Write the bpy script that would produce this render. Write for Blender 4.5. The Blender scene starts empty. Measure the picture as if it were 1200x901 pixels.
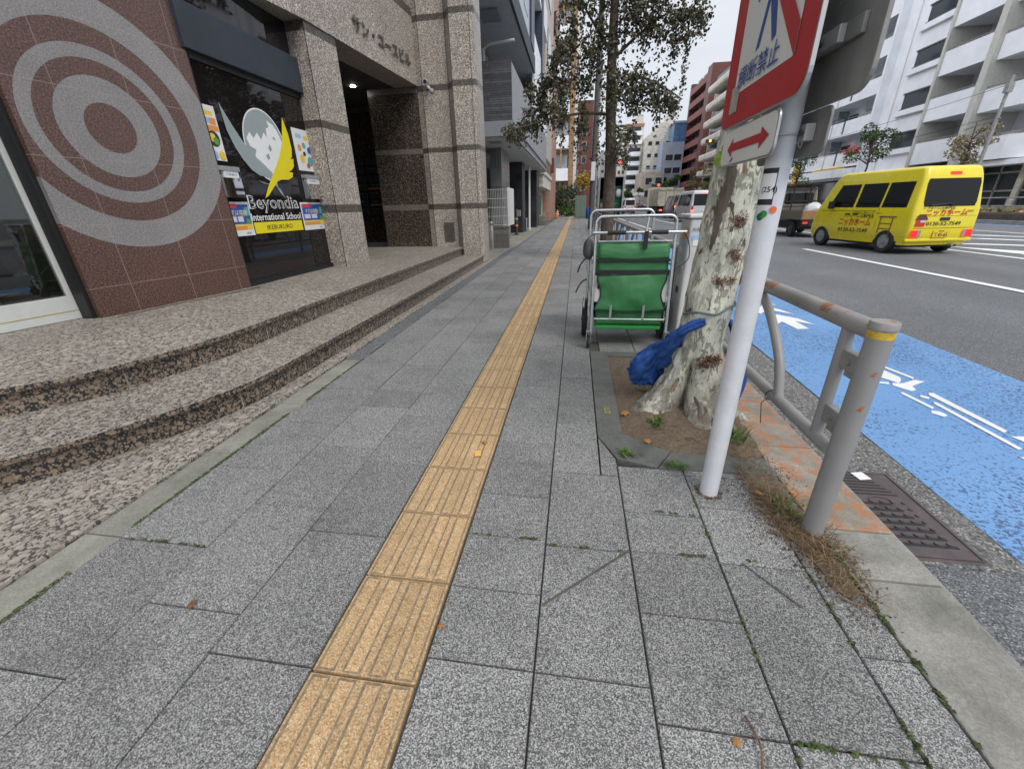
import bpy, bmesh, math, random
from mathutils import Vector, Matrix, noise
D = bpy.data; SC = bpy.context.scene; COL = SC.collection
R = math.radians; PI = math.pi
random.seed(7)

# ------------------------------------------------------------------ helpers
def catmull(pts, n=8):
    out = []; P = [Vector(p) for p in pts]
    for i in range(len(P)-1):
        p0 = P[max(i-1,0)]; p1 = P[i]; p2 = P[i+1]; p3 = P[min(i+2,len(P)-1)]
        for k in range(n):
            t = k/n
            out.append(0.5*((2*p1)+(p2-p0)*t+(2*p0-5*p1+4*p2-p3)*t*t+(3*p1-p0-3*p2+p3)*t**3))
    out.append(P[-1]); return out

class MB:
    """collects polygons for ONE mesh object"""
    def __init__(s): s.v = []; s.f = []; s.m = []; s.mi = 0
    def add(s, verts, faces):
        o = len(s.v); s.v += [tuple(v) for v in verts]
        s.f += [tuple(i+o for i in f) for f in faces]; s.m += [s.mi]*len(faces); return s
    def slot(s, i): s.mi = i; return s
    def box(s, x0, x1, y0, y1, z0, z1, M=None):
        vs = [Vector((x,y,z)) for z in (z0,z1) for y in (y0,y1) for x in (x0,x1)]
        if M is not None: vs = [M @ v for v in vs]
        return s.add(vs, [(0,2,3,1),(4,5,7,6),(0,1,5,4),(2,6,7,3),(0,4,6,2),(1,3,7,5)])
    def quad(s, a, b, c, d): return s.add([a,b,c,d], [(0,1,2,3)])
    def poly(s, pts): return s.add(pts, [tuple(range(len(pts)))])
    def prism(s, pts, z0, z1, M=None):
        """extrude a 2-D polygon (x,y), counter-clockwise, from z0 to z1"""
        n = len(pts)
        vs = [Vector((p[0],p[1],z0)) for p in pts]+[Vector((p[0],p[1],z1)) for p in pts]
        if M is not None: vs = [M @ v for v in vs]
        return s.add(vs, [tuple(range(n))[::-1], tuple(range(n,2*n))]+[(i,(i+1)%n,n+(i+1)%n,n+i) for i in range(n)])
    def tube(s, path, r, n=10, cap=True):
        P = [Vector(p) for p in path]; rr = r if isinstance(r,(list,tuple)) else [r]*len(P)
        o = len(s.v); N = None
        for i,p in enumerate(P):
            d = (P[min(i+1,len(P)-1)]-P[max(i-1,0)]).normalized()
            if N is None:
                N = d.orthogonal().normalized()
            else:
                N = (N-d*N.dot(d)); N = N.normalized() if N.length>1e-6 else d.orthogonal().normalized()
            B = d.cross(N)
            for k in range(n):
                a = 2*PI*k/n
                s.v.append(tuple(p+(N*math.cos(a)+B*math.sin(a))*rr[i]))
        L = len(P)
        for i in range(L-1):
            for k in range(n):
                s.f.append((o+i*n+k,o+i*n+(k+1)%n,o+(i+1)*n+(k+1)%n,o+(i+1)*n+k)); s.m.append(s.mi)
        if cap:
            s.f.append(tuple(o+k for k in range(n))[::-1]); s.m.append(s.mi)
            s.f.append(tuple(o+(L-1)*n+k for k in range(n))); s.m.append(s.mi)
        return s
    def cyl(s, a, b, r, n=20, r1=None): return s.tube([a,b],[r, r if r1 is None else r1],n)
    def rings(s, rings, cap0=True, cap1=True, closed=True):
        o = len(s.v); n = len(rings[0])
        for ring in rings: s.v += [tuple(p) for p in ring]
        for i in range(len(rings)-1):
            for k in range(n if closed else n-1):
                s.f.append((o+i*n+k,o+i*n+(k+1)%n,o+(i+1)*n+(k+1)%n,o+(i+1)*n+k)); s.m.append(s.mi)
        if cap0: s.f.append(tuple(o+k for k in range(n))[::-1]); s.m.append(s.mi)
        if cap1: s.f.append(tuple(o+(len(rings)-1)*n+k for k in range(n))); s.m.append(s.mi)
        return s
    def ball(s, c, r, n=12, sc=(1,1,1)):
        c = Vector(c); rg = []
        for i in range(1,n):
            t = PI*i/n
            rg.append([c+Vector((r*math.sin(t)*math.cos(2*PI*k/(2*n))*sc[0], r*math.sin(t)*math.sin(2*PI*k/(2*n))*sc[1], -r*math.cos(t)*sc[2])) for k in range(2*n)])
        return s.rings(rg)
    def xf(s, M): s.v = [tuple(M @ Vector(v)) for v in s.v]; return s
    def text(s, txt, M, w=None, h=None, depth=0.0, res=2, bold=0.0):
        V, F = text_geo(txt, res, bold)
        if not V: return s
        x0=min(v[0] for v in V); x1=max(v[0] for v in V); y0=min(v[1] for v in V); y1=max(v[1] for v in V)
        sy = (h/(y1-y0)) if h else (w/(x1-x0)); sx = (w/(x1-x0)) if w else sy
        vs = [M @ Vector(((v[0]-(x0+x1)/2)*sx, (v[1]-(y0+y1)/2)*sy, 0)) for v in V]
        return s.add(vs, F)
    def build(s, name, mat, parent=None, smooth=None, bevel=0, seg=2, loc=None):
        me = D.meshes.new(name); vs = s.v
        if loc is not None:
            L = Vector(loc); vs = [tuple(Vector(v)-L) for v in vs]
        me.from_pydata(vs, [], s.f); me.validate(); me.update()
        for m in (mat if isinstance(mat,(list,tuple)) else [mat]): me.materials.append(m)
        if len(me.polygons) == len(s.m): me.polygons.foreach_set('material_index', s.m)
        o = D.objects.new(name, me); COL.objects.link(o)
        if loc is not None: o.location = loc
        if parent is not None: o.parent = parent
        if smooth is not None:
            me.polygons.foreach_set('use_smooth', [True]*len(me.polygons))
            if smooth < 180:
                me.set_sharp_from_angle(angle=R(smooth))
        if bevel:
            b = o.modifiers.new('bevel','BEVEL'); b.width = bevel; b.segments = seg; b.limit_method = 'ANGLE'; b.angle_limit = R(40)
        return o

_tc = {}
def text_geo(txt, res=2, bold=0.0):
    k = (txt,res,bold)
    if k not in _tc:
        cu = D.curves.new('t','FONT'); cu.body = txt; cu.resolution_u = res; cu.offset = bold
        ob = D.objects.new('t', cu); COL.objects.link(ob)
        bpy.context.view_layer.update()
        me = D.meshes.new_from_object(ob.evaluated_get(bpy.context.evaluated_depsgraph_get()))
        _tc[k] = ([tuple(v.co) for v in me.vertices], [tuple(p.vertices) for p in me.polygons])
        D.objects.remove(ob); D.curves.remove(cu); D.meshes.remove(me)
    return _tc[k]

def frame(o, xdir, ydir):
    """matrix whose x,y axes are xdir, ydir and origin o"""
    x = Vector(xdir).normalized(); y = Vector(ydir); y = (y-x*y.dot(x)).normalized(); z = x.cross(y)
    return Matrix(((x.x,y.x,z.x,o[0]),(x.y,y.y,z.y,o[1]),(x.z,y.z,z.z,o[2]),(0,0,0,1)))

def tag(o, label=None, cat=None, group=None, kind=None):
    if label: o['label'] = label
    if cat: o['category'] = cat
    if group: o['group'] = group
    if kind: o['kind'] = kind
    return o
def thing(name, label, cat, loc=(0,0,0), rz=0, group=None):
    o = D.objects.new(name, None); COL.objects.link(o); o.location = loc; o.rotation_euler = (0,0,rz)
    o.empty_display_size = .1
    return tag(o, label, cat, group)
def copy_tree(o, parent=None):
    c = o.copy(); COL.objects.link(c); c.parent = parent
    for ch in list(o.children): copy_tree(ch, c)
    return c

# ------------------------------------------------------------------ materials
def srgb(r,g=None,b=None):
    if g is None: r,g,b = (r>>16)&255,(r>>8)&255,r&255
    f = lambda c: c/12.92 if c<=.04045 else ((c+.055)/1.055)**2.4
    return (f(r/255),f(g/255),f(b/255),1)
class NT:
    def __init__(s, name):
        s.mat = D.materials.new(name); s.mat.use_nodes = True; s.t = s.mat.node_tree; s.n = s.t.nodes; s.l = s.t.links
        s.b = s.n['Principled BSDF']; s.out = s.n['Material Output']; s.co = s.n.new('ShaderNodeTexCoord').outputs['Object']
    def new(s, t, **k):
        n = s.n.new(t)
        for a,v in k.items(): setattr(n,a,v)
        return n
    def link(s, a, b): s.l.new(a,b); return s
    def set(s, **k):
        for a,v in k.items(): s.b.inputs[a.replace('_',' ')].default_value = v
        return s
    def noise(s, scale, detail=3, rough=.55, co=None, dist=0):
        n = s.new('ShaderNodeTexNoise'); n.inputs['Scale'].default_value = scale; n.inputs['Detail'].default_value = detail
        n.inputs['Roughness'].default_value = rough; n.inputs['Distortion'].default_value = dist
        s.link(co or s.co, n.inputs['Vector']); return n.outputs['Fac']
    def voro(s, scale, feature='F1', out='Distance', co=None, rnd=1, metric='EUCLIDEAN'):
        n = s.new('ShaderNodeTexVoronoi', feature=feature); n.inputs['Scale'].default_value = scale
        n.inputs['Randomness'].default_value = rnd
        if feature != 'DISTANCE_TO_EDGE' : n.distance = metric
        s.link(co or s.co, n.inputs['Vector']); return n.outputs[out]
    def ramp(s, fac, stops, interp='LINEAR'):
        n = s.new('ShaderNodeValToRGB'); n.color_ramp.interpolation = interp; e = n.color_ramp.elements
        while len(e) < len(stops): e.new(.5)
        for i,(p,c) in enumerate(stops):
            e[i].position = p; e[i].color = c if isinstance(c,(tuple,list)) else (c,c,c,1)
        s.link(fac, n.inputs['Fac']); return n.outputs['Color']
    def mix(s, fac, a, b, mode='MIX'):
        n = s.new('ShaderNodeMix', data_type='RGBA', blend_type=mode)
        for i,v in ((0,fac),(6,a),(7,b)):
            if hasattr(v,'is_linked') or hasattr(v,'links'): s.link(v, n.inputs[i])
            else: n.inputs[i].default_value = v if i==0 or len(v)==4 else (*v,1)
        return n.outputs[2]
    def math(s, op, a, b=0.0, c=None):
        n = s.new('ShaderNodeMath', operation=op)
        for i,v in enumerate((a,b) if c is None else (a,b,c)):
            if hasattr(v,'links'): s.link(v, n.inputs[i])
            else: n.inputs[i].default_value = v
        return n.outputs[0]
    def island(s): return s.new('ShaderNodeNewGeometry').outputs['Random Per Island']
    def objrand(s): return s.new('ShaderNodeObjectInfo').outputs['Random']
    def sep(s, co=None):
        n = s.new('ShaderNodeSeparateXYZ'); s.link(co or s.co, n.inputs[0]); return n.outputs
    def comb(s, x, y, z):
        n = s.new('ShaderNodeCombineXYZ')
        for i,v in enumerate((x,y,z)):
            if hasattr(v,'links'): s.link(v, n.inputs[i])
            else: n.inputs[i].default_value = v
        return n.outputs[0]
    def color(s, c): s.link(c, s.b.inputs['Base Color']); return s
    def rough(s, c): s.link(c, s.b.inputs['Roughness']); return s
    def bump(s, h, strength=.3, dist=.01):
        n = s.new('ShaderNodeBump'); n.inputs['Strength'].default_value = strength; n.inputs['Distance'].default_value = dist
        s.link(h, n.inputs['Height']); s.link(n.outputs[0], s.b.inputs['Normal']); return s

def mat(name, col, rough=.6, metal=0, var=.12, scale=6, grime=0, bump=0, bscale=60, spec=.5, coat=0, emit=0, isl=0):
    """plain surface: colour with slight uneven tone, grime blotches, fine bump"""
    n = NT(name); c = col if len(col)==4 else (*col,1)
    n.set(Roughness=rough, Metallic=metal); n.b.inputs['Specular IOR Level'].default_value = spec
    if coat: n.b.inputs['Coat Weight'].default_value = coat; n.b.inputs['Coat Roughness'].default_value = .08
    lo = tuple(x*(1-var) for x in c[:3])+(1,); hi = tuple(min(1,x*(1+var)) for x in c[:3])+(1,)
    o = n.ramp(n.noise(scale,5,.6), [(.3,lo),(.7,hi)])
    if isl: o = n.mix(1.0, o, n.ramp(n.island(), [(0,1-isl),(1,1+isl*.5)]), 'MULTIPLY')
    if grime:
        g = n.ramp(n.noise(scale*.45,6,.7), [(.45,0.0),(.75,1.0)])
        o = n.mix(n.math('MULTIPLY', g, grime), o, (c[0]*.35,c[1]*.33,c[2]*.3,1))
    n.color(o)
    if var or grime: n.rough(n.ramp(n.noise(scale*2.3,4), [(.3,max(0,rough-.07)),(.7,min(1,rough+.08))]))
    if bump: n.bump(n.noise(bscale,4), bump, .005)
    if emit: n.set(Emission_Strength=emit); n.b.inputs['Emission Color'].default_value = c
    return n.mat
# ------------------------------------------------------------------ special materials
def m_paving():
    n = NT('paving granite chip')
    v = n.voro(400, out='Color'); g = n.sep(v)[0]
    sp = n.ramp(g, [(0,(.04,.04,.04,1)),(.3,(.105,.106,.105,1)),(.62,(.212,.213,.21,1)),(.9,(.43,.43,.42,1))])
    isl = n.ramp(n.island(), [(0,.82),(.25,.94),(.75,1.03),(1,1.12)])
    c = n.mix(1.0, sp, isl, 'MULTIPLY')
    st = n.ramp(n.noise(1.9,7,.7), [(.3,.68),(.5,.97),(.75,1.08)])
    c = n.mix(1.0, c, st, 'MULTIPLY')
    spot = n.ramp(n.voro(3.1, out='Distance'), [(.0,1.0),(.05,.9),(.085,0.0)])
    c = n.mix(n.math('MULTIPLY',spot,n.math('MULTIPLY',n.ramp(n.noise(9),[(.45,0.0),(.6,1.0)]),.75)), c, (.05,.05,.055,1))
    n.color(c).set(Roughness=.85); n.bump(g,.35,.003); return n.mat
def m_tactile():
    n = NT('yellow tactile block'); g = n.sep(n.voro(300,out='Color'))[0]
    c = n.ramp(g,[(0,(.29,.18,.08,1)),(.35,(.47,.31,.155,1)),(.8,(.58,.40,.215,1)),(1,(.70,.54,.34,1))])
    dirt = n.ramp(n.noise(5,6,.7),[(.3,.78),(.6,1.0)])
    c = n.mix(1.0,c,dirt,'MULTIPLY'); c = n.mix(1.0,c,n.ramp(n.island(),[(0,.86),(1,1.06)]),'MULTIPLY')
    n.color(c).set(Roughness=.85); n.bump(g,.3,.003); return n.mat
def m_asphalt(name, base, hi, scale=210):
    n = NT(name); g = n.sep(n.voro(scale,out='Color'))[0]
    c = n.ramp(g,[(0,tuple(x*.35 for x in base)+(1,)),(.55,(*base,1)),(.86,tuple(x*1.5 for x in base)+(1,)),(.98,(*hi,1))])
    w = n.ramp(n.noise(.35,6,.6),[(.3,.82),(.7,1.16)]); c = n.mix(1.0,c,w,'MULTIPLY')
    # faint wheel tracks along the road
    x = n.sep()[0]; tr = n.math('SINE', n.math('MULTIPLY', x, 2*PI/1.55)); tr = n.math('MULTIPLY_ADD', tr, .06, 1.0)
    c = n.mix(1.0,c,tr,'MULTIPLY')
    n.color(c).set(Roughness=.9); n.bump(g,.4,.005); return n.mat
def m_paint(name, col, wear=.4, base=(.05,.05,.052,1), scale=160):
    n = NT(name); g = n.noise(scale,5,.75); big = n.noise(1.4,5,.6)
    f = n.ramp(n.math('ADD', n.math('MULTIPLY',g,.75), n.math('MULTIPLY',big,.35)), [(wear-.06,1.0),(wear+.05,0.0)])
    c = n.mix(f, col, base); c = n.mix(1.0,c,n.ramp(n.noise(.9,5),[(.3,.86),(.7,1.06)]),'MULTIPLY')
    n.color(c).set(Roughness=.82); n.bump(g,.3,.004); return n.mat
def m_concrete(name, col, var=.22, moss=0, rough=.9, orange=0):
    n = NT(name); lo=tuple(x*(1-var) for x in col)+(1,); hi=tuple(min(1,x*(1+var)) for x in col)+(1,)
    c = n.ramp(n.noise(7,7,.65),[(.28,lo),(.72,hi)])
    c = n.mix(1.0,c,n.ramp(n.sep(n.voro(220,out='Color'))[0],[(0,.8),(1,1.14)]),'MULTIPLY')
    if moss:
        c = n.mix(n.math('MULTIPLY',n.ramp(n.noise(3.1,6,.7),[(.48,0.0),(.68,1.0)]),moss), c, (.05,.055,.03,1))
    if orange:
        f = n.ramp(n.noise(11,9,.78),[(.495,0.0),(.555,1.0)])
        x = n.sep()[1]; f = n.math('MULTIPLY', f, n.ramp(n.math('MULTIPLY',n.math('SUBTRACT',x,1.2),.25),[(.02,0.0),(.05,1.0)]))
        c = n.mix(n.math('MULTIPLY',f,orange), c, (.40,.165,.07,1))
    c = n.mix(1.0,c,n.ramp(n.island(),[(0,.88),(1,1.08)]),'MULTIPLY')
    n.color(c).set(Roughness=rough); n.bump(n.noise(90,4),.25,.004); return n.mat
def m_granite(name, light, mid, dark, scale, rough, dense=0, spec=.5):
    """brown rapakivi granite: round blobs in a dark matrix"""
    n = NT(name)
    nz = n.new('ShaderNodeTexNoise'); nz.inputs['Scale'].default_value = scale*.7; n.link(n.co,nz.inputs['Vector'])
    mp = n.new('ShaderNodeVectorMath',operation='MULTIPLY_ADD'); n.link(nz.outputs['Color'],mp.inputs[0]); mp.inputs[1].default_value=(.5/scale,)*3; n.link(n.co,mp.inputs[2])
    co = mp.outputs[0]
    c = n.ramp(n.noise(scale*4,4), [(.3,dark),(.7,tuple(x*1.7 for x in dark[:3])+(1,))])
    for k,(sc,r0,pr) in enumerate(((scale*2.7,.40+dense*.8,.85+dense),(scale*1.7,.43+dense*.6,.8+dense),(scale,.46+dense*.6,.55+dense*1.2))):
        dd = n.voro(sc,'F1',co=co); cell = n.sep(n.voro(sc,'F1',out='Color',co=co))
        rad = n.math('MULTIPLY_ADD',cell[1],.25,r0-.14)
        inside = n.ramp(n.math('SUBTRACT',rad,dd),[(0,0.0),(.055,1.0)])
        keep = n.math('LESS_THAN',cell[2],pr)
        tone = n.ramp(cell[0],[(0,mid),(.6,light),(1,tuple(min(1,x*1.2) for x in light[:3])+(1,))])
        rim = n.ramp(n.math('SUBTRACT',rad,dd),[(.05,.8),(.14,1.0)])
        tone = n.mix(1.0,tone,rim,'MULTIPLY')
        tone = n.mix(1.0,tone,n.ramp(n.noise(scale*5,4),[(.3,.75),(.7,1.15)]),'MULTIPLY')
        c = n.mix(n.math('MULTIPLY',inside,keep), c, tone)
    c = n.mix(1.0,c,n.ramp(n.noise(1.3,5),[(.3,.85),(.7,1.08)]),'MULTIPLY')
    n.color(c).set(Roughness=rough); n.b.inputs['Specular IOR Level'].default_value = spec
    return n.mat

MAT = {}
MAT['paving'] = m_paving(); MAT['tactile'] = m_tactile()
MAT['bardirt'] = mat('dirt in the grooves', (.22,.175,.12), .95, var=.4, scale=60)
MAT['joint'] = mat('joint sand', (.085,.08,.068), .95, var=.3, scale=40)
MAT['road'] = m_asphalt('road asphalt', (.125,.131,.14), (.34,.34,.35))
MAT['gutter'] = m_asphalt('gutter asphalt', (.14,.14,.135), (.36,.35,.33), 130)
MAT['ground'] = mat('ground', (.12,.12,.115), .95, var=.2, scale=.5)
def m_blue():
    n=NT('blue lane paint'); c=n.ramp(n.noise(.9,5,.6),[(.3,(.125,.27,.51,1)),(.7,(.165,.325,.59,1))])
    g=n.noise(62,3,.65); big=n.noise(1.1,4,.6)
    f=n.ramp(n.math('ADD',g,n.math('MULTIPLY',n.math('SUBTRACT',big,.5),.35)),[(.545,0.0),(.60,1.0)])
    c=n.mix(n.math('MULTIPLY',f,.85),c,(.045,.075,.15,1)); n.color(c).set(Roughness=.85); n.bump(g,.5,.006); return n.mat
MAT['blue'] = m_blue()
MAT['white'] = m_paint('white road paint', (.74,.75,.74,1), .36, (.16,.19,.24,1), 140)
MAT['kerbstrip'] = m_concrete('strip concrete', (.26,.26,.225), .2, .45)
MAT['kerb'] = m_concrete('kerb concrete', (.27,.265,.24), .25, .4)
MAT['kerb_orange'] = m_concrete('kerb with orange paint', (.29,.26,.215), .3, .4, orange=.85)
MAT['soil'] = mat('tree pit soil', (.15,.112,.078), .98, var=.35, scale=60, bump=1, bscale=90)
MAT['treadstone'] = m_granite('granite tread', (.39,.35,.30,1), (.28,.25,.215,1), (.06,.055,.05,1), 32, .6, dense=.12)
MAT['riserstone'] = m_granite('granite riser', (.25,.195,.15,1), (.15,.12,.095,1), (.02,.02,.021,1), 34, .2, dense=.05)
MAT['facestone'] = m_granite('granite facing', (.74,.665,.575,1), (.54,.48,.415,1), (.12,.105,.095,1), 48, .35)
MAT['bandstone'] = m_granite('granite band', (.20,.17,.14,1), (.13,.11,.09,1), (.035,.032,.03,1), 48, .3)
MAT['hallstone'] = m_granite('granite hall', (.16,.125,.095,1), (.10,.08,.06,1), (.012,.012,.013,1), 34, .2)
MAT['bandlight'] = m_granite('granite light band', (.26,.225,.19,1), (.19,.165,.14,1), (.06,.055,.05,1), 52, .35)

def struct(name, mb, m, **k):
    o = mb.build(name, m, None, **k); o['kind'] = 'structure'; return o

# ------------------------------------------------------------------ ground, road, pavement
ZR = -.13
g = MB(); N=14
g.quad((-900,-300,-.30),(900,-300,-.30),(900,1500,-.30),(-900,1500,-.30)); struct('ground', g, MAT['ground'])
r = MB(); r.box(1.22,19.6,-12,400,-.26,ZR); struct('road', r, MAT['road'])
gt = MB(); gt.box(1.22,1.745,1.36,60,ZR-.02,ZR+.004); struct('gutter', gt, MAT['gutter'])
bl = MB()
yy = [-3]+[i*1.0 for i in range(-2,61)]
edgeL = [(1.745+.012*math.sin(y*5.1)+.01*math.sin(y*13), y) for y in yy]
edgeR = [(3.33+.05*math.sin(y*.35)+.012*math.sin(y*7.7), y) for y in yy]
for i in range(len(yy)-1):
    bl.quad((*edgeL[i],ZR+.006),(*edgeR[i],ZR+.006),(*edgeR[i+1],ZR+.006),(*edgeL[i+1],ZR+.006))
struct('bicycle_lane', bl, MAT['blue'])
bl2 = MB(); bl2.box(19.2,19.55,-12,120,ZR-.05,ZR+.006); struct('far_lane_stripe', bl2, MAT['blue'])

def paint(name, polys, m='white', z=ZR+.010):
    b = MB()
    for p in polys: b.poly([(x,y,z) for x,y in p])
    return struct(name, b, MAT[m])
# arrow, chevrons and bicycle pictogram of the bicycle lane
paint('lane_arrow', [[(2.28,4.83),(2.40,4.98),(2.42,4.66),(2.55,4.69),(2.55,5.0),(2.69,4.86),(2.64,5.13),(2.48,5.32),(2.27,4.97)],
                     [(2.31,5.34),(2.48,5.57),(2.69,5.33),(2.63,5.60),(2.49,5.79),(2.28,5.5)],
                     [(2.31,5.85),(2.51,6.08),(2.69,5.80),(2.66,6.04),(2.50,6.26),(2.28,6.0)]])
paint('lane_bicycle_mark', [[(2.56,3.54),(2.62,3.29),(2.65,3.33),(2.59,3.58)],[(2.40,3.32),(2.46,3.2),(2.51,3.25),(2.55,3.32),(2.52,3.52),(2.44,3.5)],
    [(2.30,3.19),(2.38,3.17),(2.40,3.21),(2.32,3.22)],[(2.39,3.15),(2.45,3.05),(2.5,3.08),(2.52,3.15),(2.55,3.17),(2.67,3.25),(2.62,3.28),(2.49,3.2),(2.42,3.2)],
    [(2.35,3.01),(2.38,2.76),(2.41,2.79),(2.38,3.03)],[(2.44,2.95),(2.47,2.92),(2.5,2.96),(2.46,2.99)],
    [(2.52,2.99),(2.55,2.47),(2.59,2.5),(2.575,3.03),(2.55,3.04)],[(2.45,2.85),(2.46,2.28),(2.49,2.29),(2.485,2.87),(2.47,2.88)],
    [(2.33,2.70),(2.37,2.65),(2.41,2.68),(2.40,2.73),(2.36,2.74)],[(2.55,2.43),(2.57,2.36),(2.62,2.36),(2.63,2.44)],
    [(2.56,2.2),(2.58,1.75),(2.61,1.75),(2.60,2.2)],[(2.40,2.2),(2.42,1.8),(2.45,1.8),(2.44,2.2)]])
paint('lane_line', [[(6.34,y),(6.49,y),(6.49,y2),(6.34,y2)] for y,y2 in ((-6,13.1),(17.5,24.5),(30,37),(43,50),(56,63),(70,78))])
paint('edge_line', [[(3.9,20),(4.02,20),(4.02,34),(3.9,34)],[(3.9,36),(4.02,36),(4.02,52),(3.9,52)]])
paint('hatched_marking', [[(10.2,13.5),(10.35,11.4),(11.3,11.2),(10.85,12.2)],[(10.8,14.2),(11.2,13.9),(12.4,13.0),(12.4,13.45),(11.5,14.2)],
    [(12.3,16.0),(12.7,15.7),(13.9,14.1),(13.9,14.6),(13.0,15.9)],[(13.3,17.3),(13.7,17.1),(15.0,15.3),(15.0,15.7),(14.0,17.4)],
    [(9.55,10),(9.7,10),(9.7,80),(9.55,80)],[(15.6,14.4),(15.75,14.4),(15.75,80),(15.6,80)],[(10.2,11.4),(10.35,5),(10.5,5),(10.5,11.3)]])

# pavement slabs, one mesh; joints are real gaps over a dark bed
bed = MB(); bed.box(-1.95,.16,-3,62,-.2,-.016); bed.box(.16,1.0,-3,1.7,-.2,-.012); bed.box(.16,1.0,3.4,62,-.2,-.012); bed.box(-5.5,-1.9,12.9,62,-.2,-.016); struct('pavement_bed', bed, MAT['joint'])
pv = MB(); GAP=.0024
rp = random.Random(3)
PIT = (.16,1.0,1.70,3.40)
def slab(x0,x1,y0,y1):
    if x1 > PIT[0]+.02 and y1 > PIT[2]+.02 and y0 < PIT[3]-.02:   # cut away at the tree pit
        if x0 >= PIT[0]-.01:
            if y0 < PIT[2]: slab(x0,x1,y0,PIT[2])
            if y1 > PIT[3]: slab(x0,x1,PIT[3],y1)
            return
        x1 = PIT[0]
    if x1-x0<.03 or y1-y0<.03: return
    dz = rp.uniform(-.0018,.0018); a=GAP; b=.006
    top=[(x0+a+b*.4,y0+a+b*.4),(x1-a-b*.4,y0+a+b*.4),(x1-a-b*.4,y1-a-b*.4),(x0+a+b*.4,y1-a-b*.4)]
    bot=[(x0+a,y0+a),(x1-a,y0+a),(x1-a,y1-a),(x0+a,y1-a)]
    tl=[rp.uniform(-.0012,.0012) for _ in range(4)]
    vs=[(x,y,-.05) for x,y in bot]+[(x,y,dz-.004) for x,y in bot]+[(p[0],p[1],dz+t) for p,t in zip(top,tl)]
    pv.add(vs,[(0,1,5,4),(1,2,6,5),(2,3,7,6),(3,0,4,7),(4,5,9,8),(5,6,10,9),(6,7,11,10),(7,4,8,11),(8,9,10,11)])
def column(x0,x1,near,pitch,off=0,y0=-2.2,yend=60):
    ys = sorted(near); k = ys[0]
    while k > y0: k -= pitch; ys.insert(0,k)
    k = ys[-1]
    while k < yend:
        k += pitch*(1 if rp.random()<.8 else .5); ys.append(k)
    for a,b in zip(ys[:-1],ys[1:]): slab(x0,x1,a,b)
column(-1.752,-1.352,[.02,.51,.99,1.48,1.95],.49)
column(-1.352,-1.012,[.26,.75,1.24,1.72,2.2],.49)
column(-1.012,-.686,[.14,.63,1.12,1.60,2.1],.49)
column(-.374,-.068,[.19,.44,.70,.94,1.18,1.43,1.68],.37)
column(-.068,.243,[.22,.70,1.16,1.62,2.1],.46)
column(.243,.547,[.38,.62,.92,1.17,1.38,1.66],.46)
column(.547,.83,[.27,.62,1.15,1.44,1.66],.44)
column(.83,.965,[.3,.60,.86,1.17,1.42],.44)
pv.prism([(.1655,1.624),(.2395,1.624),(.2395,1.700),(.2415,1.704),(.2395,1.762),(.1655,1.955)],-.05,-.001)
struct('pavement', pv, MAT['paving'])
cutline = MB(); cutline.quad((-.062,.905,.0035),(-.058,.898,.0035),(.238,1.158,.0035),(.234,1.166,.0035))
cutline.quad((.62,1.155,.0035),(.626,1.155,.0035),(.748,1.0,.0035),(.742,.996,.0035)); struct('pavement_cut', cutline, MAT['joint'])
far_pv = MB()
for i in range(8):
    for j in range(16): far_pv.box(-5.3+i*.43,-5.3+i*.43+.424,13.0+j*.9,13.0+j*.9+.894,-.06,-.004)
struct('forecourt_paving', far_pv, MAT['kerbstrip'])

# yellow tactile strip
tc = MB(); y=-2.0+.0
ys=[.62+.3235*k for k in range(-8,176)]
for k,y in enumerate(ys):
    x0,x1=-.683,-.377; a=.0042
    vs=[(x0+a,y+a,-.05),(x1-a,y+a,-.05),(x1-a,y+.3235-a,-.05),(x0+a,y+.3235-a,-.05)]
    tc.prism([(x0+a,y+a),(x1-a,y+a),(x1-a,y+.3235-a),(x0+a,y+.3235-a)],-.05,.001)
    for j in range(4):
        c=x0+.0385+j*.0763; w=.0165; e=.012
        tc.slot(1).quad((c-w-.0105,y+e-.005,.0016),(c+w+.0105,y+e-.005,.0016),(c+w+.0105,y+.3235-e+.005,.0016),(c-w-.0105,y+.3235-e+.005,.0016)).slot(0)
        tc.rings([[(c-w-.005,y+e,.001),(c+w+.005,y+e,.001),(c+w+.005,y+.3235-e,.001),(c-w-.005,y+.3235-e,.001)],
                  [(c-w,y+e+.005,.0075),(c+w,y+e+.005,.0075),(c+w,y+.3235-e-.005,.0075),(c-w,y+.3235-e-.005,.0075)]],cap0=False)
struct('tactile_paving', tc, [MAT['tactile'],MAT['bardirt']])

# concrete strip along the steps, turning to dark asphalt further on
ks = MB(); yy=-2.0
while yy < 3.0:
    y2=min(yy+.6,3.05); ks.box(-1.925,-1.756,yy+.003,y2-.003,-.06,-.009+rp.uniform(-.001,.001)); yy=y2
struct('concrete_edging', ks, MAT['kerbstrip'], bevel=.004)
ka = MB(); ka.box(-1.925,-1.756,3.053,44,-.06,-.010); struct('asphalt_edging', ka, MAT['road'])

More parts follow.
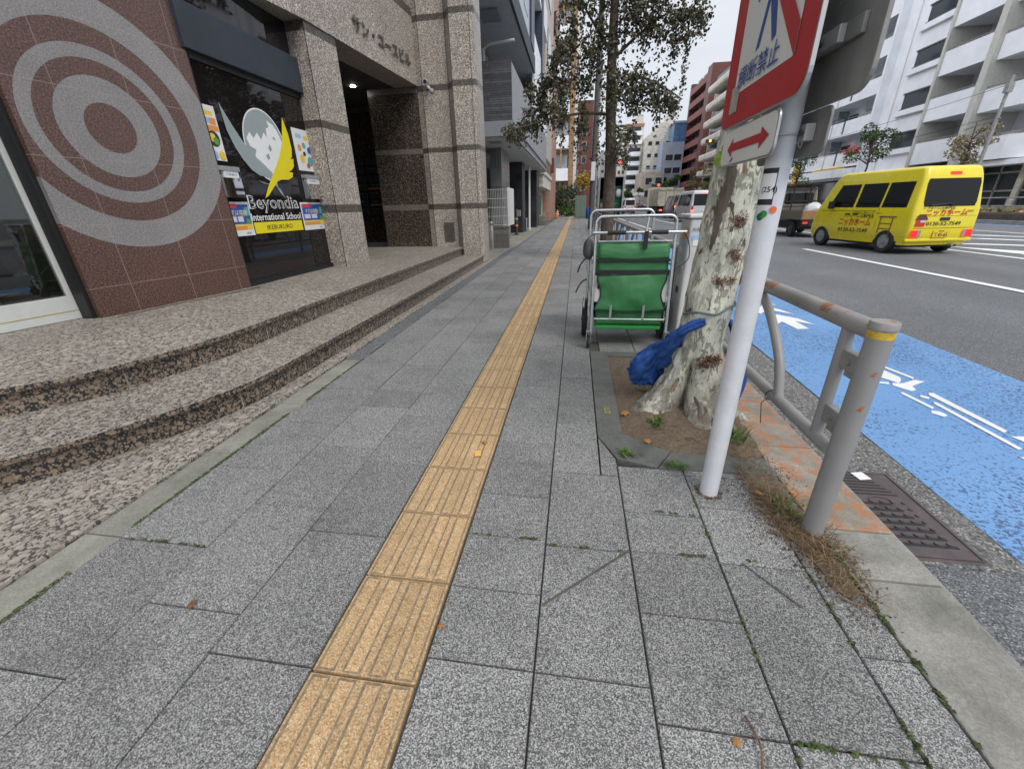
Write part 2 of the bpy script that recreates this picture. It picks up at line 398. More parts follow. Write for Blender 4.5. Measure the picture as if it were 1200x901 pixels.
# kerb stones
kb = MB(); ko = MB()
def kerbstone(b,y0,y1,x0=.968,x1=1.235,skew=0):
    b.rings([[(x0,y0+.003,-.25),(x1+.06,y0+.003,-.25),(x1+.06,y1-.003,-.25),(x0,y1-.003,-.25)],
             [(x0,y0+.003,-.02),(x1+.035,y0+.003,-.03),(x1+.035,y1-.003,-.03),(x0,y1-.003,-.02)],
             [(x0,y0+.003,.001),(x1,y0+.003,-.001),(x1,y1-.003,-.001),(x0,y1-.003,.001)]],cap0=False)
for y0,y1 in ((-2,-1.2),(-1.2,-.6),(-.6,.1),(.1,.62),(.62,1.14),(1.14,1.375)): kerbstone(kb,y0,y1)
yy=1.375
while yy<5.5: kerbstone(ko,yy,yy+.6); yy+=.6
while yy<62: kerbstone(kb,yy,yy+.6); yy+=.6
struct('kerb', kb, MAT['kerb'], bevel=.006); struct('painted_kerb', ko, MAT['kerb_orange'], bevel=.006)

# tree pit: soil and dark edging
sp = MB(); nx,ny=26,46
grid=[]
for j in range(ny+1):
    for i in range(nx+1):
        x=.285+(.968-.285)*i/nx; y=1.83+(3.3-1.83)*j/ny
        d=math.hypot(x-.72,y-2.4); e=max(0,min(1,min(x-.30,1.0-x+.1,y-1.85,3.27-y,((x-.30)*.16+(y-2.02)*.2)/.256)*9))
        z=-.012+e*(.022+.03*noise.noise(Vector((x*6,y*6,0)))+.018*noise.noise(Vector((x*19,y*19,3)))+.05*max(0,1-d/.6))
        grid.append((x,y,z))
sp.add(grid,[(j*(nx+1)+i,j*(nx+1)+i+1,(j+1)*(nx+1)+i+1,(j+1)*(nx+1)+i) for j in range(ny) for i in range(nx)])
struct('tree_pit_soil', sp, MAT['soil'], smooth=180)
ed = MB()
inner=[(.305,3.27),(.30,2.02),(.50,1.86),(.967,1.84)]; outer=[(.163,3.40),(.163,1.97),(.245,1.765),(.43,1.703),(.967,1.703)]
def strip(a,b): ed.prism([a[0],a[1],b[1],b[0]],-.08,.004+rp.uniform(-.001,.001))
strip(((.163,3.396),(.305,3.396)),((.163,2.7),(.302,2.7))); strip(((.163,2.695),(.302,2.695)),((.163,1.975),(.30,2.02)))
ed.prism([(.163,1.97),(.247,1.768),(.432,1.705),(.52,1.85),(.50,1.862),(.30,2.016)],-.08,.004)
strip(((.436,1.704),(.522,1.848)),((.70,1.703),(.70,1.842))); strip(((.705,1.703),(.705,1.842)),((.967,1.703),(.967,1.84)))
ed.prism([(.163,3.40),(.967,3.40),(.967,3.3),(.163,3.3)][::-1],-.08,.003)
MAT['pitedge']=m_concrete('pit edging',(.13,.135,.125),.25,.4)
pv2=1
struct('tree_pit_edging', ed, MAT['pitedge'], bevel=.004)
mk = MB(); mk.text('DTI', frame((.235,2.28,.006),(0,1,0),(-1,0,0)), h=.035); MAT['yellowmark']=mat('yellow mark',(.5,.42,.05),.8)
struct('paint_mark', mk, MAT['yellowmark'])
# far pavement on the other side and the crossing street
fp = MB(); fp.box(19.6,28,-12,160,-.2,.02); struct('far_pavement', fp, MAT['kerbstrip'])
fk = MB(); fk.box(19.55,19.75,-12,160,-.2,.05); struct('far_kerb', fk, MAT['kerb'])
bg = MB(); bg.box(-6,19.5,300,301,-.2,-.1)
# ------------------------------------------------------------------ granite corner building (left)
def m_rings():
    n = NT('brown tile wall with rings'); x,y,z = n.sep()
    g = n.noise(75,3,.8); br = n.ramp(g,[(.36,(.035,.018,.014,1)),(.5,(.105,.058,.047,1)),(.64,(.2,.115,.095,1))])
    lt = n.ramp(g,[(.33,(.145,.138,.136,1)),(.5,(.235,.226,.224,1)),(.66,(.325,.313,.31,1))])
    u = n.math('SUBTRACT', y, .62); v = n.math('SUBTRACT', z, 1.52)
    d = n.math('SQRT', n.math('ADD', n.math('MULTIPLY',u,u), n.math('MULTIPLY',v,v)))
    W=(1,1,1,1); K=(0,0,0,1)
    f = n.ramp(d,[(0,K),(.185,W),(.375,K),(.49,W),(.585,K),(.735,W),(.965,K)],'CONSTANT')
    c = n.mix(f, br, lt)
    def lines(co, off, p, w=.0035):
        t = n.math('PINGPONG', n.math('ADD', co, off), p/2)
        return n.math('LESS_THAN', t, w)
    gl = n.math('MAXIMUM', lines(y, .54-.315+.0, .54), lines(z, .51-.25, .51))
    c = n.mix(n.math('MULTIPLY',gl,.42), c, (.36,.30,.27,1))
    c = n.mix(1.0,c,n.ramp(n.noise(1.4,5),[(.3,.85),(.7,1.1)]),'MULTIPLY')
    n.color(c).set(Roughness=.25); n.b.inputs['Specular IOR Level'].default_value=.45; return n.mat
def m_glass(name, tint=(.012,.012,.014,1), rough=.03, spec=.6):
    n = NT(name); n.set(Base_Color=tint, Roughness=rough); n.b.inputs['Specular IOR Level'].default_value=spec
    n.bump(n.noise(1.1,2),.05,.02); return n.mat
def m_clear(name, alpha=.75, tint=(.9,.95,.95,1)):
    n = NT(name); t = n.new('ShaderNodeBsdfTransparent'); t.inputs[0].default_value=tint; gl = n.new('ShaderNodeBsdfGlossy'); gl.inputs['Roughness'].default_value=.02
    fr = n.new('ShaderNodeFresnel'); fr.inputs[0].default_value=1.5; mx = n.new('ShaderNodeMixShader')
    n.link(n.math('MULTIPLY_ADD',fr.outputs[0],alpha,.04),mx.inputs[0]); n.link(t.outputs[0],mx.inputs[1]); n.link(gl.outputs[0],mx.inputs[2]); n.link(mx.outputs[0],n.out.inputs[0]); return n.mat
MAT['rings']=m_rings(); MAT['shopglass']=m_glass('dark shop glass',(.012,.010,.010,1)); MAT['clear']=m_clear('clear glass')
MAT['navy']=mat('navy panel',(.028,.038,.052),.55,var=.15,scale=3)
MAT['black']=mat('black frame',(.012,.012,.013),.4,var=.1)
MAT['alu']=mat('white aluminium frame',(.56,.58,.56),.4,var=.06,grime=.12)
MAT['chrome']=mat('steel',(.55,.56,.57),.28,1,var=.1,scale=14)
MAT['steeldark']=mat('dark steel',(.12,.12,.12),.4,.8)
MAT['wood']=mat('shelf wood',(.20,.09,.035),.5,var=.3,scale=9)
MAT['whitepaint']=mat('white paint',(.72,.72,.71),.5,var=.06,grime=.15)
MAT['darkroom']=mat('dark interior',(.018,.017,.017),.8)
MAT['greypaint']=mat('grey paint',(.33,.34,.35),.55,var=.08,grime=.2)
MAT['interior']=mat('shop interior',(.16,.12,.09),.8,var=.3,scale=2)
MAT['fabricgreymat']=mat('vinyl grey',(.30,.35,.36),.5,var=.04)
MAT['vinylwhite']=mat('vinyl white',(.80,.81,.80),.5,var=.03)
MAT['vinylyellow']=mat('vinyl yellow',(.78,.66,.01),.5,var=.03)
MAT['ink']=mat('black ink',(.015,.015,.018),.6,var=0)
MAT['lampglow']=mat('downlight glow',(1,.96,.88),.5,var=0,emit=22)

gb = thing('granite_building','brown speckled granite building with ringed brown tile wall, shop window, dark entrance and curved steps','building',(-3.5,4.5,0))
GL=(-3.5,4.5,0)
def gpart(name, mb, m, parent=None, **k):
    if parent is None:
        return mb.build(name, m, gb, **k) if False else _gp(name, mb, m, gb, **k)
    return _gp(name, mb, m, parent, **k)
def _gp(name, mb, m, parent, **k):
    T=Matrix.Translation((3.5,-4.5,0)); mb.xf(T)
    o = mb.build(name, m, parent, **k); return o
# materials above use object coords; parts here keep the thing's frame

# --- steps
s1=[(-2.02,9.36),(-2.02,6),(-2.02,2.75),(-2.035,2.2),(-2.10,1.92),(-2.215,1.66),(-2.38,1.38),(-2.54,1.17),(-2.8,.86),(-3.2,.45),(-3.9,-.1),(-5.0,-.8)]
s2=[(-2.50,9.66),(-2.53,6),(-2.54,3.0),(-2.575,2.45),(-2.66,2.1),(-2.79,1.77),(-3.02,1.53),(-3.35,1.2),(-3.9,.75),(-5.0,.05)]
def smooth2(p,n=6): return [(v.x,v.y) for v in catmull([(a,b,0) for a,b in p],n)]
def inset(p,d):
    out=[]
    for i,(x,y) in enumerate(p):
        a=p[max(0,i-1)]; b=p[min(len(p)-1,i+1)]; dx,dy=b[0]-a[0],b[1]-a[1]; L=math.hypot(dx,dy); out.append((x+dy/L*d,y-dx/L*d))
    return out
C1=smooth2(s1); C2=smooth2(s2)
def close(c,back=-7.5): return [(back,c[-1][1])]+c[::-1]+[(back,c[0][1])]
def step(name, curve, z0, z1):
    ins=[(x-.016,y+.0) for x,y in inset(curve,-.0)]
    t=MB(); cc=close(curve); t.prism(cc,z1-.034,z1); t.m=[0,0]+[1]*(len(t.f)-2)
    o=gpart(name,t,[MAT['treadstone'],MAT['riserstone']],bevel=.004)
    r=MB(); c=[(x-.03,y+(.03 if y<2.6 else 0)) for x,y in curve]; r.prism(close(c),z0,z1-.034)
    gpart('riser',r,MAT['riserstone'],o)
    j=MB(); acc=0; last=curve[0]; nxt=.95
    for i in range(1,len(c)-1):
        acc+=math.hypot(c[i][0]-last[0],c[i][1]-last[1]); last=c[i]
        if acc>nxt and c[i][1]<7:
            nxt=acc+1.05; a=c[i-1];b=c[i+1]; dx,dy=b[0]-a[0],b[1]-a[1];L=math.hypot(dx,dy);dx/=L;dy/=L
            p=(c[i][0]-dy*.0015*-1,c[i][1]); nx_,ny_=-dy,dx
            if nx_<0: nx_,ny_=-nx_,-ny_
            q=(c[i][0]+nx_*.002,c[i][1]+ny_*.002)
            j.quad((q[0]-dx*.004,q[1]-dy*.004,z0),(q[0]+dx*.004,q[1]+dy*.004,z0),(q[0]+dx*.004,q[1]+dy*.004,z1-.034),(q[0]-dx*.004,q[1]-dy*.004,z1-.034))
            e=(curve[i][0],curve[i][1])
            j.quad((e[0]-.005*dx,e[1]-.005*dy,z1+.002),(e[0]+.005*dx,e[1]+.005*dy,z1+.002),(e[0]-nx_*.55+.005*dx,e[1]-ny_*.55+.005*dy,z1+.002),(e[0]-nx_*.55-.005*dx,e[1]-ny_*.55-.005*dy,z1+.002))
    gpart('step_joint',j,MAT['kerb'],o)
    return o
step('lower_step',C1,-.02,.172); step('upper_step',C2,.168,.342)
lowslab=MB(); lowslab.prism([(-1.93,13),(-7,13),(-7,-2),(-1.93,-2)],-.2,.008); gpart('base_slab',lowslab,MAT['treadstone'],bevel=.004)
chip=MB(); chip.prism([(-2.24,1.63),(-2.19,1.71),(-2.22,1.73),(-2.265,1.66)],.1722,.1745); gpart('cement_patch',chip,MAT['kerbstrip'])
rnd=MB(); rnd.prism([(-4.05,3.05),(-3.98,3.6),(-3.86,4.1),(-3.80,4.5),(-3.70,4.45),(-3.80,4.0),(-3.93,3.5),(-4.0,3.0)][::-1],.3422,.3435); gpart('cement_smear',rnd,MAT['bandlight'])

# --- ringed tile wall (a box turned 10 degrees; its own frame carries the pattern)
A=Vector((-4.13,2.965,.342)); Bp=Vector((-3.87,4.47,.342)); L=(Bp-A).length; ang=math.atan2(-(Bp.x-A.x),(Bp.y-A.y))
w=MB(); w.box(-.42,0,0,L,0,3.9)
o=w.build('ringed_wall',MAT['rings'],gb,bevel=.004); o.location=A-Vector(GL); o.rotation_euler=(0,0,ang)
# --- door left of it
dA=Vector((-4.30,3.02,.345)); dang=R(-12)
door=MB(); W=1.05
# frame runs toward -y in local coordinates
door.box(-.05,0,-.105,0,.0,2.55); door.box(-.05,0,-W,-W+.09,0,2.55); door.box(-.052,-.002,-W+.09,-.105,.0,.20); door.box(-.052,-.002,-W+.09,-.105,2.45,2.55)
o=door.build('shop_door',MAT['alu'],gb,bevel=.003); o.location=dA-Vector(GL); o.rotation_euler=(0,0,dang)
pn=MB(); pn.box(-.032,-.022,-W+.08,-.1,.19,2.46); pn.build('pane',MAT['clear'],o)
ln=MB(); ln.box(-.0015,.0012,-W+.02,-.035,.072,.078); ln.build('rail_line',mat('brass line',(.45,.33,.12),.5),o)
hn=MB(); hn.box(-.02,.03,.0,.075,.0,2.6); hn.build('jamb',MAT['black'],o)
for zz in (1.05,): 
    h=MB()
    for k in range(3): h.box(.01,.045,-.008,.03,zz+k*.035,zz+.024+k*.035)
    h.build('hinge',MAT['black'],o,bevel=.004)
st=MB(); st.box(-.019,-.016,-.62,-.42,.55,.85); st.build('sticker',MAT['vinylwhite'],o); st=MB(); st.box(-.0155,-.0145,-.62,-.42,.6,.68); st.build('sticker_stripe',MAT['vinylyellow'],o)
fx=MB(); fx.box(-.05,0,-3.4,-W-.02,0,.2); fx.box(-.05,0,-3.4,-W-.02,2.45,2.55); fx.box(-.05,0,-2.2,-2.1,.2,2.45)
o2=fx.build('door_sidelight',MAT['alu'],gb,bevel=.003); o2.location=dA-Vector(GL); o2.rotation_euler=(0,0,dang)
pn=MB(); pn.box(-.032,-.022,-3.3,-W-.02,.19,2.46); pn.build('pane',MAT['clear'],o2)
# room behind the door
rm=MB(); rm.box(-7.2,-7.1,-1,4.4,.34,3.2); rm.box(-7.2,-4.4,-1,4.4,3.1,3.2); rm.box(-7.2,-4.45,4.3,4.42,.34,3.2); rm.box(-7.1,-4.45,-1,4.4,.335,.344)
gpart('room',rm,MAT['interior'])
sh=MB()
for yy in (1.0,1.9,2.8): sh.box(-5.6,-5.2,yy-.02,yy+.02,.34,1.35)
for zz in (.42,.72,1.02,1.32): sh.box(-5.6,-5.2,1.0,2.8,zz,zz+.03)
sh.box(-5.6,-5.58,1,2.8,.34,1.35)
shelf=sh.build('shelf_unit',MAT['wood'],None,loc=(-5.4,1.9,.34)); tag(shelf,'brown wooden shelf unit inside the glass door','shelf')
ct=MB(); ct.box(-6.4,-5.9,.2,3.4,.34,1.0); ct.box(-6.45,-5.85,.15,3.45,1.0,1.05); cobj=ct.build('counter',MAT['greypaint'],None,loc=(-6.15,1.8,.34),bevel=.01); tag(cobj,'pale shop counter behind the wooden shelf unit','counter')

# --- shop window
P0=Vector((-3.90,4.45,0)); P1=Vector((-3.87,6.44,0)); WD=(P1-P0).normalized(); WN=Vector((WD.y,-WD.x,0))   # WN points to the street
def wp(u,z,d=0): q=P0+WD*u+WN*d; return Vector((q.x,q.y,z))
WL=(P1-P0).length
def wbox(b,u0,u1,z0,z1,d0,d1):
    vs=[wp(u,z,d) for z in (z0,z1) for u in (u0,u1) for d in (d0,d1)]
    return b.add(vs,[(0,1,3,2),(4,6,7,5),(0,4,5,1),(2,3,7,6),(0,2,6,4),(1,5,7,3)])
b=MB(); wbox(b,0,WL,.342,.40,-.05,.02); wbox(b,WL-.055,WL,.40,2.68,-.05,.015); wbox(b,0,.05,.4,2.68,-.05,.015); wbox(b,WL-.05,WL,3.05,3.7,-.05,.0); wbox(b,0,WL,3.62,3.7,-.05,0)
win=gpart('shop_window',b,MAT['black'],bevel=.003)
b=MB(); wbox(b,.05,WL-.055,.40,2.68,-.03,-.015); wbox(b,.0,WL-.05,3.05,3.65,-.04,-.03); gpart('pane',b,MAT['shopglass'],win)
b=MB(); wbox(b,-.02,WL-.005,2.66,3.055,-.04,.07); gpart('fascia_panel',b,MAT['navy'],bevel=.004)
b=MB(); wbox(b,.06,WL-.06,2.60,2.66,-.02,.01); gpart('blind_box',b,MAT['black'],win)

# window lettering and emblem (vinyl on the glass)
def wm(u,z,d=.0): return frame(wp(u,z,d),WD,(0,0,1))
def gpoly(pts,m,name,d=-.013,n=0):
    b=MB(); b.poly([wp(u,z,d) for u,z in pts]); return gpart(name,b,m,win)
uy=lambda y:(y-4.45)
# globe
cu,cz,ra,rb=uy(5.38),1.93,.40,.385
circ=[(cu+.37*math.cos(t*PI/24),cz+.40*math.sin(t*PI/24)) for t in range(48)]
circ2=[(cu+.355*math.cos(t*PI/24),cz+.385*math.sin(t*PI/24)) for t in range(48)]
gpoly(circ,MAT['vinylwhite'],'globe_rim',-.0135)
gpoly(circ2,MAT['fabricgreymat'],'globe',-.0125)
land=[(-.32,.05),(-.25,.12),(-.2,.06),(-.12,.13),(-.07,.06),(.0,.15),(.04,.10),(.06,.2),(.12,.22),(.10,.29),(.2,.26),(.26,.2),(.30,.12),(.335,.04),(.34,-.08),(.31,-.18),(.25,-.27),(.16,-.34),(.05,-.375),(-.06,-.37),(-.13,-.35),(-.15,-.27),(-.11,-.22),(-.19,-.2),(-.24,-.13),(-.2,-.06),(-.29,-.03)]
gpoly([(cu+a,cz+b_) for a,b_ in land][::-1],MAT['vinylwhite'],'globe_land',-.0115)
for pts in ([(.02,-.02),(.06,.03),(.09,-.03),(.05,-.06)],[(-.05,-.11),(0,-.08),(.02,-.13),(-.03,-.16)],[(.14,.1),(.18,.13),(.2,.08)]):
    gpoly([(cu+a,cz+b_) for a,b_ in pts][::-1],MAT['fabricgreymat'],'globe_sea',-.0105)
# wings
def wing(pts): return [(uy(a),b_) for a,b_ in pts]
gpoly(wing([(4.76,2.28),(4.78,2.02),(4.84,1.86),(4.92,1.74),(5.02,1.64),(5.14,1.585),(5.30,1.575),(5.40,1.50),(5.22,1.50),(5.08,1.535),(5.17,1.50),(5.32,1.485),(5.42,1.47),(5.42,1.56),(5.28,1.70),(5.12,1.80),(4.98,1.94),(4.88,2.08)])[::-1],MAT['fabricgreymat'],'wing',-.0095)
gpoly(wing([(4.80,2.20),(4.86,1.94),(4.96,1.79),(5.08,1.68),(5.22,1.6),(5.4,1.56),(5.36,1.64),(5.2,1.74),(5.05,1.85),(4.93,2.0)]),MAT['fabricgreymat'],'wing_feather',-.0085)
gpoly(wing([(5.80,2.31),(5.86,2.12),(5.87,1.95),(5.84,1.86),(5.80,1.82),(5.86,1.83),(5.84,1.74),(5.78,1.69),(5.70,1.66),(5.79,1.66),(5.76,1.60),(5.66,1.565),(5.54,1.56),(5.46,1.55),(5.36,1.48),(5.20,1.36),(5.13,1.33),(5.22,1.45),(5.34,1.58),(5.46,1.70),(5.60,1.86),(5.70,2.02)])[::-1],MAT['vinylyellow'],'wing',-.008)
gpoly(wing([(5.38,1.49),(5.44,1.40),(5.52,1.33),(5.46,1.44)]),MAT['fabricgreymat'],'wing_tail',-.0095)
b=MB(); b.text('Beyondia',wm(uy(5.29),1.26,-.012),w=.94,h=.20,bold=.018); gpart('lettering',b,MAT['vinylwhite'],win)
b=MB(); b.text('Beyondia',wm(uy(5.29),1.26,-.0105),w=.90,h=.18,bold=-.012); gpart('lettering_fill',b,MAT['ink'],win)
b=MB(); b.text('International School',wm(uy(5.29),1.115,-.012),w=.95,h=.085,bold=.012); gpart('lettering',b,MAT['vinylwhite'],win)
b=MB(); wbox(b,uy(4.83),uy(5.76),.925,1.055,-.0145,-.0115); gpart('yellow_band',b,MAT['vinylyellow'],win)
b=MB(); b.text('IKEBUKURO',wm(uy(5.29),.99,-.0105),w=.5,h=.055,bold=.01); gpart('lettering',b,MAT['ink'],win)

# posters and leaflet holders stuck on the glass: things of their own
PC=dict(b=(.03,.09,.35,1),r=(.62,.06,.08,1),y=(.78,.55,.05,1),o=(.75,.28,.06,1),t=(.1,.38,.4,1),g=(.12,.3,.06,1),k=(.03,.03,.03,1),p=(.6,.62,.7,1),s=(.3,.5,.75,1))
for k_,v_ in PC.items(): MAT['print_'+k_]=mat('print '+k_,v_,.5,var=.12,scale=60)
MAT['paper']=mat('poster paper',(.74,.75,.74),.5,var=.05)
def poster(label,u0,u1,z0,z1,shapes,texts=(),name='poster'):
    loc=wp((u0+u1)/2,(z0+z1)/2,-.012)
    b=MB(); wbox(b,u0,u1,z0,z1,-.0145,-.0105); o=b.build(name,MAT['paper'],None,loc=loc); tag(o,label,'poster',None)
    Wd,Hd=u1-u0,z1-z0; lay=0
    for ck,a0,a1,b0,b1 in shapes:
        lay+=1; s=MB(); dd=-.0105+.0006*lay
        if a1 is None:   # disc: centre a0,b0 radius b1
            s.poly([wp(u0+Wd*a0+Wd*b1*math.cos(t*PI/10),z0+Hd*b0+Wd*b1*math.sin(t*PI/10),dd) for t in range(20)])
        else: s.quad(wp(u0+Wd*a0,z0+Hd*b0,dd),wp(u0+Wd*a1,z0+Hd*b0,dd),wp(u0+Wd*a1,z0+Hd*b1,dd),wp(u0+Wd*a0,z0+Hd*b1,dd))
        s.build('printed_area',MAT['print_'+ck],o,loc=None).location=(0,0,0)
        ob=o.children[-1] if o.children else None
    for txt,ck,a,bz,h in texts:
        s=MB(); s.text(txt,wm(u0+Wd*a,z0+Hd*bz,-.0105+.0006*(lay+2)),h=h); s.build('print_lettering',MAT[ck],o)
    for ch in o.children: ch.location=(-loc.x,-loc.y,-loc.z)
    return o
poster('white poster with orange lettering and round photo at the left window edge',uy(4.46),uy(4.67),1.70,2.22,
  [('y',.2,.8,.82,.9),('s',.1,.5,.68,.78),('o',.5,.9,.66,.78),('o',.05,.95,.55,.64),('k',.5,None,.40,.36),('y',.42,None,.42,.2),('g',.6,None,.36,.18),('s',.28,None,.1,.2),('y',.75,None,.1,.2)])
poster('tall white poster of scattered coloured cartoon drawings right of the yellow wing',uy(5.95),uy(6.37),1.70,2.22,
  [('s',.15,.45,.78,.88),('y',.55,.8,.76,.86),('t',.5,None,.62,.09),('o',.25,None,.55,.1),('b',.75,None,.52,.1),('y',.3,None,.3,.12),('t',.7,None,.25,.14),('k',.45,None,.42,.07),('r',.55,None,.14,.08)])
def tablet(label,u0,u1): return poster(label,u0,u1,.915,1.285,
  [('b',.04,.96,.35,.93),('r',.06,.45,.82,.95),('y',.04,.96,.18,.34),('o',.04,.7,.19,.29),('paper' if False else 'p',.08,.33,.42,.58),('p',.38,.62,.42,.58),('t',.75,.95,.6,.85),('g',.72,.92,.36,.5)],
  [('まずは体験!','vinylwhite',.42,.70,.055),('スクール説明会','vinylyellow',.5,.62,.03),('2024','ink',.7,.08,.025)])
MAT['print_paper']=MAT['paper']
tablet('blue and yellow school poster lowest at the left of the yellow IKEBUKURO band',uy(4.46),uy(4.81))
tablet('blue and yellow school poster lowest at the right of the yellow IKEBUKURO band',uy(5.80),uy(6.36))
MAT['acryl']=m_clear('acrylic',.9,(.75,.78,.8,1))
def holder(label,u0,u1,filled):
    loc=wp((u0+u1)/2,1.5,.0)
    b=MB(); wbox(b,u0,u1,1.33,1.62,-.012,-.006); wbox(b,u0,u1,1.33,1.345,-.01,.05); wbox(b,u0,u0+.006,1.33,1.56,-.01,.05); wbox(b,u1-.006,u1,1.33,1.56,-.01,.05)
    o=b.build('leaflet_holder',mat('smoked acrylic',(.2,.21,.22),.2,var=.05),None,loc=loc); tag(o,label,'leaflet holder')
    def ch(nm,bb,m): bb.build(nm,m,o).location=-loc
    f=MB(); wbox(f,u0,u1,1.33,1.53,.05,.054); ch('front_panel',f,MAT['acryl'])
    t=MB(); wbox(t,u0-.005,u1+.005,1.60,1.645,-.01,.06); ch('lid',t,mat('holder lid',(.3,.31,.32),.3))
    l=MB(); wbox(l,u0+.03,u1-.02,1.53,1.60,.0,.052); ch('label_card',l,MAT['paper'])
    l=MB(); l.text('ご自由に',wm((u0+u1)/2,1.565,.0535),w=(u1-u0)*.6,h=.025); ch('lettering',l,MAT['print_b'])
    if filled:
        l=MB(); wbox(l,u0+.04,u1-.03,1.36,1.52,.0,.03); ch('leaflets',l,MAT['print_y'])
        for k,(a,z_) in enumerate(((.07,1.47),(.13,1.42),(.08,1.385))):
            l=MB(); l.poly([wp(u0+a+.02*math.cos(t),z_+.025*math.sin(t),.032) for t in [i*.5 for i in range(12)]]); ch('leaflet_print',l,MAT['print_'+'orb'[k]])
holder('clear leaflet holder filled with yellow leaflets, under the orange poster',uy(4.47),uy(4.73),True)
holder('empty smoky leaflet holder right of the yellow wing',uy(5.96),uy(6.30),False)

# --- granite facing: pilaster, frieze, entrance
Q0=Vector((-3.62,6.27,0)); Q1=Vector((-3.56,6.95,0)); Q2=Vector((-3.325,9.66,0))
def pp(p,z): return (p[0],p[1],z)
zb=[(1.135,1.25),(2.25,2.345),(3.345,3.45)]
def banded(poly, z0, z1, name, bands=zb, parent=None, main='facestone', bandm='bandstone', proud=.0):
    """a vertical prism cut at the bands so that no faces overlap"""
    cur=z0; m=MB(); bds=[]
    for a,b_ in bands:
        if b_<=z0 or a>=z1: continue
        if a>cur: m.prism(poly,cur,a)
        bds.append(MB().prism(poly,max(a,z0),min(b_,z1))); cur=b_
    if cur<z1: m.prism(poly,cur,z1)
    o=gpart(name,m,MAT[main],parent)
    for bd in bds: gpart('stone_band',bd,MAT[bandm],o)
    return o
dep=lambda p,d=.3: (p[0]-d,p[1]+.02)
banded([pp(Q0,0)[:2],pp(Q1,0)[:2],(Q1.x-.35,Q1.y+.03),(Q0.x-.35,Q0.y+.03)],.342,3.45,'pilaster')
jn=MB(); jn.box(Q0.x-.006,Q0.x+.0015,Q0.y-.0018,Q0.y+.006,.342,3.45); gpart('joint',jn,MAT['ink'])
# frieze above shop window and entrance
F=[(-4.02,4.05),(-3.60,6.27),(-3.545,6.95),(-3.31,9.66)]
fr=[*F,(-3.31-.5,9.66),(-3.9-.2,6.9),(-4.0-.35,6.3),(-4.6,4.05)]
up=[(4.46,4.60),(5.9,6.05),(7.3,7.45),(8.75,8.9),(10.2,10.35)]
o=banded(fr,3.452,12.0,'frieze',bands=[(4.56,4.70),(7.6,7.75),(10.6,10.75)])
# letters
LD=(Q2-Q1).normalized(); LN=Vector((LD.y,-LD.x,0))
c0=Vector((-3.545,6.95,0)); 
def lp(y,z,d): 
    t=(y-6.95)/LD.y; q=c0+LD*t+LN*d; return Vector((q.x,q.y,z))
b=MB(); b.text('サン・ユースビル',frame(lp(8.42,3.80,.012),LD,(0,0,1)),w=1.95,h=.21,bold=.01)
V=list(b.v); b2=MB(); b2.v=V; b2.f=list(b.f); b2.m=list(b.m)
b2.add([tuple(Vector(v)+LN*.018) for v in V], b.f)
gpart('building_lettering',b2,mat('bronze letters',(.13,.125,.12),.4,.5))
# window above the entrance
b=MB()
for y0_,y1_ in ((7.5,8.6),(8.75,9.45)):
    q=[lp(y0_,4.86,.01),lp(y1_,4.86,.01),lp(y1_,6.3,.01),lp(y0_,6.3,.01)]; b.add([*q],[(0,1,2,3)])
    wf=MB()
    for (ya,yb,za,zb_) in ((y0_-.05,y1_+.05,4.80,4.86),(y0_-.05,y1_+.05,6.3,6.36),(y0_-.05,y0_,4.86,6.3),(y1_,y1_+.05,4.86,6.3)):
        wf.add([lp(ya,za,.0),lp(yb,za,.0),lp(yb,zb_,.0),lp(ya,zb_,.0),lp(ya,za,.05),lp(yb,za,.05),lp(yb,zb_,.05),lp(ya,zb_,.05)],[(4,5,6,7),(0,1,5,4),(3,7,6,2),(0,4,7,3),(1,2,6,5)])
    wo=gpart('upper_window',wf,MAT['steeldark']); 
    pb=MB(); pb.add(q,[(0,1,2,3)]); gpart('pane',pb,MAT['shopglass'],wo)
# entrance hall
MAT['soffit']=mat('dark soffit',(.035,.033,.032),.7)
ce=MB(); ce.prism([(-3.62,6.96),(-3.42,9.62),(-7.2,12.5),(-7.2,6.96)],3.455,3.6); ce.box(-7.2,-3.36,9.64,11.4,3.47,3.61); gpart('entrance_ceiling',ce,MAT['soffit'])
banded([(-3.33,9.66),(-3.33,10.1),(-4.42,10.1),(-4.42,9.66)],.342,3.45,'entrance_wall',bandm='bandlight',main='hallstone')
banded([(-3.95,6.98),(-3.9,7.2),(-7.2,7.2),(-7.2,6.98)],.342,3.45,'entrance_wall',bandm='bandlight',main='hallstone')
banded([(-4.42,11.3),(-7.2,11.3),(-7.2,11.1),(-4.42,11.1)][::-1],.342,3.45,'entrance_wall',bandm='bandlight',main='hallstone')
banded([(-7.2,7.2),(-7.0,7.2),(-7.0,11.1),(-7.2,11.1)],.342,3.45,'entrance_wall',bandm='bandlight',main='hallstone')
ef=MB(); ef.box(-7,-4.45,10.1,11.1,.34,.346); 
for k in range(7):
    for j in range(3):
        mb_=MB(); mb_.box(-6.35+j*.5,-5.9+j*.5,10.98,11.09,1.05+k*.19,1.22+k*.19); mo=gpart('mailbox',mb_,MAT['steeldark'],bevel=.006)
        sl=MB(); sl.box(-6.25+j*.5,-6.0+j*.5,10.974,10.979,1.16+k*.19,1.185+k*.19); gpart('mail_slot',sl,MAT['chrome'],mo)
nt_=MB()
for k in (1,3): nt_.box(-5.35,-5.0,10.962,10.966,1.08+k*.19,1.10+k*.19)
gpart('name_plate',nt_,MAT['print_o'])
lm=MB(); lm.cyl((-4.55,9.33,3.45),(-4.55,9.33,3.44),.05); gpart('downlight',lm,MAT['lampglow'])
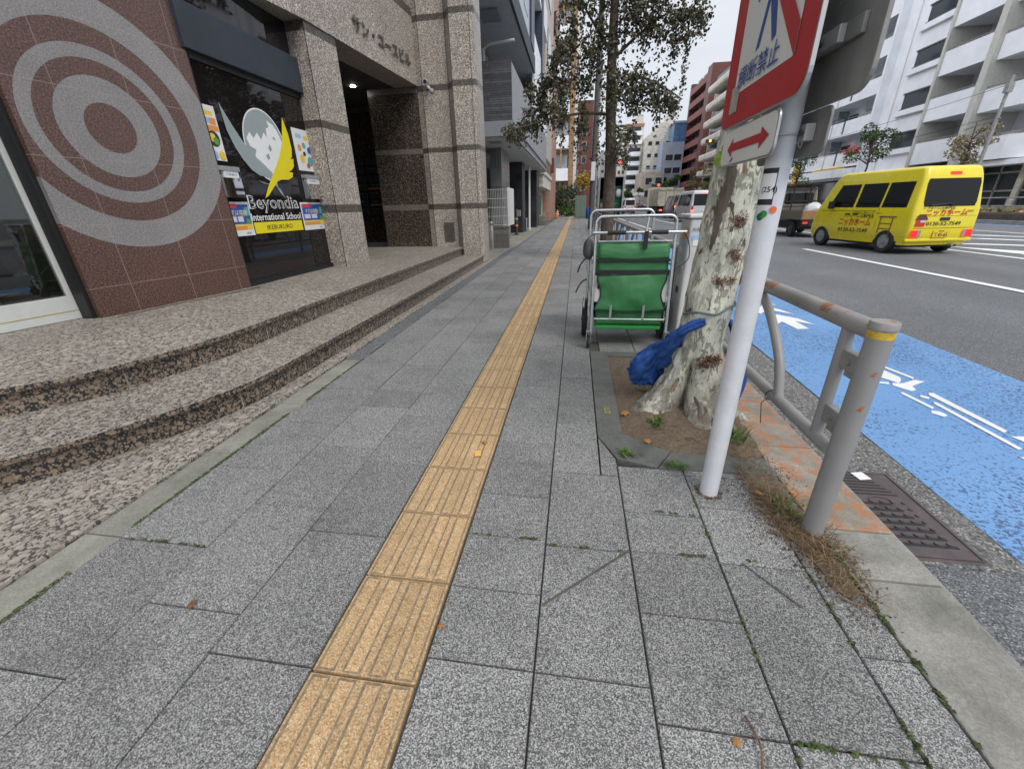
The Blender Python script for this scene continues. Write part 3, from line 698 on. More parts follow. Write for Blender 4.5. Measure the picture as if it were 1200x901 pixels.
# stepped pier
pier=[(-3.325,9.66),(-3.20,9.60),(-3.20,9.602),(-2.64,9.60),(-2.50,9.385),(-2.10,9.385),(-2.055,9.40),(-2.03,9.44),(-2.02,9.5),(-2.02,13.0),(-3.4,13.0)]
banded([(-3.325,9.665),(-3.19,9.60),(-2.64,9.60),(-2.64,9.98),(-3.325,9.98)],.20,12,'pier',bands=zb+[(4.46,4.56),(5.6,5.7),(6.8,6.9),(8,8.1)])
banded([(-2.64,9.60),(-2.50,9.385),(-2.11,9.385),(-2.055,9.40),(-2.03,9.44),(-2.02,9.5),(-2.02,9.98),(-2.638,9.98)],.02,12,'pier',bands=zb+[(4.46,4.56),(5.6,5.7),(6.8,6.9),(8,8.1)])
jn=MB()
for x,y in ((-3.19,9.60),(-2.645,9.60),(-2.50,9.385),(-2.11,9.385)): jn.box(x-.004,x+.004,y-.003,y+.004,.343 if x<-2.6 else .18,12)
gpart('joint',jn,MAT['ink'])
pq=MB(); pq.box(-2.98,-2.74,9.588,9.6,.45,.86); plq=gpart('plaque',pq,MAT['bandstone'],bevel=.003)
pq=MB()
for k in range(4): pq.box(-2.9,-2.87,9.584,9.589,.52+k*.09,.54+k*.09); pq.box(-2.81,-2.78,9.584,9.589,.52+k*.09,.54+k*.09)
gpart('bolt',pq,MAT['steeldark'],plq)
# rest of the body
bd=MB(); bd.prism([(-4.43,9.98),(-9,11.32),(-9,11.3),(-4.43,9.97)],0,12) if False else None; bd.box(-9,-7.2,-3,11.3,0,12); bd.prism([(-7.2,-3),(-6.2,-3),(-4.62,4.05),(-4.7,11.3),(-7.2,11.3)],3.605,12)
gpart('upper_wall',bd,MAT['facestone'])
lw=MB(); lw.prism([(-4.62,4.04),(-4.03,4.04),(-4.15,2.9),(-5.2,-1.5),(-5.8,-1.5)][::-1],2.95,3.602); lw.prism([(-4.62,4.04),(-4.03,4.04),(-4.19,2.94),(-4.30,2.94)][::-1],.342,2.95); gpart('door_lintel',lw,MAT['black'])
# camera on the pier
cam_t=thing('security_camera','small white dome-ended security camera on the granite pier beside the entrance','camera',(-3.05,9.58,3.4))
b=MB(); b.cyl((0,.02,.0),(0,-.05,.0),.03); b.tube([(0,-.05,0),(.03,-.10,-.03),(.07,-.13,-.06)],.013); b.build('bracket',MAT['whitepaint'],cam_t,smooth=60)
b=MB(); b.cyl((-.02,-.06,.09),(.0,-.22,.05),.042,16); b.build('body',MAT['greypaint'],cam_t,smooth=40)
b=MB(); b.cyl((.0,-.221,.05),(.0,-.228,.048),.03,16); b.build('lens',MAT['ink'],cam_t)
b=MB(); b.ball((.10,-.15,-.10),.05,8); b.build('dome',MAT['greypaint'],cam_t,smooth=180)
# ------------------------------------------------------------------ buildings and street things further along the left
def m_lattice():
    n=NT('grey lattice cladding'); x,y,z=n.sep()
    a=n.math('PINGPONG',n.math('ADD',y,z),.045); b=n.math('PINGPONG',n.math('SUBTRACT',y,z),.045)
    f=n.math('MAXIMUM',n.math('LESS_THAN',a,.013),n.math('LESS_THAN',b,.013))
    n.color(n.mix(f,(.16,.16,.17,1),(.42,.43,.45,1))).set(Roughness=.6); return n.mat
def m_slate():
    n=NT('slate strip cladding'); x,y,z=n.sep()
    br=n.new('ShaderNodeTexBrick'); n.link(n.comb(n.math('ADD',x,y),z,0),br.inputs[0])
    br.inputs['Scale'].default_value=1; br.inputs['Brick Width'].default_value=1.7; br.inputs['Row Height'].default_value=.055; br.inputs['Mortar Size'].default_value=.004
    br.inputs['Color1'].default_value=(.06,.063,.072,1); br.inputs['Color2'].default_value=(.12,.124,.14,1); br.inputs['Mortar'].default_value=(.01,.01,.012,1)
    n.color(n.mix(1.0,br.outputs[0],n.ramp(n.noise(9,4),[(.3,.75),(.7,1.2)]),'MULTIPLY')).set(Roughness=.55); n.bump(br.outputs[1],.5,.01); return n.mat
def m_tiles(name,c,wd=.24,h=.08,mort=(.3,.3,.29,1),rough=.55,var=.18):
    n=NT(name); x,y,z=n.sep(); br=n.new('ShaderNodeTexBrick'); n.link(n.comb(n.math('ADD',x,y),z,0),br.inputs[0])
    br.inputs['Scale'].default_value=1; br.inputs['Brick Width'].default_value=wd; br.inputs['Row Height'].default_value=h; br.inputs['Mortar Size'].default_value=.006
    br.inputs['Color1'].default_value=tuple(v*(1-var) for v in c)+(1,); br.inputs['Color2'].default_value=tuple(v*(1+var) for v in c)+(1,); br.inputs['Mortar'].default_value=mort
    n.color(n.mix(1.0,br.outputs[0],n.ramp(n.noise(.5,6,.65),[(.3,.82),(.7,1.08)]),'MULTIPLY')).set(Roughness=rough); return n.mat
MAT['lattice']=m_lattice(); MAT['slate']=m_slate()
MAT['soffitwhite']=mat('white soffit',(.62,.62,.60),.7,var=.05,grime=.1)
MAT['soffitgrey']=mat('grey soffit',(.5,.5,.49),.7,var=.08,grime=.15)
MAT['blackstone']=m_tiles('black stone wall',(.035,.036,.04),.5,.28,(.015,.015,.016,1),.35,.4)
MAT['greystone']=m_tiles('grey polished panel',(.22,.22,.22),.6,.6,(.1,.1,.1,1),.2,.15)
MAT['fasciagrey']=mat('grey fascia',(.27,.29,.32),.5,var=.08)
MAT['navytile']=m_tiles('navy tile',(.045,.065,.105),.1,.05,(.03,.04,.06,1),.4,.3)
MAT['bluewall']=mat('pale blue wall',(.50,.56,.64),.6,var=.06,grime=.1)
MAT['whitewall']=mat('white wall',(.83,.85,.89),.7,var=.07,scale=1.2,grime=.14)
MAT['beigewall']=m_tiles('beige tile wall',(.48,.42,.36),.3,.1,(.38,.34,.3,1))
MAT['pinkwall']=m_tiles('pink brown tile wall',(.40,.225,.165),.3,.1,(.3,.2,.16,1))
MAT['orangewall']=m_tiles('orange wood wall',(.37,.225,.115),2.4,.16,(.2,.1,.04,1))
MAT['brickred']=m_tiles('dark red brick wall',(.135,.04,.03),.25,.08,(.08,.04,.035,1))
MAT['creamwall']=m_tiles('cream tile wall',(.66,.62,.53),.4,.2,(.55,.52,.45,1))
MAT['winglass']=m_glass('window glass',(.03,.04,.05,1),.06,.45)
MAT['winpale']=mat('curtained glass',(.30,.36,.40),.15,var=.3,scale=1.5,spec=.7)
MAT['blockwall']=m_tiles('block wall',(.21,.20,.185),.4,.2,(.1,.1,.09,1),.9,.2)
MAT['meshwhite']=mat('white mesh',(.70,.70,.68),.5,var=.05,grime=.1)
MAT['redlamp']=mat('red lamp',(1,.05,.03),.3,var=0,emit=3.0)
MAT['amberlamp']=mat('amber lamp',(1,.3,.04),.3,var=0,emit=3.0)

def bpart(root, name, mb, m, parent=None, **k):
    L=root.location; mb.xf(Matrix.Translation((-L[0],-L[1],-L[2]))); return mb.build(name,m,parent or root,**k)

sl=thing('slate_building','grey building with slate balcony block over white soffit beside the granite building','building',(-4,20,0))
b=MB(); b.box(-6,-2.74,13.42,27.5,3.42,4.8); b.box(-2.74,-1.9,13.42,13.46,3.42,4.8); bpart(sl,'balcony_front',b,MAT['slate'])
b=MB(); b.box(-2.05,-1.9,13.462,27.5,3.42,4.76); bpart(sl,'balcony_screen',b,MAT['lattice'])
b=MB(); b.box(-6,-1.86,13.38,27.6,3.02,3.40); b.box(-1.86,-1.80,13.38,27.6,3.22,3.30); bpart(sl,'fascia',b,MAT['fasciagrey'])
b=MB(); b.box(-5.99,-1.93,13.45,27.5,2.98,3.015); so_=bpart(sl,'soffit',b,MAT['soffitwhite'])
b=MB(); b.box(-2.75,-2.35,14.0,14.5,2.972,2.978); bpart(sl,'vent_cover',b,MAT['fasciagrey'],so_)
b=MB(); b.box(-6,-3.05,13.6,14.6,0,2.975); bpart(sl,'pier',b,MAT['blackstone'])
b=MB(); b.box(-3.0,-2.6,15.5,17.3,0,2.975); bpart(sl,'pier',b,MAT['greystone'])
b=MB(); b.box(-3.2,-2.5,20.5,21.6,0,2.975); bpart(sl,'pier',b,MAT['blackstone'])
b=MB(); b.box(-3.6,-2.3,25.6,27.3,0,2.975); bpart(sl,'pier',b,MAT['blackstone'])
b=MB(); b.box(-7,-4.6,13.6,27.5,0,2.975); bpart(sl,'back_wall',b,MAT['blackstone'])
b=MB(); b.cyl((-2.4,22.6,0),(-2.4,22.6,2.97),.055); bpart(sl,'downpipe',b,MAT['whitepaint'])
b=MB(); b.box(-7,-3.4,13.46,27.5,4.8,6.1); bpart(sl,'recess_wall',b,MAT['soffitgrey'])
b=MB(); b.box(-7,-1.96,12.2,20.2,6.12,6.3); bpart(sl,'upper_soffit',b,MAT['soffitgrey'])
b=MB(); b.box(-1.955,-1.88,12.2,20.2,6.1,6.62); bpart(sl,'edge_band',b,MAT['navy'])
b=MB(); b.box(-2.9,-2.35,14.0,14.8,6.06,6.118); bpart(sl,'ceiling_hatch',b,MAT['fasciagrey'])
b=MB(); b.tube([(-2.95,14.9,4.8),(-2.95,14.9,5.5),(-2.75,14.9,5.6),(-2.0,14.9,5.65)],.045); bpart(sl,'pipe',b,MAT['soffitwhite'],smooth=60)
for k in range(3):
    z0=6.64+k*3.1; y0=12.2
    b=MB(); b.box(-7,-1.93,12.2,18.5,z0,z0+3.0); wl_=bpart(sl,'upper_wall',b,MAT['bluewall'])
    for yy in (13,15,16.8):
        b=MB(); b.box(-1.94,-1.915,yy,yy+1.1,z0+.5,z0+2.6); bpart(sl,'window',b,MAT['winglass'],wl_)
for y0,y1,z0,z1 in ((18.5,19.6,6.62,16),(23.5,24.4,6.2,16)):
    b=MB(); b.box(-6,-1.85,y0,y1,z0,z1); bpart(sl,'tile_column',b,MAT['navytile'])
for k in range(4):
    z0=6.2+k*3.0
    b=MB(); b.box(-4.5,-1.9,19.62,27.58,z0,z0+.2); b.box(-2.05,-1.92,19.62,23.48,z0+.2,z0+1.25); b.box(-2.05,-1.92,24.42,27.58,z0+.2,z0+1.25); bpart(sl,'balcony_slab',b,MAT['whitewall'])
    b=MB(); b.box(-4.7,-4.5,19.62,27.58,z0+.2,z0+3.0); bpart(sl,'glazing',b,MAT['winglass'])
b=MB(); b.box(-2.02,-1.9,20.3,27.5,4.8,6.18); bpart(sl,'screen_wall',b,MAT['whitewall'])

# mesh fence on the block wall, right after the granite building
bw=thing('block_wall','low grey concrete block wall under the white mesh fence','wall',(-2.9,12.9,0))
b=MB(); b.box(-4.2,-1.98,12.75,12.9,0,.58); bpart(bw,'blocks',b,MAT['blockwall']); b=MB(); b.box(-4.22,-1.96,12.73,12.92,.58,.62); bpart(bw,'coping',b,MAT['blockwall'])
fe=thing('mesh_fence','white steel mesh fence standing on the low block wall','fence',(-2.9,12.82,.62))
b=MB()
for i in range(46): x=-4.2+i*.05; b.cyl((x,12.82,.66),(x,12.82,1.62),.004,5)
for z in (.66,.90,1.14,1.38,1.62): b.cyl((-4.2,12.815,z),(-2.0,12.815,z),.006,5)
bpart(fe,'mesh',b,MAT['meshwhite'])
for x in (-2.0,-3.1,-4.2):
    b=MB(); b.cyl((x,12.85,.62),(x,12.85,1.66),.025,10); bpart(fe,'post',b,MAT['meshwhite'])
b=MB(); b.box(-2.0,-1.965,12.86,13.9,.64,1.66); bpart(fe,'end_panel',b,MAT['meshwhite'])

def bollard(name,label,x,y,h,r,m,group=None,stripes=None,cat='bollard'):
    t=thing(name,label,cat,(x,y,0),0,group); b=MB()
    b.tube([(0,0,0),(0,0,h-.02),(0,0,h)],[r,r,r*.7],14); b.build('post',m,t,smooth=40)
    b=MB(); b.cyl((0,0,.0),(0,0,.015),r*1.7,14); b.build('foot',m,t)
    if stripes:
        for z in stripes: b=MB(); b.cyl((0,0,z),(0,0,z+.07),r+.003,14); b.build('band',MAT['print_o'],t)
    return t
MAT['galv']=mat('galvanised steel',(.33,.33,.32),.5,.6,var=.2,grime=.25)
sp_=bollard('standpipe','grey standpipe with tap head before the white mesh fence',-2.42,12.35,.70,.055,MAT['galv'],cat='standpipe')
b=MB(); b.ball((0,0,.72),.075,8,(1,1,.8)); b.cyl((0,0,.72),(.09,-.03,.74),.02); b.build('tap_head',MAT['galv'],sp_,smooth=60)
bp_=bollard('bollard','dark bollard with orange bands at the forecourt of the slate building',-2.58,18.9,1.05,.07,MAT['steeldark'],stripes=(.35,.62))
b=MB(); b.box(.03,.2,-.06,.05,.75,1.0); b.build('lock_box',MAT['galv'],bp_,bevel=.01)
for lab,x,y in (('short silver bollard nearest the dark banded bollard',-2.42,21.3),('short silver bollard, middle of the three on the forecourt',-2.45,26.4),('short silver bollard farthest along the forecourt',-2.2,30.5)):
    bollard('bollard',lab,x,y,.62,.06,MAT['chrome'],'silver bollards on the forecourt')

def wingrid(root,wall,face,xs,zs,w,h,m='winglass',frame=True,lim=90):
    """windows as parts: face 'x+' , 'x-' or 'y-' with plane coordinate"""
    side,c=face; n=0
    for a in xs:
        for z in zs:
            if n>=lim: return
            n+=1; b=MB(); g=MB()
            if side=='y':
                b.box(a-w/2-.06,a+w/2+.06,c-.05,c+.02,z-.06,z+h+.06); g.box(a-w/2,a+w/2,c-.062,c-.052,z,z+h)
            elif side=='x+':
                b.box(c-.02,c+.05,a-w/2-.06,a+w/2+.06,z-.06,z+h+.06); g.box(c+.052,c+.062,a-w/2,a+w/2,z,z+h)
            else:
                b.box(c-.05,c+.02,a-w/2-.06,a+w/2+.06,z-.06,z+h+.06); g.box(c-.062,c-.052,a-w/2,a+w/2,z,z+h)
            o=bpart(root,'window',b,MAT['soffitwhite'],wall); 
            T=Matrix.Translation((0,0,0)); bpart(root,'pane',g,MAT[m],o)
def balconies(root,face,a0,a1,zs,dep,h,m,rail=None):
    side,c=face
    for z in zs:
        b=MB()
        if side=='y':
            b.box(a0,a1,c-dep,c,z,z+.16); b.box(a0,a1,c-dep,c-dep+.12,z+.16,z+h); b.box(a0,a0+.12,c-dep+.12,c,z+.16,z+h); b.box(a1-.12,a1,c-dep+.12,c,z+.16,z+h)
        elif side=='x-':
            b.box(c-dep,c,a0,a1,z,z+.16); b.box(c-dep,c-dep+.12,a0,a1,z+.16,z+h); b.box(c-dep+.12,c,a0,a0+.12,z+.16,z+h); b.box(c-dep+.12,c,a1-.12,a1,z+.16,z+h)
        else:
            b.box(c,c+dep,a0,a1,z,z+.16); b.box(c+dep-.12,c+dep,a0,a1,z+.16,z+h); b.box(c,c+dep-.12,a0,a0+.12,z+.16,z+h); b.box(c,c+dep-.12,a1-.12,a1,z+.16,z+h)
        bpart(root,'balcony',b,MAT[m])

be=thing('beige_building','beige tiled building with jutting ledge and green glass wall beyond the slate building','building',(-4,33,0))
b=MB(); b.box(-8,-2.75,28.4,36,0,16); w_=bpart(be,'wall',b,MAT['beigewall'])
b=MB(); b.box(-6,-2.1,28.0,36,2.2,2.9); b.box(-6,-2.02,27.9,36,2.9,3.15); bpart(be,'ledge',b,MAT['creamwall'],bevel=.04)
b=MB(); b.box(-6,-2.06,28.1,36,4.0,16); bpart(be,'upper_bay',b,MAT['beigewall'])
for z in (6,9,12):
    b=MB(); b.box(-2.05,-2.02,30,32.5,z,z+1.6); bpart(be,'window',b,MAT['winglass'],w_)
b=MB(); b.box(-6,-2.25,28.3,28.39,.6,1.75); bpart(be,'green_screen',b,mat('green glass',(.10,.17,.15),.25))
b=MB(); b.box(-6,-1.95,27.9,28.28,0,.55); bpart(be,'planter_wall',b,MAT['blockwall'])
sg=MB(); sg.box(-3.2,-2.65,28.1,28.2,1.75,2.15); s_=sg.build('shop_sign',MAT['black'],None,loc=(-2.9,28.15,1.75)); tag(s_,'small dark and orange sign over the green glass wall','sign')
sg=MB(); sg.box(-.28,.28,-.062,-.055,.05,.32); sg.build('sign_face',MAT['print_o'],s_)
pk=thing('pink_building','narrow pink brown tiled building between the beige and the orange wooden building','building',(-4,43,0))
b=MB(); b.box(-8,-2.2,36.5,46,0,22); w_=bpart(pk,'wall',b,MAT['pinkwall'])
for z in (3.6,6.6,9.6,12.6):
    b=MB(); b.box(-2.2,-1.95,36.7,38.0,z,z+1.0); bpart(pk,'balcony',b,MAT['brickred'])
og=thing('orange_building','orange timber clad building with white and glass balconies','building',(-4,65,0))
b=MB(); b.box(-8,-.75,60,70,0,26); w_=bpart(og,'wall',b,MAT['orangewall'])
b=MB(); b.box(-1.25,-.7,59.7,59.99,3.4,26); bpart(og,'timber_fin',b,MAT['orangewall'])
for k in range(6):
    z=4.2+k*3.6
    b=MB(); b.box(-3.4,-1.27,58.4,59.98,z-.2,z); b.box(-3.4,-1.27,58.4,58.55,z,z+1.2); bpart(og,'balcony',b,MAT['whitewall'])
    b=MB(); b.box(-3.3,-1.4,59.9,59.98,z+.3,z+2.8); bpart(og,'glazing',b,MAT['winpale'])
    b=MB(); b.box(-2.3,-2.1,58.38,58.5,z+1.2,z+3.4); bpart(og,'post',b,MAT['orangewall'])
gy=thing('pale_grey_building','tall pale grey building beyond the orange timber clad building','building',(-4,85,0))
b=MB(); b.box(-9,-.35,72,95,0,34); w_=bpart(gy,'wall',b,MAT['whitewall'])
wingrid(gy,w_,('x+',-.35),[74,79,84,89],[3+3*k for k in range(9)],1.6,1.5)
rb=thing('brick_building','dark red brick building closing the view along the left pavement','building',(0,120,0))
b=MB(); b.box(-8,3.2,118,132,0,24); w_=bpart(rb,'wall',b,MAT['brickred'])
wingrid(rb,w_,('y',118),[-2.5,-.6,1.3],[4.5+3.1*k for k in range(6)],1.0,1.5)
b=MB(); b.box(.3,1.9,117.9,118,0,2.6); bpart(rb,'door',b,MAT['darkroom'],w_)
tb=thing('tan_building','small tan building far off between the ivy tree trunk and the traffic lights','building',(5,170,0))
b=MB(); b.box(3.5,9.5,165,175,0,17); w_=bpart(tb,'wall',b,mat('tan wall',(.5,.4,.27),.7)); wingrid(tb,w_,('y',165),[5,7,9],[3+3*k for k in range(4)],1.2,1.3)

# utility cabinet, traffic cone, utility pole by the pavement
MAT['greencab']=mat('green cabinet',(.13,.19,.155),.5,var=.1,grime=.2)
uc=thing('utility_cabinet','tall grey green utility cabinet at the far end of the pavement','cabinet',(.35,39.2,0))
b=MB(); b.box(-.5,.45,-.3,.3,.08,1.85); b.build('body',MAT['greencab'],uc,bevel=.03); b=MB(); b.box(-.55,.5,-.35,.35,0,.08); b.build('plinth',MAT['kerb'],uc); b=MB(); b.box(-.4,-.02,-.315,-.301,.2,1.7); b.build('door',MAT['greencab'],uc); b=MB(); b.box(.0,.38,-.315,-.301,.2,1.7); b.build('door',MAT['greencab'],uc)
bb=MB()
bb.rings([[(1.05+.3*math.cos(t*PI/5)*s,39.3+.25*math.sin(t*PI/5)*s,z) for t in range(10)] for z,s in ((0,.7),(.3,1),(.7,.9),(.95,.45))]); o=bb.build('rubbish_bag',mat('blue plastic',(.02,.08,.35),.35,var=.3),None,loc=(1.05,39.3,0),smooth=60); tag(o,'blue plastic bag beside the grey green utility cabinet','bag')
tcone=thing('traffic_cone','orange and white traffic cone before the pink brown building','cone',(-1.95,46.3,0))
b=MB(); b.box(-.2,.2,-.2,.2,0,.04); b.build('base',MAT['print_o'],tcone); b=MB(); b.tube([(0,0,.04),(0,0,.75)],[.15,.03],14); b.build('cone_body',mat('cone orange',(.8,.13,.04),.5),tcone,smooth=50)
for z,r_ in ((.25,.125),(.48,.085)): b=MB(); b.tube([(0,0,z),(0,0,z+.12)],[r_,r_-.022],14); b.build('white_band',MAT['whitepaint'],tcone,smooth=50)
up_=thing('utility_pole','dark slim utility pole rising left of the ivy tree trunk','pole',(.72,22.3,0))
b=MB(); b.tube([(0,0,-.1),(0,0,12)],[.12,.10],14); b.build('shaft',mat('pole brown grey',(.075,.07,.068),.7,var=.2),up_,smooth=50)
b=MB(); b.box(-.1,.1,-.2,-.13,2.2,3.0); b.build('sign_plate',MAT['whitepaint'],up_); b=MB(); b.cyl((.35,.5,0),(.3,.5,9),.05,12); o=b.build('lamp_post',MAT['galv'],None,loc=(.35,.5,0)); o.location=(.95,24,0); tag(o,'pale steel post standing close behind the dark utility pole','post')
# ------------------------------------------------------------------ opposite side of the road and far end
ap=thing('white_apartment_building','large white apartment building with balconies and slim fins across the road','building',(26,40,0))
XA=24.0
b=MB(); b.box(26.2,40,28,64,0,30); aw=bpart(ap,'wall',b,MAT['whitewall'])
b=MB(); b.box(24.6,26.2,37.78,43.7,2.9,30); bpart(ap,'stair_bay',b,MAT['whitewall'])
for y0,y1,x0 in ((37.55,37.78,23.9),(33.15,33.62,23.7)):
    b=MB(); b.box(x0,26.2,y0,y1,1.8,30); bpart(ap,'fin',b,mat('cream fin',(.55,.54,.49),.7,var=.08,grime=.2))
b=MB(); b.box(24.0,26.2,43.7,43.95,2.9,30); bpart(ap,'fin',b,MAT['whitewall'])
b=MB(); b.cyl((24.56,42.4,2.9),(24.56,42.4,30),.05,8); bpart(ap,'downpipe',b,MAT['whitepaint'])
FL=2.655
MAT['acwhite']=mat('air conditioner white',(.6,.6,.57),.5,var=.08)
MAT['flower']=mat('red flowers',(.5,.08,.06),.7,var=.5,scale=12)
for k in range(8):
    z=3.25+k*FL
    # bay A
    b=MB(); b.box(XA,26.2,33.63,37.54,z,z+.16); b.box(XA,XA+.12,33.63,37.54,z+.16,z+1.36); ba=bpart(ap,'balcony',b,MAT['whitewall'])
    b=MB()
    b.tube([(XA+.06,33.65,z+1.48),(XA+.06,37.5,z+1.48)],.025,6); b.tube([(XA+.06,33.65,z+1.42),(XA+.06,37.5,z+1.42)],.012,6)
    for i in range(14): b.cyl((XA+.06,33.7+i*.28,z+1.36),(XA+.06,33.7+i*.28,z+1.48),.012,5)
    bpart(ap,'handrail',b,MAT['galv'],ba)
    b=MB(); b.box(26.1,26.19,33.7,35.6,z+.18,z+2.1); wq=bpart(ap,'window',b,MAT['winpale' if (k*7)%3==0 else 'winglass'],aw)
    b=MB(); b.box(26.06,26.098,34.6,34.68,z+.18,z+2.1); b.box(26.06,26.098,33.64,33.7,z+.18,z+2.16); b.box(26.06,26.098,35.6,35.66,z+.18,z+2.16); b.box(26.06,26.098,33.7,35.6,z+2.1,z+2.16); bpart(ap,'window_frame',b,MAT['galv'],wq)
    if k in (1,2,4,5): b=MB(); b.box(25.2,25.5,36.9,37.5,z+.17,z+.75); bpart(ap,'air_conditioner',b,MAT['acwhite'],bevel=.03)
    b=MB(); b.box(26.05,26.19,35.8,36.9,z+.18,z+2.0); g_=bpart(ap,'window',b,MAT['soffitwhite'],aw); b=MB(); b.box(26.03,26.048,36.0,36.7,z+.5,z+1.9); bpart(ap,'pane',b,MAT['winglass'],g_)
    # stair windows
    if k<7:
        zw=z+1.35
        b=MB(); b.box(24.35,24.6,38.1,41.6,zw-.42,zw-.05); bpart(ap,'sill_box',b,MAT['whitewall'],bevel=.02)
        b=MB(); b.box(24.45,24.6,38.3,41.3,zw-.05,zw+.05); b.box(24.5,24.6,38.2,41.4,zw+1.0,zw+1.1); wf_=bpart(ap,'window',b,MAT['steeldark'])
        b=MB(); b.box(24.56,24.598,38.3,41.3,zw+.05,zw+1.0); bpart(ap,'pane',b,MAT['winglass'],wf_)
    # right bay with splayed end
    z2=3.05+k*2.64
    pl=[(XA-.05,33.12),(26.2,33.12),(26.2,28.3),(25.2,28.8),(XA-.05,30.4)][::-1]
    b=MB(); b.prism(pl[::-1],z2,z2+.2); 
    q=[(XA-.05,33.12),(XA+.07,33.12),(XA+.07,30.44),(25.25,28.92),(26.2,28.42),(26.2,28.3),(25.2,28.8),(XA-.05,30.4)]
    b.prism(q[::-1],z2+.2,z2+1.2); bb_=bpart(ap,'balcony',b,MAT['whitewall'])
    b=MB(); b.tube([(XA,33.1,z2+1.32),(XA,30.42,z2+1.32),(25.2,28.9,z2+1.32)],.03,6); bpart(ap,'handrail',b,MAT['galv'],bb_)
    b=MB(); b.box(26.1,26.19,29.6,31.6,z2+.25,z2+2.2); bpart(ap,'window',b,MAT['winpale'],aw)
    b=MB(); b.box(25.3,25.6,31.8,32.6,z2+.5,z2+1.5); bpart(ap,'air_conditioner',b,MAT['acwhite'],bevel=.03)
    # left wing
    z3=6.37+k*2.575
    for yy0,yy1 in ((43.96,49.4),(49.6,55.0),(55.2,60.6)):
        if k==0 and False: continue
        b=MB(); b.box(XA,26.2,yy0,yy1,z3-2.6,z3-2.42); b.box(XA,XA+.12,yy0,yy1-2.0,z3-2.42,z3-1.4); b.box(XA,XA+.12,yy1-1.7,yy1,z3-2.42,z3-1.4); bl_=bpart(ap,'balcony',b,MAT['whitewall'])
        b=MB(); b.box(XA+.02,XA+.1,yy1-2.0,yy1-1.7,z3-2.42,z3-1.35); bpart(ap,'gap_panel',b,MAT['steeldark'],bl_)
        b=MB(); b.box(25.3,26.2,yy0+1.9,yy0+2.0,z3-2.42,z3); b.box(26.1,26.19,yy0+2.3,yy1-.8,z3-2.3,z3-.4); bpart(ap,'glazing',b,MAT['winpale'],bl_)
        b=MB(); b.box(26.1,26.19,yy0+.3,yy0+1.6,z3-2.3,z3-.5); bpart(ap,'window',b,MAT['winglass'],bl_)
        b=MB(); b.tube([(XA+.06,yy0+.1,z3-1.22),(XA+.06,yy1-2.05,z3-1.22)],.03,6); b.tube([(XA+.06,yy1-1.65,z3-1.22),(XA+.06,yy1-.1,z3-1.22)],.03,6); bpart(ap,'handrail',b,MAT['galv'],bl_)
        if (k+int(yy0))%3: b=MB(); b.box(25.0,25.3,yy0+.5,yy0+1.2,z3-2.41,z3-1.75); b.box(24.9,24.93,yy0+2.6,yy0+2.64,z3-2.41,z3-.1); bpart(ap,'air_conditioner',b,MAT['acwhite'],bl_)
b=MB(); b.box(24.2,26.2,29,64,2.72,3.0); b.box(23.7,24.2,43.96,64,2.9,3.6); bpart(ap,'canopy',b,MAT['whitewall'])
# ground floor shops
b=MB(); b.box(24.3,26.2,26,64,0,.55); bpart(ap,'plinth',b,MAT['kerbstrip'])
for y0,y1 in ((28.2,28.9),(30.2,30.5),(33.2,34.2),(37.4,38.6),(43.7,45.2)):
    b=MB(); b.box(25.4,26.2,y0,y1,.55,2.72); bpart(ap,'pillar',b,MAT['creamwall'])
for y0,y1 in ((28.9,30.2),(30.5,33.2),(34.2,37.4),(38.6,43.7)):
    b=MB(); n_=max(1,round((y1-y0)/1.2)); 
    for i in range(n_+1): yy=y0+(y1-y0)*i/n_; b.box(25.5,25.6,yy-.05,yy+.05,.55,2.72)
    b.box(25.5,25.6,y0,y1,1.3,1.4); b.box(25.5,25.6,y0,y1,2.3,2.4)
    fr_=bpart(ap,'shopfront',b,MAT['galv']); b=MB(); b.box(25.62,25.66,y0,y1,.55,2.7); bpart(ap,'pane',b,MAT['winglass'],fr_)
b=MB(); b.box(25.45,25.62,45.2,60,.55,2.6); bpart(ap,'pane',b,MAT['winglass'])
sgn=thing('shop_sign','yellow shop sign with dark letters over the shops of the white apartment building','sign',(23.9,48.2,2.95))
b=MB(); b.box(-.15,.12,-2.6,2.6,0,.75); b.build('board',mat('sign yellow',(.75,.5,.02),.5,var=.04),sgn,bevel=.02)
b=MB(); b.text('CANDY',frame((-.156,-1.2,.37),(0,-1,0),(0,0,1)),h=.42,bold=.02); b.build('lettering',MAT['ink'],sgn)
bn=thing('shop_banner','upright yellow banner with red characters left of the kei truck cab','banner',(20.9,47,0))
b=MB(); b.cyl((0,0,0),(0,0,4.2),.03,8); b.build('pole',MAT['galv'],bn); b=MB(); b.box(-.04,-.01,-.02,1.1,1.2,4.1); b.build('cloth',mat('banner yellow',(.8,.55,.03),.6,var=.05),bn)
b=MB(); b.text('営',frame((-.05,.54,3.3),(0,-1,0),(0,0,1)),h=.7); b.text('業',frame((-.05,.54,2.4),(0,-1,0),(0,0,1)),h=.7); b.text('中',frame((-.05,.54,1.6),(0,-1,0),(0,0,1)),h=.6); b.build('lettering',MAT['print_r'],bn)
fl=thing('red_flowers','red potted flowers on the lowest balcony of the white apartment building','plant',(24.06,45.0,4.8))
b=MB(); rf=random.Random(5)
for i in range(90):
    p=Vector((rf.uniform(-.25,.2),rf.gauss(0,.7),abs(rf.gauss(.05,.25)))); s_=rf.uniform(.05,.12); d=Vector((rf.uniform(-1,1),rf.uniform(-1,1),rf.uniform(-1,1)))*s_; e=d.orthogonal().normalized()*s_
    b.quad(p-d-e,p+d-e,p+d+e,p-d+e)
b.build('blossom',MAT['flower'],fl); b=MB(); b.box(-.1,.12,-.8,.8,-.16,.05); b.build('planter',MAT['wood'],fl)
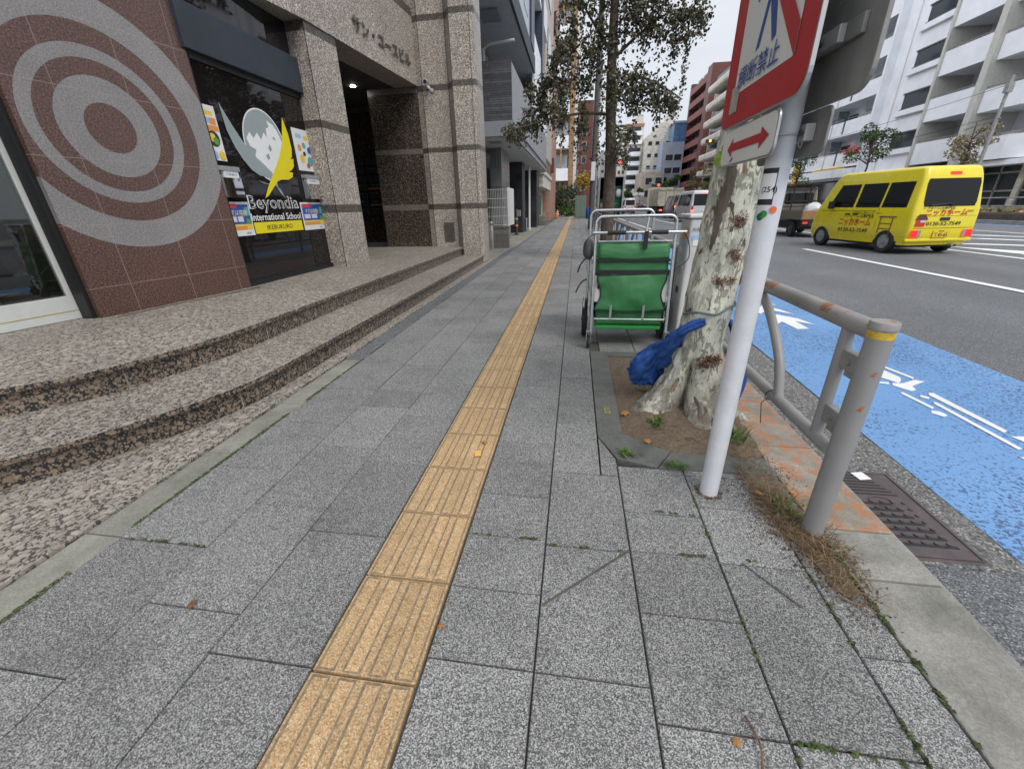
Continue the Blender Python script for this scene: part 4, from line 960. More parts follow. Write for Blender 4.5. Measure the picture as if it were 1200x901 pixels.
# planter hedge, guard fence and red rod opposite
hd=thing('planter_kerb','long dark kerb stone planter at the far edge of the road behind the yellow van','planter',(20.6,26,0))
b=MB(); b.box(-.45,.45,-14,12,0,.28); b.build('kerb_body',mat('dark kerb',(.07,.065,.06),.9,var=.3),hd); b=MB(); b.box(-.4,.4,-13.9,11.9,.28,.36); b.build('soil',MAT['soil'],hd)
def leafblob(b,c,r,n,rnd,s0=.05,s1=.11,droop=0):
    for i in range(n):
        u=rnd.uniform(-1,1); a=rnd.uniform(0,2*PI); q=math.sqrt(1-u*u); rr=rnd.uniform(.25,1)**.5
        p=Vector((c[0]+r[0]*rr*q*math.cos(a),c[1]+r[1]*rr*q*math.sin(a),c[2]+r[2]*rr*u))
        leaf(b,p,rnd.uniform(s0,s1),rnd,droop)
def leaf(b,p,s,rnd,droop=0):
    d=Vector((rnd.gauss(0,1),rnd.gauss(0,1),rnd.gauss(-droop,.7))).normalized(); e=d.cross(Vector((rnd.gauss(0,1),rnd.gauss(0,1),rnd.gauss(0,1)))).normalized(); nrm=d.cross(e)
    w=s*.42
    b.add([p,p+d*s*.35+e*w-nrm*s*.08,p+d*s*.85+e*w*.7,p+d*s*1.1-nrm*s*.15,p+d*s*.85-e*w*.7,p+d*s*.35-e*w-nrm*s*.08],[(0,1,2,3),(0,3,4,5)])
def m_leaf(name,stops,rough=.55,trans=.15):
    n=NT(name); n.color(n.ramp(n.island(),stops)).set(Roughness=rough); n.b.inputs['Specular IOR Level'].default_value=.35
    n.b.inputs['Subsurface Weight'].default_value=0
    return n.mat
MAT['leafgreen']=m_leaf('green leaves',[(0,(.025,.055,.015,1)),(.5,(.05,.10,.025,1)),(.85,(.085,.14,.035,1)),(1,(.13,.17,.05,1))])
MAT['leafdark']=m_leaf('dark leaves',[(0,(.012,.028,.012,1)),(.5,(.025,.05,.02,1)),(1,(.055,.085,.035,1))])
MAT['leafivy']=m_leaf('ivy leaves',[(0,(.03,.038,.022,1)),(.3,(.06,.07,.038,1)),(.6,(.11,.11,.065,1)),(.85,(.16,.14,.09,1)),(1,(.27,.22,.14,1))],.5)
MAT['leafautumn']=m_leaf('autumn leaves',[(0,(.10,.09,.045,1)),(.45,(.20,.18,.09,1)),(.75,(.30,.22,.11,1)),(1,(.38,.24,.1,1))])
MAT['leafyellow']=m_leaf('ginkgo leaves',[(0,(.3,.2,.02,1)),(1,(.55,.38,.05,1))])
MAT['bark']=mat('bark brown',(.09,.065,.05),.9,var=.4,scale=14,bump=.8,bscale=30)
hg=MB(); rh=random.Random(11)
for i in range(900):
    p=Vector((20.6+rh.uniform(-.4,.4),rh.uniform(17,34),.36+abs(rh.gauss(0,.1)))); leaf(hg,p,rh.uniform(.08,.16),rh)
ho=hg.build('hedge',MAT['leafautumn'],None,loc=(20.6,26,.36)); tag(ho,'thin brownish hedge growing in the long dark planter','hedge')
gf=thing('pavement_fence','low grey pipe fence on the far pavement before the shop doors','fence',(21.2,25,0))
b=MB()
for z in (.62,1.0): b.tube([(0,-4,z),(0,5,z)],.03,8)
b.build('rail',MAT['galv'],gf)
for i in range(5): b=MB(); b.cyl((0,-4+i*2.25,0),(0,-4+i*2.25,1.0),.035,8); b.build('post',MAT['galv'],gf)
rr_=thing('red_pole','slanting red banner pole before the shop doors across the road','pole',(21.6,23.1,.2))
b=MB(); b.tube([(0,.9,.3),(.2,-.2,2.6),(.3,-.7,4.2)],.06,8); b.build('shaft',mat('red pole paint',(.45,.03,.03),.5),rr_,smooth=60); b=MB(); b.cyl((0,.9,0),(0,.9,.32),.14,10); b.build('foot',MAT['galv'],rr_)

# trees across the road
def branch_tree(name,label,cat,loc,h,trunk_r,blobs,m,rnd,group=None,s=(.06,.13),lean=(0,0),limbs=True,bark='bark'):
    t=thing(name,label,cat,loc,0,group)
    b=MB(); pts=[(lean[0]*k/6*h/3+.04*math.sin(k*1.9),lean[1]*k/6*h/3+.04*math.cos(k*2.3),h*k/6) for k in range(7)]
    b.tube(catmull(pts,4),[trunk_r*(1.25-.0*i) if i==0 else trunk_r*(1-.8*i/24) for i in range(25)],8)
    for c,r,n in blobs:
        z0=max(h*.35,min(c[2]-.5*r[2]-.3,h*.9)); f=z0/h; st=(lean[0]*f*h/3,lean[1]*f*h/3,z0)
        mid=((st[0]+c[0])/2+rnd.uniform(-.1,.1),(st[1]+c[1])/2+rnd.uniform(-.1,.1),(st[2]+c[2])/2+.1)
        b.tube(catmull([st,mid,c],4),[trunk_r*.42*(1-.75*i/8) for i in range(9)],6)
        for k in range(4):
            e=(c[0]+rnd.uniform(-1,1)*r[0],c[1]+rnd.uniform(-1,1)*r[1],c[2]+rnd.uniform(-.8,1)*r[2]); b.tube([mid,((mid[0]+e[0])/2,(mid[1]+e[1])/2,(mid[2]+e[2])/2+.1),e],[trunk_r*.16,trunk_r*.1,trunk_r*.04],5)
    b.build('trunk',MAT[bark],t,smooth=70)
    c_=MB()
    for c,r,n in blobs: leafblob(c_,c,r,n,rnd,*s)
    c_.build('crown',MAT[m],t); return t
rt=random.Random(21)
def randblobs(rnd,R_,z0,z1,n,k,sp=.45):
    out=[]
    for i in range(k):
        a=rnd.uniform(0,2*PI); q=rnd.uniform(0,1)**.6; z=rnd.uniform(z0,z1); rr=R_*(1-.5*abs((z-(z0+z1)/2)/(z1-z0)*2)**2)
        out.append(((rr*q*math.cos(a),rr*q*math.sin(a),z),(R_*sp*rnd.uniform(.6,1.2),R_*sp*rnd.uniform(.6,1.2),R_*sp*rnd.uniform(.45,.8)),n))
    return out
branch_tree('street_tree','leafy green street tree between the kei truck and the yellow shop sign','tree',(20.4,36.5,0),4.6,.13,randblobs(rt,1.5,2.4,5.6,240,10),'leafgreen',rt,'street trees across the road',lean=(.1,-.15))
branch_tree('street_tree','sparse autumn street tree with brownish leaves above the yellow van roof','tree',(20.4,27.9,0),4.6,.09,randblobs(rt,1.1,2.6,5.0,110,10,.42),'leafautumn',rt,'street trees across the road',s=(.06,.12))
branch_tree('street_tree','small green street tree half hidden behind the sign plates','tree',(20.4,46,0),5.2,.13,randblobs(rt,1.6,2.6,6.0,200,9),'leafgreen',rt,'street trees across the road')
for i,(y,m_,lb) in enumerate(((74,'leafautumn','bare brown street tree before the white balcony tower'),(88,'leafautumn','brownish street tree at the foot of the dark red tower'),(102,'leafgreen','round green street tree behind the dump truck'),(112,'leafgreen','second green street tree behind the dump truck, further left'))):
    branch_tree('street_tree',lb,'tree',(20.8 if i<2 else 19.6+i*.2,y,0),5.5,.16,randblobs(rt,2.0,2.6,6.4,170 if m_=='leafautumn' else 420,8),m_,rt,'street trees across the road',s=(.14,.3))
cp_=thing('overhead_line_pole','grey service pole with cross arm beside the autumn tree across the road','pole',(20.2,26.6,0))
b=MB(); b.tube([(0,0,0),(0,0,6.3)],[.09,.07],10); b.build('shaft',MAT['galv'],cp_,smooth=50); b=MB(); b.tube([(-.1,1.6,4.3),(0,0,4.55),(0,-.2,4.55)],.03,6); b.box(-.12,.12,-.12,.12,5.6,6.0); b.build('cross_arm',MAT['galv'],cp_)
wr=MB()
for z0,dz in ((5.95,.0),(4.6,.05)):
    wr.tube([(20.2,26.6+i*4,z0+dz-.35*math.sin(PI*i/7)) for i in range(8)],.012,4)
wo_=wr.build('cable',MAT['ink'],None,loc=(20.2,26.6,6)); tag(wo_,'pair of thin black overhead cables leaving the grey service pole','cable')

# towers further on
t1=thing('balcony_tower','white tower with rounded stacked balconies nearest the dark red tower','building',(29,84,0))
b=MB(); b.box(23.7,38,77.9,91.6,0,20.2); w_=bpart(t1,'wall',b,MAT['creamwall'])
for k in range(7):
    b=MB(); z=2.6+k*2.65; b.box(22.3,23.7,78.2,91.2,z,z+1.15); bpart(t1,'balcony',b,MAT['creamwall'],bevel=.35,seg=3)
    b=MB(); b.box(23.6,23.69,78.4,91,z+1.2,z+2.5); bpart(t1,'glazing',b,MAT['winglass'])
b=MB(); b.text('弘和',frame((24.0,66.0-.02,18),(1,0,0),(0,0,1)),h=1.6); 
t2=thing('red_tower','dark red tower with a stack of shadowed balconies','building',(26.5,104,0))
b=MB(); b.box(25.2,29,97,113,0,24.6); b.box(24,25.2,97,100,0,24.6); b.box(24,25.2,112,113,0,24.6); w_=bpart(t2,'wall',b,MAT['brickred'])
for k in range(9):
    b=MB(); z=1.6+k*2.6; b.box(24,25.2,100,112,z,z+1.15); bpart(t2,'balcony',b,mat('red balcony',(.2,.075,.06),.7,var=.1) if k==0 else MAT['red balcony']); MAT['red balcony']=D.materials['red balcony']
    for y_ in (102,106,110): b=MB(); b.box(25.1,25.19,y_-1.6,y_+1.2,z+1.2,z+2.5); bpart(t2,'window',b,MAT['winglass'])
t3=thing('blue_grey_building','pale blue grey building with a blue glass turret left of the dark red tower','building',(22.3,115,0))
MAT['bluegrey']=mat('blue grey wall',(.36,.41,.50),.65,var=.07,scale=.8)
b=MB(); b.box(19.2,28,112,124,0,13.8); w_=bpart(t3,'wall',b,MAT['bluegrey'])
b=MB(); b.box(21.4,24,112.5,118,13.8,17.6); bpart(t3,'turret',b,mat('blue glass',(.10,.2,.36),.15,var=.3,scale=1.5)); b=MB(); b.box(21.2,24.2,112.3,118.2,17.6,18.0); bpart(t3,'turret_cap',b,MAT['bluegrey'])
wingrid(t3,w_,('y',112),[20.9,22.8],[2.0+2.7*k for k in range(4)],1.6,1.2)
t4=thing('white_gabled_building','tall white building with a sloping roof edge and few windows','building',(17,118,0))
b=MB(); 
b.prism([(15.95,0),(22.6,0),(22.6,18.4),(19.2,18.6),(15.95,15.6)],118,130,Matrix(((1,0,0,0),(0,0,1,0),(0,1,0,0),(0,0,0,1)))); w_=bpart(t4,'wall',b,MAT['creamwall'])
wingrid(t4,w_,('y',118),[17.2,18.9,21.3],[8.8,11.4,14.0],.9,.8); b=MB(); b.box(20.6,22.2,119,123,18.4,20.2); b.cyl((19.3,120,18),(19.3,120,22.5),.12,6); bpart(t4,'roof_hut',b,MAT['creamwall'])
t5=thing('beige_low_building','lower beige building with two broad windows before the white gabled one','building',(17,112,0))
b=MB(); b.box(14.4,19.5,108,117.9,0,7.6); w_=bpart(t5,'wall',b,MAT['beigewall']); wingrid(t5,w_,('y',108),[16.2,18.4],[5.0,2.4],1.4,1.4)
b=MB()
for i in range(6): b.cyl((14.6+i*.9,108.2,7.6),(14.6+i*.9,108.2,8.5),.05,5)
b.tube([(14.5,108.2,8.4),(19.4,108.2,8.4)],.05,5); bpart(t5,'roof_railing',b,MAT['galv'])
t6=thing('cream_apartment_building','cream apartment tower with stepped top and a column of balconies straight ahead','building',(12.9,121,0))
b=MB(); b.box(9.9,15.9,121,135,0,14.6); b.box(10.5,15.9,121.5,135,14.6,16.6); b.box(11.4,15.9,122,135,16.6,18.6); w_=bpart(t6,'wall',b,MAT['creamwall'])
b=MB(); b.box(11.3,16,121.9,135,18.6,19.3); bpart(t6,'roof_band',b,MAT['pinkwall'])
balconies(t6,('y',121),12.3,15.4,[1.5+2.1*k for k in range(6)],1.1,.95,'whitewall')
for k in range(6): b=MB(); b.box(12.4,15.3,120.93,120.99,2.5+2.1*k,3.4+2.1*k); bpart(t6,'glazing',b,MAT['winglass'])
balconies(t6,('y',121.5),10.7,15.6,[14.65],.9,.9,'whitewall'); balconies(t6,('y',122),11.5,15.6,[16.65],.9,.9,'whitewall')
for zz in (15.6,17.7): b=MB(); b.box(11.6,15.2,121.4,121.48,zz,zz+.8); bpart(t6,'glazing',b,MAT['winglass'])
wingrid(t6,w_,('y',121),[10.5,11.5],[1.8+2.1*k for k in range(6)],.6,.8); b=MB(); b.box(14.4,15.9,124,128,19.3,21.4); bpart(t6,'roof_hut',b,MAT['creamwall'])
t7=thing('grey_apartment_building','grey apartment block far off between the ivy tree and the cream tower','building',(7.6,150,0))
b=MB(); b.box(7.0,11.5,150,165,0,16.5); w_=bpart(t7,'wall',b,mat('grey wall',(.3,.3,.31),.7,var=.1)); wingrid(t7,w_,('y',150),[7.8,9.3,10.8],[1.5+2.2*k for k in range(6)],.9,.9)
t8=thing('corner_building','small pale corner building at the far junction','building',(14.5,150,0))
b=MB(); b.box(11.8,15,100,107,0,3.6); w_=bpart(t8,'wall',b,MAT['whitewall']) if False else None
t8.location=(12.7,140,0); b=MB(); b.box(11.6,18,140,150,0,4.4); w_=bpart(t8,'wall',b,MAT['beigewall']); wingrid(t8,w_,('y',140),[13,15,17],[1.2],1.2,1.2)
for i,x in enumerate((11.6,14.1)):
    branch_tree('street_tree',('low round tree left of the direction sign far ahead','low round tree right of the direction sign far ahead')[i],'tree',(x,105-i,0),2.6,.12,randblobs(rt,.9,2.2,4.2,260,5,.7),'leafgreen',rt,'trees at the far junction',s=(.15,.28))
ds=thing('direction_sign','pair of small white direction signs on a post far ahead','sign',(12.9,98,0)); b=MB(); b.cyl((0,0,0),(0,0,3.3),.06,8); b.build('post',MAT['galv'],ds); b=MB(); b.box(-1.2,-.1,-.1,-.04,2.6,3.2); b.build('plate',MAT['whitepaint'],ds); b=MB(); b.box(.1,1.2,-.1,-.04,2.6,3.2); b.build('plate',MAT['whitepaint'],ds)

# traffic signals
def signal(label,x,y,z,px,lit,arm=True,s=1.0):
    t=thing('traffic_signal',label,'traffic light',(px,y,0),0,'traffic signals over the road'); dx=x-px
    b=MB(); b.tube([(0,0,0),(0,0,z+.35)],[.11,.08],10); b.build('post',MAT['galv'],t,smooth=50)
    if abs(dx)>.3: b=MB(); b.tube([(0,0,z+.3),(dx*.5,0,z+.32),(dx,0,z+.05)],.05,8); b.build('arm',MAT['galv'],t)
    b=MB(); b.box(dx-.65*s,dx+.65*s,-.14,.08,z-.24*s,z+.24*s); h=b.build('housing',MAT['steeldark'],t,bevel=.08,seg=3)
    for k,c in enumerate(('g','a','r')):
        xx=dx+(-.42+.42*k)*s; on=(c==lit); b=MB(); b.cyl((xx,-.142,z),(xx,-.16,z),.17*s,16); b.build('lamp',MAT['redlamp'] if on and c=='r' else MAT['amberlamp'] if on else MAT['print_k'],h)
        b=MB(); b.tube([(xx+.2*s*math.cos(a),-.25,z+.2*s*math.sin(a)) for a in [PI*j/8 for j in range(9)]],.012,4); b.build('visor',MAT['steeldark'],h)
signal('traffic signal with a lit red lamp just over the open delivery truck',4.75,60,5.95,2.0,'r')
signal('traffic signal with a lit red lamp before the beige low building',9.95,60,3.2,9.2,'r',s=.8)
signal('traffic signal with a lit amber lamp before the white balcony tower',15.76,60,7.87,19.9,'a',s=.8)
# ------------------------------------------------------------------ foreground: plane tree, sign post, guard rail, net, cart
def m_planebark():
    n=NT('plane tree bark'); x,y,z=n.sep(); co=n.comb(x,y,n.math('MULTIPLY',z,.42))
    big=n.noise(9,3,.5,co,.6); mid=n.noise(21,3,.55,co,.4); fine=n.noise(120,4,.7,co)
    c=n.ramp(n.noise(5,3,.5,co),[(.3,(.63,.62,.52,1)),(.7,(.52,.53,.44,1))])
    def patch(f,a,b,col):
        nonlocal c
        c=n.mix(n.ramp(f,[(a,0.0),(b,1.0)]),c,col)
    patch(n.noise(12,4,.6,co,.5),.53,.54,(.40,.41,.34,1)); patch(mid,.565,.575,(.27,.275,.22,1)); patch(n.noise(30,3,.55,co,.6),.60,.607,(.21,.2,.155,1)); patch(n.noise(24,3,.6,co,.3),.60,.607,(.53,.51,.43,1)); patch(n.noise(15,2,.5,co,.8),.655,.665,(.085,.07,.05,1)); patch(n.noise(30,3,.5,co,.3),.66,.675,(.60,.56,.46,1)); patch(n.noise(13,3,.5,co,.2),.68,.7,(.27,.17,.11,1))
    # one long dark strip of old bark on the upper left side
    st=n.math('ADD',n.math('MULTIPLY',n.noise(12,4,.6,co),.11), n.math('ABSOLUTE',n.math('SUBTRACT',n.math('ADD',x,.03),n.math('MULTIPLY',n.math('SUBTRACT',z,.9),.1))))
    st=n.math('ADD',st,n.math('MULTIPLY',n.math('MAXIMUM',n.math('SUBTRACT',1.12,z),0.0),.16)); f=n.ramp(st,[(.076,1.0),(.080,0.0)])
    f=n.math('MULTIPLY',f,n.math('LESS_THAN',y,-.03)); c=n.mix(f,c,(.10,.08,.062,1))
    c=n.mix(1.0,c,n.ramp(fine,[(.3,.78),(.7,1.15)]),'MULTIPLY')
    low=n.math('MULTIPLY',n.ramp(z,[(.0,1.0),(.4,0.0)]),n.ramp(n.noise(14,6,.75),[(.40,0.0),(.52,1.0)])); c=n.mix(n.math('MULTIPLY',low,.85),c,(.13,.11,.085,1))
    n.color(c).set(Roughness=.8); n.bump(n.math('ADD',n.math('MULTIPLY',mid,.6),n.math('MULTIPLY',fine,.5)),.5,.01); return n.mat
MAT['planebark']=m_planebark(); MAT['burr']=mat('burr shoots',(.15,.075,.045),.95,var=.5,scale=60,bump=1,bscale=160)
MAT['postwhite']=mat('white pole paint',(.64,.65,.68),.42,var=.07,scale=9,grime=.28)
MAT['railgrey']=mat('brown grey rail paint',(.255,.25,.245),.45,var=.08,scale=5,grime=.08)
def m_railrust():
    n=NT('rusty rail paint'); c=n.ramp(n.noise(5,5,.6),[(.3,(.24,.23,.22,1)),(.7,(.31,.30,.285,1))])
    n.l.new(n.ramp(n.noise(7,7,.7),[(.3,.4),(.7,.55)]),n.b.inputs['Roughness'])
    geo=n.new('ShaderNodeNewGeometry'); up=n.sep(geo.outputs['Normal'])[2]
    f=n.math('MULTIPLY',n.ramp(n.noise(6,7,.75),[(.54,0.0),(.58,1.0)]),n.ramp(up,[(.0,0.0),(.35,1.0)])); c=n.mix(f,c,n.ramp(n.noise(60,4),[(.3,(.16,.06,.025,1)),(.7,(.36,.17,.08,1))])); n.color(c); return n.mat
MAT['railrust']=m_railrust()
MAT['signred']=mat('sign red',(.42,.015,.02),.35,var=.05,scale=3,grime=.05); MAT['signwhite']=mat('sign white',(.68,.69,.66),.35,var=.06,scale=3,grime=.06)
MAT['signblue']=mat('sign blue',(.02,.07,.28),.4,var=.05); MAT['signback']=mat('weathered sign back',(.27,.265,.25),.55,.1,var=.25,scale=6,grime=.4)
MAT['edgealu']=mat('aluminium edge',(.5,.5,.5),.4,.7,var=.1)

TX,TY=.70,2.36
tr=thing('plane_tree','plane tree with mottled pale bark and flared knobbly roots in the paved tree pit','tree',(TX,TY,0))
rg=random.Random(4); NZ=120; NA=120; rings=[]
for i in range(NZ+1):
    t=i/NZ; z=-.06+t**1.25*3.6
    cx=.018*z+ .02*math.sin(z*1.7)+(.02*z*z if z<1.2 else .0288+.05*(z-1.2)); cyy=-.0*z
    r0=.128-.010*z if z>.5 else .123+.0
    ring=[]
    for k in range(NA):
        a=2*PI*k/NA; r=r0
        fl=max(0,1-(z+.03)/.46); 
        lobes=.55+.45*max(0,math.cos(3*(a-3.95)))**1.3+.25*max(0,math.cos(5*a+1.1))
        r+=.155*fl**2.1*lobes
        # root ribs: front toe and left toe
        for aa,ww,hh,zz in ((4.85,.33,.15,.22),(3.3,.40,.17,.2),(5.85,.35,.09,.18),(.8,.4,.10,.2),(2.2,.4,.10,.2)):
            da=(a-aa+PI)%(2*PI)-PI; r+=hh*math.exp(-(da/ww)**2)*max(0,1-(z+.02)/zz/1.7)**1.8
        da=(a-4.3+PI)%(2*PI)-PI; r-=.17*math.exp(-(da/.15)**2)*max(0,1-z/.36)**.7
        p=Vector((math.cos(a)*3,math.sin(a)*3,z*7)); r+=.010*noise.noise(p)+.006*noise.noise(p*2.7)+max(0,1-z/.42)**.7*(.05*noise.noise(Vector((math.cos(a)*2.2,math.sin(a)*2.2,z*9))+Vector((4,2,9)))+.035*abs(noise.noise(Vector((math.cos(a)*5,math.sin(a)*5,z*16))))-.01)
        for aa,zz,rr,hh in ((4.75,.62,.07,.02),(4.4,.52,.06,.015),(4.95,1.02,.06,.02),(4.3,.98,.09,.018),(4.1,.72,.08,.018),(5.1,.38,.09,.02)):
            da=((a-aa+PI)%(2*PI)-PI)*r0; r+=hh*math.exp(-(da*da+(z-zz)**2)/rr**2*1.6)
        ring.append((cx+r*math.cos(a),cyy+r*math.sin(a),z))
    rings.append(ring)
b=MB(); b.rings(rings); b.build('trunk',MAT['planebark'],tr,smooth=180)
def on_trunk(a,z,extra=0):
    i=min(range(NZ+1),key=lambda i:abs(rings[i][0][2]-z)); k=int(a/(2*PI)*NA)%NA; p=Vector(rings[i][k]); c=Vector((sum(q[0] for q in rings[i])/NA,sum(q[1] for q in rings[i])/NA,p.z)); return p+(p-c).normalized()*extra
for a,z,r_ in ((4.85,1.09,.045),(4.62,.80,.036),(5.15,.80,.03),(4.9,.93,.034),(5.15,.92,.026),(4.95,.37,.05),(4.72,.345,.042),(5.2,.36,.045)):
    b=MB(); c=on_trunk(a,z,-.006)
    for i in range(260):
        d=Vector((rg.gauss(0,1),rg.gauss(0,1),rg.gauss(0,.8))).normalized(); p=c+d*r_*rg.uniform(.1,1.0); d=(d+Vector((rg.gauss(0,.7),rg.gauss(0,.7),rg.gauss(0,.7)))).normalized(); e=d.orthogonal().normalized()*r_*rg.uniform(.06,.14)
        b.add([p-e,p+e,p+d*r_*rg.uniform(.2,.5)],[(0,1,2)])
    b.build('burr',MAT['burr'],tr)
# limbs and leaves above the frame and a few low sprigs
b=MB()
for e in ((-1.2,.8,4.4),(1.4,.5,4.6),(.2,1.6,4.8),(.6,-.9,4.7)):
    b.tube(catmull([(.13,0,3.2),(e[0]*.45,e[1]*.45,3.8),e],5),[.09-.06*i/10 for i in range(11)],8)
b.build('limb',MAT['planebark'],tr,smooth=180)
b=MB(); rl=random.Random(8)
for c,r_,n_ in (((-1.2,.8,4.8),(.9,.8,.5),160),((1.4,.6,5.0),(.9,.8,.5),160),((.2,1.7,5.2),(.9,.9,.5),160)): leafblob(b,c,r_,n_,rl,.1,.2)
b.build('crown',MAT['leafgreen'],tr)
MAT['leafbright']=m_leaf('plane leaf',[(0,(.08,.17,.015,1)),(1,(.20,.26,.03,1))])
def plane_leaf(b,c,s,xd,yd):
    M=frame(c,xd,yd); pts=[]
    for i in range(22):
        a=-PI/2+2*PI*i/22; r=s*(.62+.38*abs(math.cos(2.5*(a+PI/2)+PI))**1.2)*(1 if i%2 else .88); pts.append(M@Vector((r*math.cos(a),r*math.sin(a),-.25*s*(r/s)**2)))
    b.add([M@Vector((0,0,0))]+pts,[(0,1+i,1+(i+1)%22) for i in range(22)])
b=MB()
tw=on_trunk(3.7,1.36,0); b.tube([tw,tw+Vector((-.02,-.03,.03))],.003,5)
b.build('twig',MAT['burr'],tr)
b=MB(); plane_leaf(b,tw+Vector((-.015,-.03,-.005)),.05,(.7,-.5,.2),(.2,.3,1)); plane_leaf(b,tw+Vector((0,-.03,.05)),.04,(.5,-.6,.1),(.1,.4,.9))
b.build('leaf',MAT['leafbright'],tr)
# low sprig showing past the sign plate
b=MB(); b.tube([(.16,0,2.3),(.55,-.35,2.2),(.72,-.62,1.98)],.006,5); b.build('twig',MAT['burr'],tr)
b=MB()
for c,s,xd,yd in (((.70,-.62,1.93),.11,(.8,-.4,.1),(.1,.3,-1)),((.62,-.5,2.02),.10,(.7,-.6,-.1),(.3,.2,-1)),((.80,-.66,1.97),.09,(.8,-.4,.3),(.2,.5,-.8))): plane_leaf(b,c,s,xd,yd)
b.build('leaf',MAT['leafbright'],tr)

# --- sign post
SX,SY=.62,1.547
sp=thing('sign_pole','white round steel pole with stickers standing on the pavement before the plane tree','pole',(SX,SY,0))
b=MB(); b.tube([(0,0,-.02),(0,0,2.35)],[.037,.037],28); b.ball((0,0,2.35),.037,6); b.build('shaft',MAT['postwhite'],sp,smooth=60)
def curved(b,a0,a1,z0,z1,r,n=8):
    for i in range(n):
        p=[(r*math.cos(a),r*math.sin(a)) for a in (a0+(a1-a0)*i/n,a0+(a1-a0)*(i+1)/n)]
        b.quad((*p[0],z0),(*p[1],z0),(*p[1],z1),(*p[0],z1))
b=MB(); curved(b,R(178),R(258),1.155,1.26,.0374); stk=b.build('sticker',MAT['ink'],sp)
b=MB(); curved(b,R(180),R(254),1.172,1.245,.0378); b.build('sticker_face',MAT['paper'],stk)
def cyl_text(txt,a_mid,z,h,r,m,parent):
    V,F=text_geo(txt,2,.02); x0=min(v[0] for v in V);x1=max(v[0] for v in V);y0=min(v[1] for v in V);y1=max(v[1] for v in V); s=h/(y1-y0)
    b=MB(); b.add([(r*math.cos(a_mid+(v[0]-(x0+x1)/2)*s/r),r*math.sin(a_mid+(v[0]-(x0+x1)/2)*s/r),z+(v[1]-(y0+y1)/2)*s) for v in V],F); return b.build('lettering',m,parent)
cyl_text('(254)',R(232),1.197,.022,.0381,MAT['ink'],stk)
def dot(a,z,m,sx=1):
    b=MB(); r_=.0386; b.add([(r_*math.cos(a),r_*math.sin(a),z)]+[(r_*math.cos(a+.011*math.cos(t*PI/8)/.037*sx),r_*math.sin(a+.011*math.cos(t*PI/8)/.037*sx),z+.011*math.sin(t*PI/8)) for t in range(16)],[(0,1+t,1+(t+1)%16) for t in range(16)]); return b.build('dot_sticker',m,sp)
dot(R(230),1.128,mat('dot green',(.02,.25,.05),.5)); dot(R(216),1.120,mat('dot dark green',(.01,.09,.04),.5)); dot(R(268),1.140,mat('dot orange',(.7,.16,.05),.5))
# sign plates: the plane of each is parallel to the street
def rrect(y0,y1,z0,z1,r,n=6):
    out=[]
    for cy_,cz_,a0 in ((y1-r,z0+r,-PI/2),(y1-r,z1-r,0),(y0+r,z1-r,PI/2),(y0+r,z0+r,PI)):
        for i in range(n+1): a=a0+PI/2*i/n; out.append((cy_+r*math.cos(a),cz_+r*math.sin(a)))
    return out
MX=lambda x: Matrix(((0,0,1,x),(1,0,0,0),(0,1,0,0),(0,0,0,1)))
def plate(name,label,x,y0,y1,z0,z1,r,facecol,edge,th=.012,cat='sign',facing=-1):
    t=thing(name,label,cat,(x,(y0+y1)/2,z0)); Y=(y0+y1)/2
    b=MB(); b.prism([(a-Y,c-z0) for a,c in rrect(y0,y1,z0,z1,r)],-th/2,th/2,MX(0)); b.build('plate',edge,t,bevel=.002)
    b=MB(); b.prism([(a-Y,c-z0) for a,c in rrect(y0+.006,y1-.006,z0+.006,z1-.006,r-.004)],-.0008,.0008,MX(facing*(th/2+.0012))); f=b.build('face',facecol,t)
    return t,f,Y
Z0=1.412
s1_,f1,Y1=plate('prohibition_sign','square red bordered sign reading 横断禁止 below a walking figure, facing the pavement',.552,1.305,1.955,Z0,2.06,.055,MAT['signred'],MAT['edgealu'])
def spoly(parent,name,pts,m,d):
    b=MB(); b.poly([(-d,y-Y1,z-Z0) for y,z in pts]); return b.build(name,m,parent)
spoly(f1,'white_panel',rrect(1.40,1.845,1.512,1.965,.012)[::-1],MAT['signwhite'],.0088)
spoly(f1,'slash',[(1.40,1.512),(1.40,1.585),(1.775,1.965),(1.845,1.965),(1.845,1.962)][::-1],MAT['signred'],.0110)
# walking figure
fig=[ [(1.70,1.60),(1.672,1.605),(1.64,1.70),(1.60,1.74),(1.60,1.86),(1.68,1.86),(1.685,1.75),(1.66,1.72)],
      [(1.575,1.59),(1.55,1.60),(1.59,1.70),(1.60,1.75),(1.645,1.74),(1.63,1.69)],
      [(1.60,1.86),(1.55,1.78),(1.535,1.72),(1.55,1.715),(1.58,1.77),(1.61,1.82)],[(1.68,1.86),(1.725,1.80),(1.75,1.74),(1.737,1.735),(1.70,1.785),(1.67,1.82)] ]
b=MB()
for pl in fig: b.poly([(-.0098,y-Y1,z-Z0) for y,z in pl])
b.poly([(-.0098,1.64+.033*math.cos(t*PI/8)-Y1,1.905+.036*math.sin(t*PI/8)-Z0) for t in range(16)]); b.build('figure',MAT['signblue'],f1)
b=MB(); b.text('横断禁止',frame((-.0128,1.655-Y1,1.553-Z0),(0,-1,0),(0,0,1)),w=.32,h=.062,bold=.006); b.build('lettering',MAT['signblue'],f1)
b=MB(); b.box(-.0105,-.0095,1.79-Y1,1.865-Y1,.045,.125); b.build('old_tape',mat('old tape',(.36,.35,.32),.6,var=.3,scale=30),f1)
s2_,f2,Y2=plate('blank_sign','bare grey back of the large sign plate on the road side of the white pole',.692,1.305,1.955,Z0,2.06,.055,MAT['signwhite'],MAT['signback'],facing=1)
b=MB()
